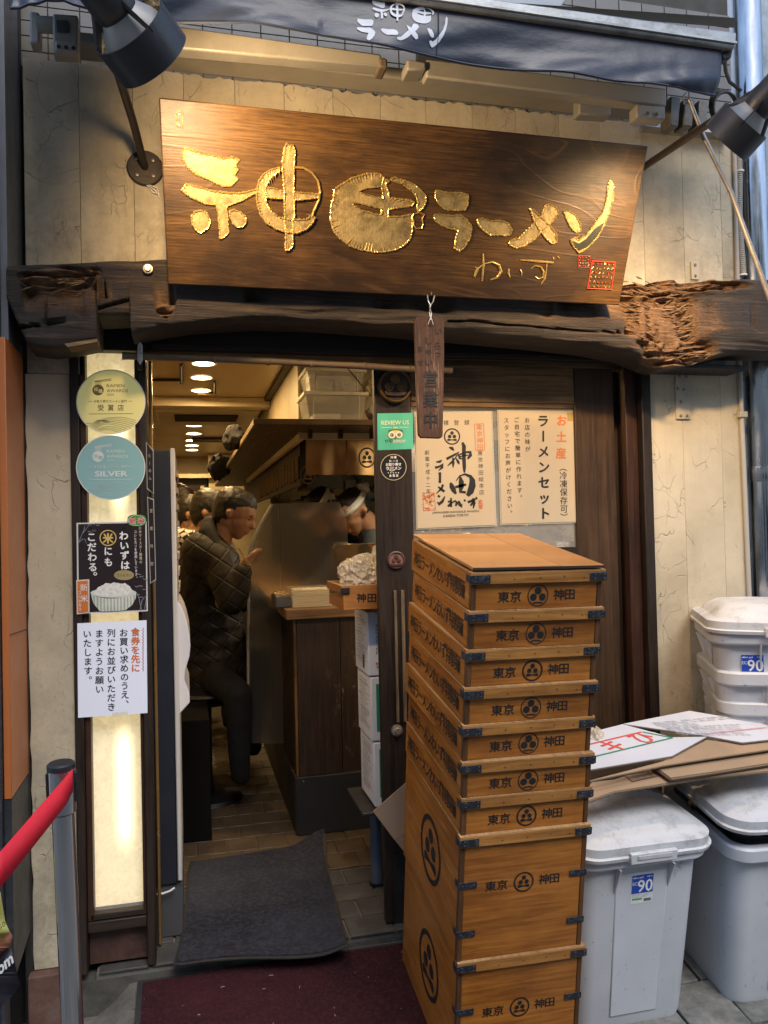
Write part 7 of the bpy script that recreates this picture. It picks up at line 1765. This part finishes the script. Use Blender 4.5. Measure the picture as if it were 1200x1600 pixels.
# neighbour at left: orange panel, dark frame and pale panes
xn = -.489
nb = thing('orange_shopfront', 'sliver of the neighbouring orange and black shop front at the left edge', 'shop front', (-.6,-.2,.1))
yn = -.262
def YY(px): # depth on the side plane x=xn seen at photo column px
    d = ray(px, 800); return CAM.y + d.y*((xn-CAM.x)/d.x)
ya_, yb_ = YY(12), -.002
z1_ = P(28, 540, -.15).z; z0_ = P(30, 1238, -.2).z
OR = plain('orange_panel_paint', (.42,.13,.035,1), .35, 0, .08, 3, dirt=((.25,.07,.02,1), .3, 5)); BLKP = plain('charcoal_panel', (.022,.025,.030,1), .45, 0, .25, 5, dirt=((.12,.12,.12,1), .3, 25))
zc_ = P(28, 945, -.13).z
obj('orange_panel', MB().box(xn-.02, xn, ya_, yb_, z0_, z1_), OR, nb, bev=.002)
obj('panel_joint', MB().tube([(xn+.001, ya_, P(18,992,ya_).z), (xn+.001, yb_, P(43,983,-.002).z)], .0018, 4), plain('joint_dark', (.08,.03,.015,1), .8), nb)
obj('lower_panel', MB().prism([(xn, ya_-.0, z0_-.002), (xn, yb_, z0_-.002), (xn, yb_, P(48,1450,-.002).z), (xn, ya_+.02, P(30,1530,ya_).z-.0), (xn, ya_, P(28,1530,ya_).z)], (-.02,0,0)), BLKP, nb)
obj('upper_panel', MB().box(xn-.02, xn-.001, ya_+.05, yb_, z1_+.002, 4.5), plain('grey_steel_panel', (.14,.15,.17,1), .4, .3), nb)
obj('black_gap', MB().box(xn-.018, xn+.003, -.0015, .03, 0, 4.5), BACKW, nb)
obj('black_gap', MB().box(-.62, -.455, .065, .12, -.1, 4.5), BACKW, nb)
fx = xn-.0
for zz0, zz1 in ((P(3,585,ya_).z, 4.5), (P(3,838,ya_).z-.012, P(3,838,ya_).z+.003), (P(3,963,ya_).z-.006, P(3,963,ya_).z+.010)): obj('black_frame', MB().box(-1.6, fx-.021, ya_-.02, ya_+.05, zz0, zz1), BLKP, nb, bev=.002)
obj('black_frame', MB().box(fx-.032, fx-.0215, ya_-.02, ya_+.05, -.05, P(3,584,ya_).z), BLKP, nb, bev=.002)
obj('lower_board', MB().box(-1.6, fx-.033, ya_-.01, ya_+.05, -.05, P(3,1085,ya_).z), plain('blue_black_panel', (.012,.018,.028,1), .35), nb)
zs2 = [P(3,1085,ya_).z+.002, P(3,966,ya_).z-.010, P(3,960,ya_).z+.010, P(3,842,ya_).z-.010, P(3,835,ya_).z+.006, P(3,712,ya_).z, P(3,706,ya_).z+.0, P(3,590,ya_).z]
for k in range(0, 8, 2): obj('pale_pane', MB().box(-1.6, fx-.033, ya_, ya_+.02, zs2[k], zs2[k+1]), plain('pale_blue_pane', (.42,.48,.50,1), .15, var=.05), nb)

# ------------------------------------------------------------------ queue barrier post and belt
YQ = -1.08
tp = P(95, 1192, YQ); bt = P(113, 1592, YQ+.03); dr = (tp-bt).normalized()
qp = thing('barrier_post', 'stainless steel queue barrier post with black cap at the lower left', 'barrier post', tp-dr*.95)
STL = NT('satin_stainless'); n1 = STL.noise(4, STL.map((1,1,1)), detail=4); STL.set(col=(.62,.62,.63,1), metal=.95, rough=STL.rng(n1, .3, .7, .09, .15)); STLM = STL.m
ft = tp-dr*1.13
obj('tube', MB().tube([ft, tp-dr*.085], .0205, 32), STLM, qp, smooth=50)
obj('belt_housing', MB().tube([tp-dr*.094, tp-dr*.012], .0245, 32), STLM, qp, smooth=50)
obj('cap', MB().tube([tp-dr*.0118, tp-dr*.002, tp+dr*.001], [.0255,.0255,.022], 32), plain('black_plastic_cap', (.015,.015,.017,1), .5), qp, smooth=40)
obj('slot_plate', MB().prism([tp-dr*.018+V((.0235,-.008,0)), tp-dr*.018+V((.0235,.010,0)), tp-dr*.075+V((.0235,.010,0)), tp-dr*.075+V((.0235,-.008,0))], (.004,0,0)), IRON, qp, bev=.001)
obj('slot_plate', MB().prism([tp-dr*.018+V((-.0235,-.008,0)), tp-dr*.018+V((-.0235,.010,0)), tp-dr*.075+V((-.0235,.010,0)), tp-dr*.075+V((-.0235,-.008,0))], (-.004,0,0)), IRON, qp, bev=.001)
obj('seam_ring', MB().lathe([(.0205,-.001),(.0215,0),(.0205,.001)], tp-dr*.096, dr, 32), IRON, qp)
obj('base', MB().lathe([(0,0),(.17,.0),(.17,.010),(.15,.022),(.03,.03),(0,.03)], V((ft.x, ft.y, -.155)), (0,0,1), 48), STLM, qp, smooth=40)
RED = NT('red_webbing'); w1 = RED.noise(140, RED.map((1,1,1)), detail=2); RED.set(col=RED.ramp(w1, [(.3,(.66,.014,.030,1)),(.7,(.72,.018,.038,1))]), rough=.5); REDM = RED.m
bt_ = thing('barrier_belt', 'red retractable queue belt stretched from the post towards the lower left', 'belt', P(10, 1360, -1.4))
top = [(113,1201),(90,1228),(60,1262),(30,1297),(0,1331),(-60,1398)]; bot = [(113,1236),(102,1258),(73,1295),(39,1338),(0,1386),(-60,1460)]
nn = 40; mb = MB(); LT, LB_ = [], []
for k in range(nn+1):
    s_ = k/nn*(len(top)-1); i = min(int(s_), len(top)-2); f_ = s_-i
    q = lambda L: (L[i][0]+(L[i+1][0]-L[i][0])*f_, L[i][1]+(L[i+1][1]-L[i][1])*f_)
    Y = YQ-.027-.30*k/nn
    LT.append(P(*q(top), Y-.006*math.sin(k*.12))); LB_.append(P(*q(bot), Y+.002))
for k in range(nn+1): mb.v += [LT[k], (LT[k]+LB_[k])/2+V((0,-.001*math.sin(k*.2),0)), LB_[k]]
for k in range(nn): 
    for j in range(2): mb.f.append((3*k+j, 3*k+j+1, 3*k+j+4, 3*k+j+3)); mb.mi.append(0)
o = obj('webbing', mb, REDM, bt_, smooth=30); s_ = o.modifiers.new('thick', 'SOLIDIFY'); s_.thickness = .0015
# flag at the lower left
fg = thing('banner', 'yellow, brown and black cloth banner with white lettering at the lower left corner', 'banner', P(5, 1560, -.95))
FL = [(-60,1360),(0,1394),(8,1440),(14,1466),(19,1490),(26,1520),(30,1539),(22,1553),(8,1566),(-10,1580),(-60,1600)]
def flag(name, cs, m, par=fg, lift=0.0):
    vs, fs = shape([[(x, y) for x, y in cs]]); mb = MB()
    cx = MB(); n = 24
    xs_ = [c[0] for c in cs]; ys_2 = [c[1] for c in cs]
    mb.add([P(x, y, -.95-lift+.012*math.sin(x*.11+y*.035)) for x, y in vs], fs); o = obj(name, mb, m, par, smooth=True); s_ = o.modifiers.new('thick', 'SOLIDIFY'); s_.thickness = .002; return o
def dns(L, st_=6):
    o = []
    for i, (x, y) in enumerate(L):
        x2, y2 = L[(i+1) % len(L)]; n = max(1, int(math.hypot(x2-x, y2-y)/st_)); o += [(x+(x2-x)*k/n, y+(y2-y)*k/n) for k in range(n)]
    return o
flag('yellow_cloth', dns([(-60,1360),(0,1394),(8,1440),(15,1456),(-60,1520)]), plain('yellow_cloth', (.52,.50,.14,1), .7, var=.15, vs=8))
flag('brown_cloth', dns([(-60,1520),(15,1456),(19,1463),(15,1480),(-60,1545)]), plain('brown_cloth', (.20,.07,.03,1), .7, var=.2, vs=10))
flag('black_cloth_part', dns([(-60,1545),(15,1480),(19,1490),(26,1520),(30,1539),(22,1553),(8,1566),(-10,1585),(-60,1620)]), plain('black_banner_cloth', (.018,.016,.024,1), .45, var=.3, vs=10))
mb = MB(); plf = -.968
L = P(-9, 1531, plf); Rr_ = P(21, 1504, plf); fit(mb, 'com', L, Rr_, P(-12, 1519, plf)-L, .05); flat('white_lettering', mb, WHITE_INK, fg)
mb = MB(); L = P(-10, 1462, plf); fit(mb, '5050', L, P(9, 1446, plf), P(-12, 1455, plf)-L, .0); flat('dark_lettering', mb, INK, fg)
# a little debris
mb = MB()
for k in range(60):
    x, y = rng.uniform(-.15, .9), rng.uniform(-.9, .9)
    if y > -.02: continue
    z = .095+.148*y+.0135; a = rng.uniform(0, 6.3); d = V((math.cos(a), math.sin(a), 0))*rng.uniform(.003,.012)
    mb.tube([V((x,y,z)), V((x,y,z+.002))+d*.5, V((x,y,z))+d+V((.003,.002,0))], .0007, 4)
stuff(tag(obj('lint', mb, plain('pale_lint', (.4,.38,.35,1), .9), None), 'pale bits of lint and thread scattered on the dark red mat', 'lint'))
# ------------------------------------------------------------------ the other side of the alley (behind the viewer, seen in reflections)
OPW = plain('opposite_building_render', (.58,.53,.46,1), .8, var=.2, vs=1)
OPG = plain('opposite_window_glass', (.04,.05,.06,1), .15)
opp = thing('opposite_building', 'plain grey building across the alley behind the viewer', 'building', (0,-7.5,-.35))
obj('wall', MB().box(-14, 16, -9.5, -7.5, -.35, 6.2), OPW, opp)
for i in range(10):
    for z0 in (.6, 3.6):
        a = -12+2.8*i; fr2 = obj('window', MB().box(a, a+1.7, -7.52, -7.47, z0, z0+1.6), plain('window_frame_grey', (.3,.3,.3,1), .5), opp)
        obj('pane', MB().box(a+.07, a+1.63, -7.465, -7.46, z0+.07, z0+1.53), OPG, fr2)
# ------------------------------------------------------------------ lit lamps of the place, and unseen fill inside
WARM = (1, .66, .33)
def lamp(nm, loc, tgt, e, ang, col=WARM, blend=.6, size=.03):
    l = bpy.data.lights.new(nm, 'SPOT'); l.energy = e; l.spot_size = R(ang); l.spot_blend = blend; l.color = col; l.shadow_soft_size = size
    o = bpy.data.objects.new(nm, l); COL.objects.link(o); o.location = loc
    o.rotation_euler = (V(tgt)-V(loc)).to_track_quat('-Z', 'Y').to_euler(); return o
lamp('left_spot_beam', cl+axl*.10, V((1.15,.0,2.25)), 31, 168, blend=.85)
lamp('right_spot_beam', cr_+axr*.10, V((1.45,.1,1.8)), 34, 132, blend=1)
def arealamp(nm, loc, size, e, col=(1,.64,.27)):
    l = bpy.data.lights.new(nm, 'AREA'); l.shape = 'DISK'; l.size = size; l.energy = e; l.color = col
    o = bpy.data.objects.new(nm, l); COL.objects.link(o); o.location = loc; return o
for i, (px, py) in enumerate(spots):
    if i in (0, 2, 3, 4, 6, 8):
        p = PZ(px, py, 2.45); arealamp('downlight', (p.x, p.y, 2.438), .11, 4.6)
# unseen kitchen light, and a fill added under the shelf to brighten the cook
arealamp('kitchen_light', (1.5, 2.6, 2.43), .4, 16, (1,.90,.66))
arealamp('counter_fill', (1.25, 1.75, 2.02), .25, 7, (1,.86,.6))
arealamp('entrance_light', (1.25, .55, 2.43), .25, 5, (1,.66,.32))  # unseen light inside the doorway, no fixture built
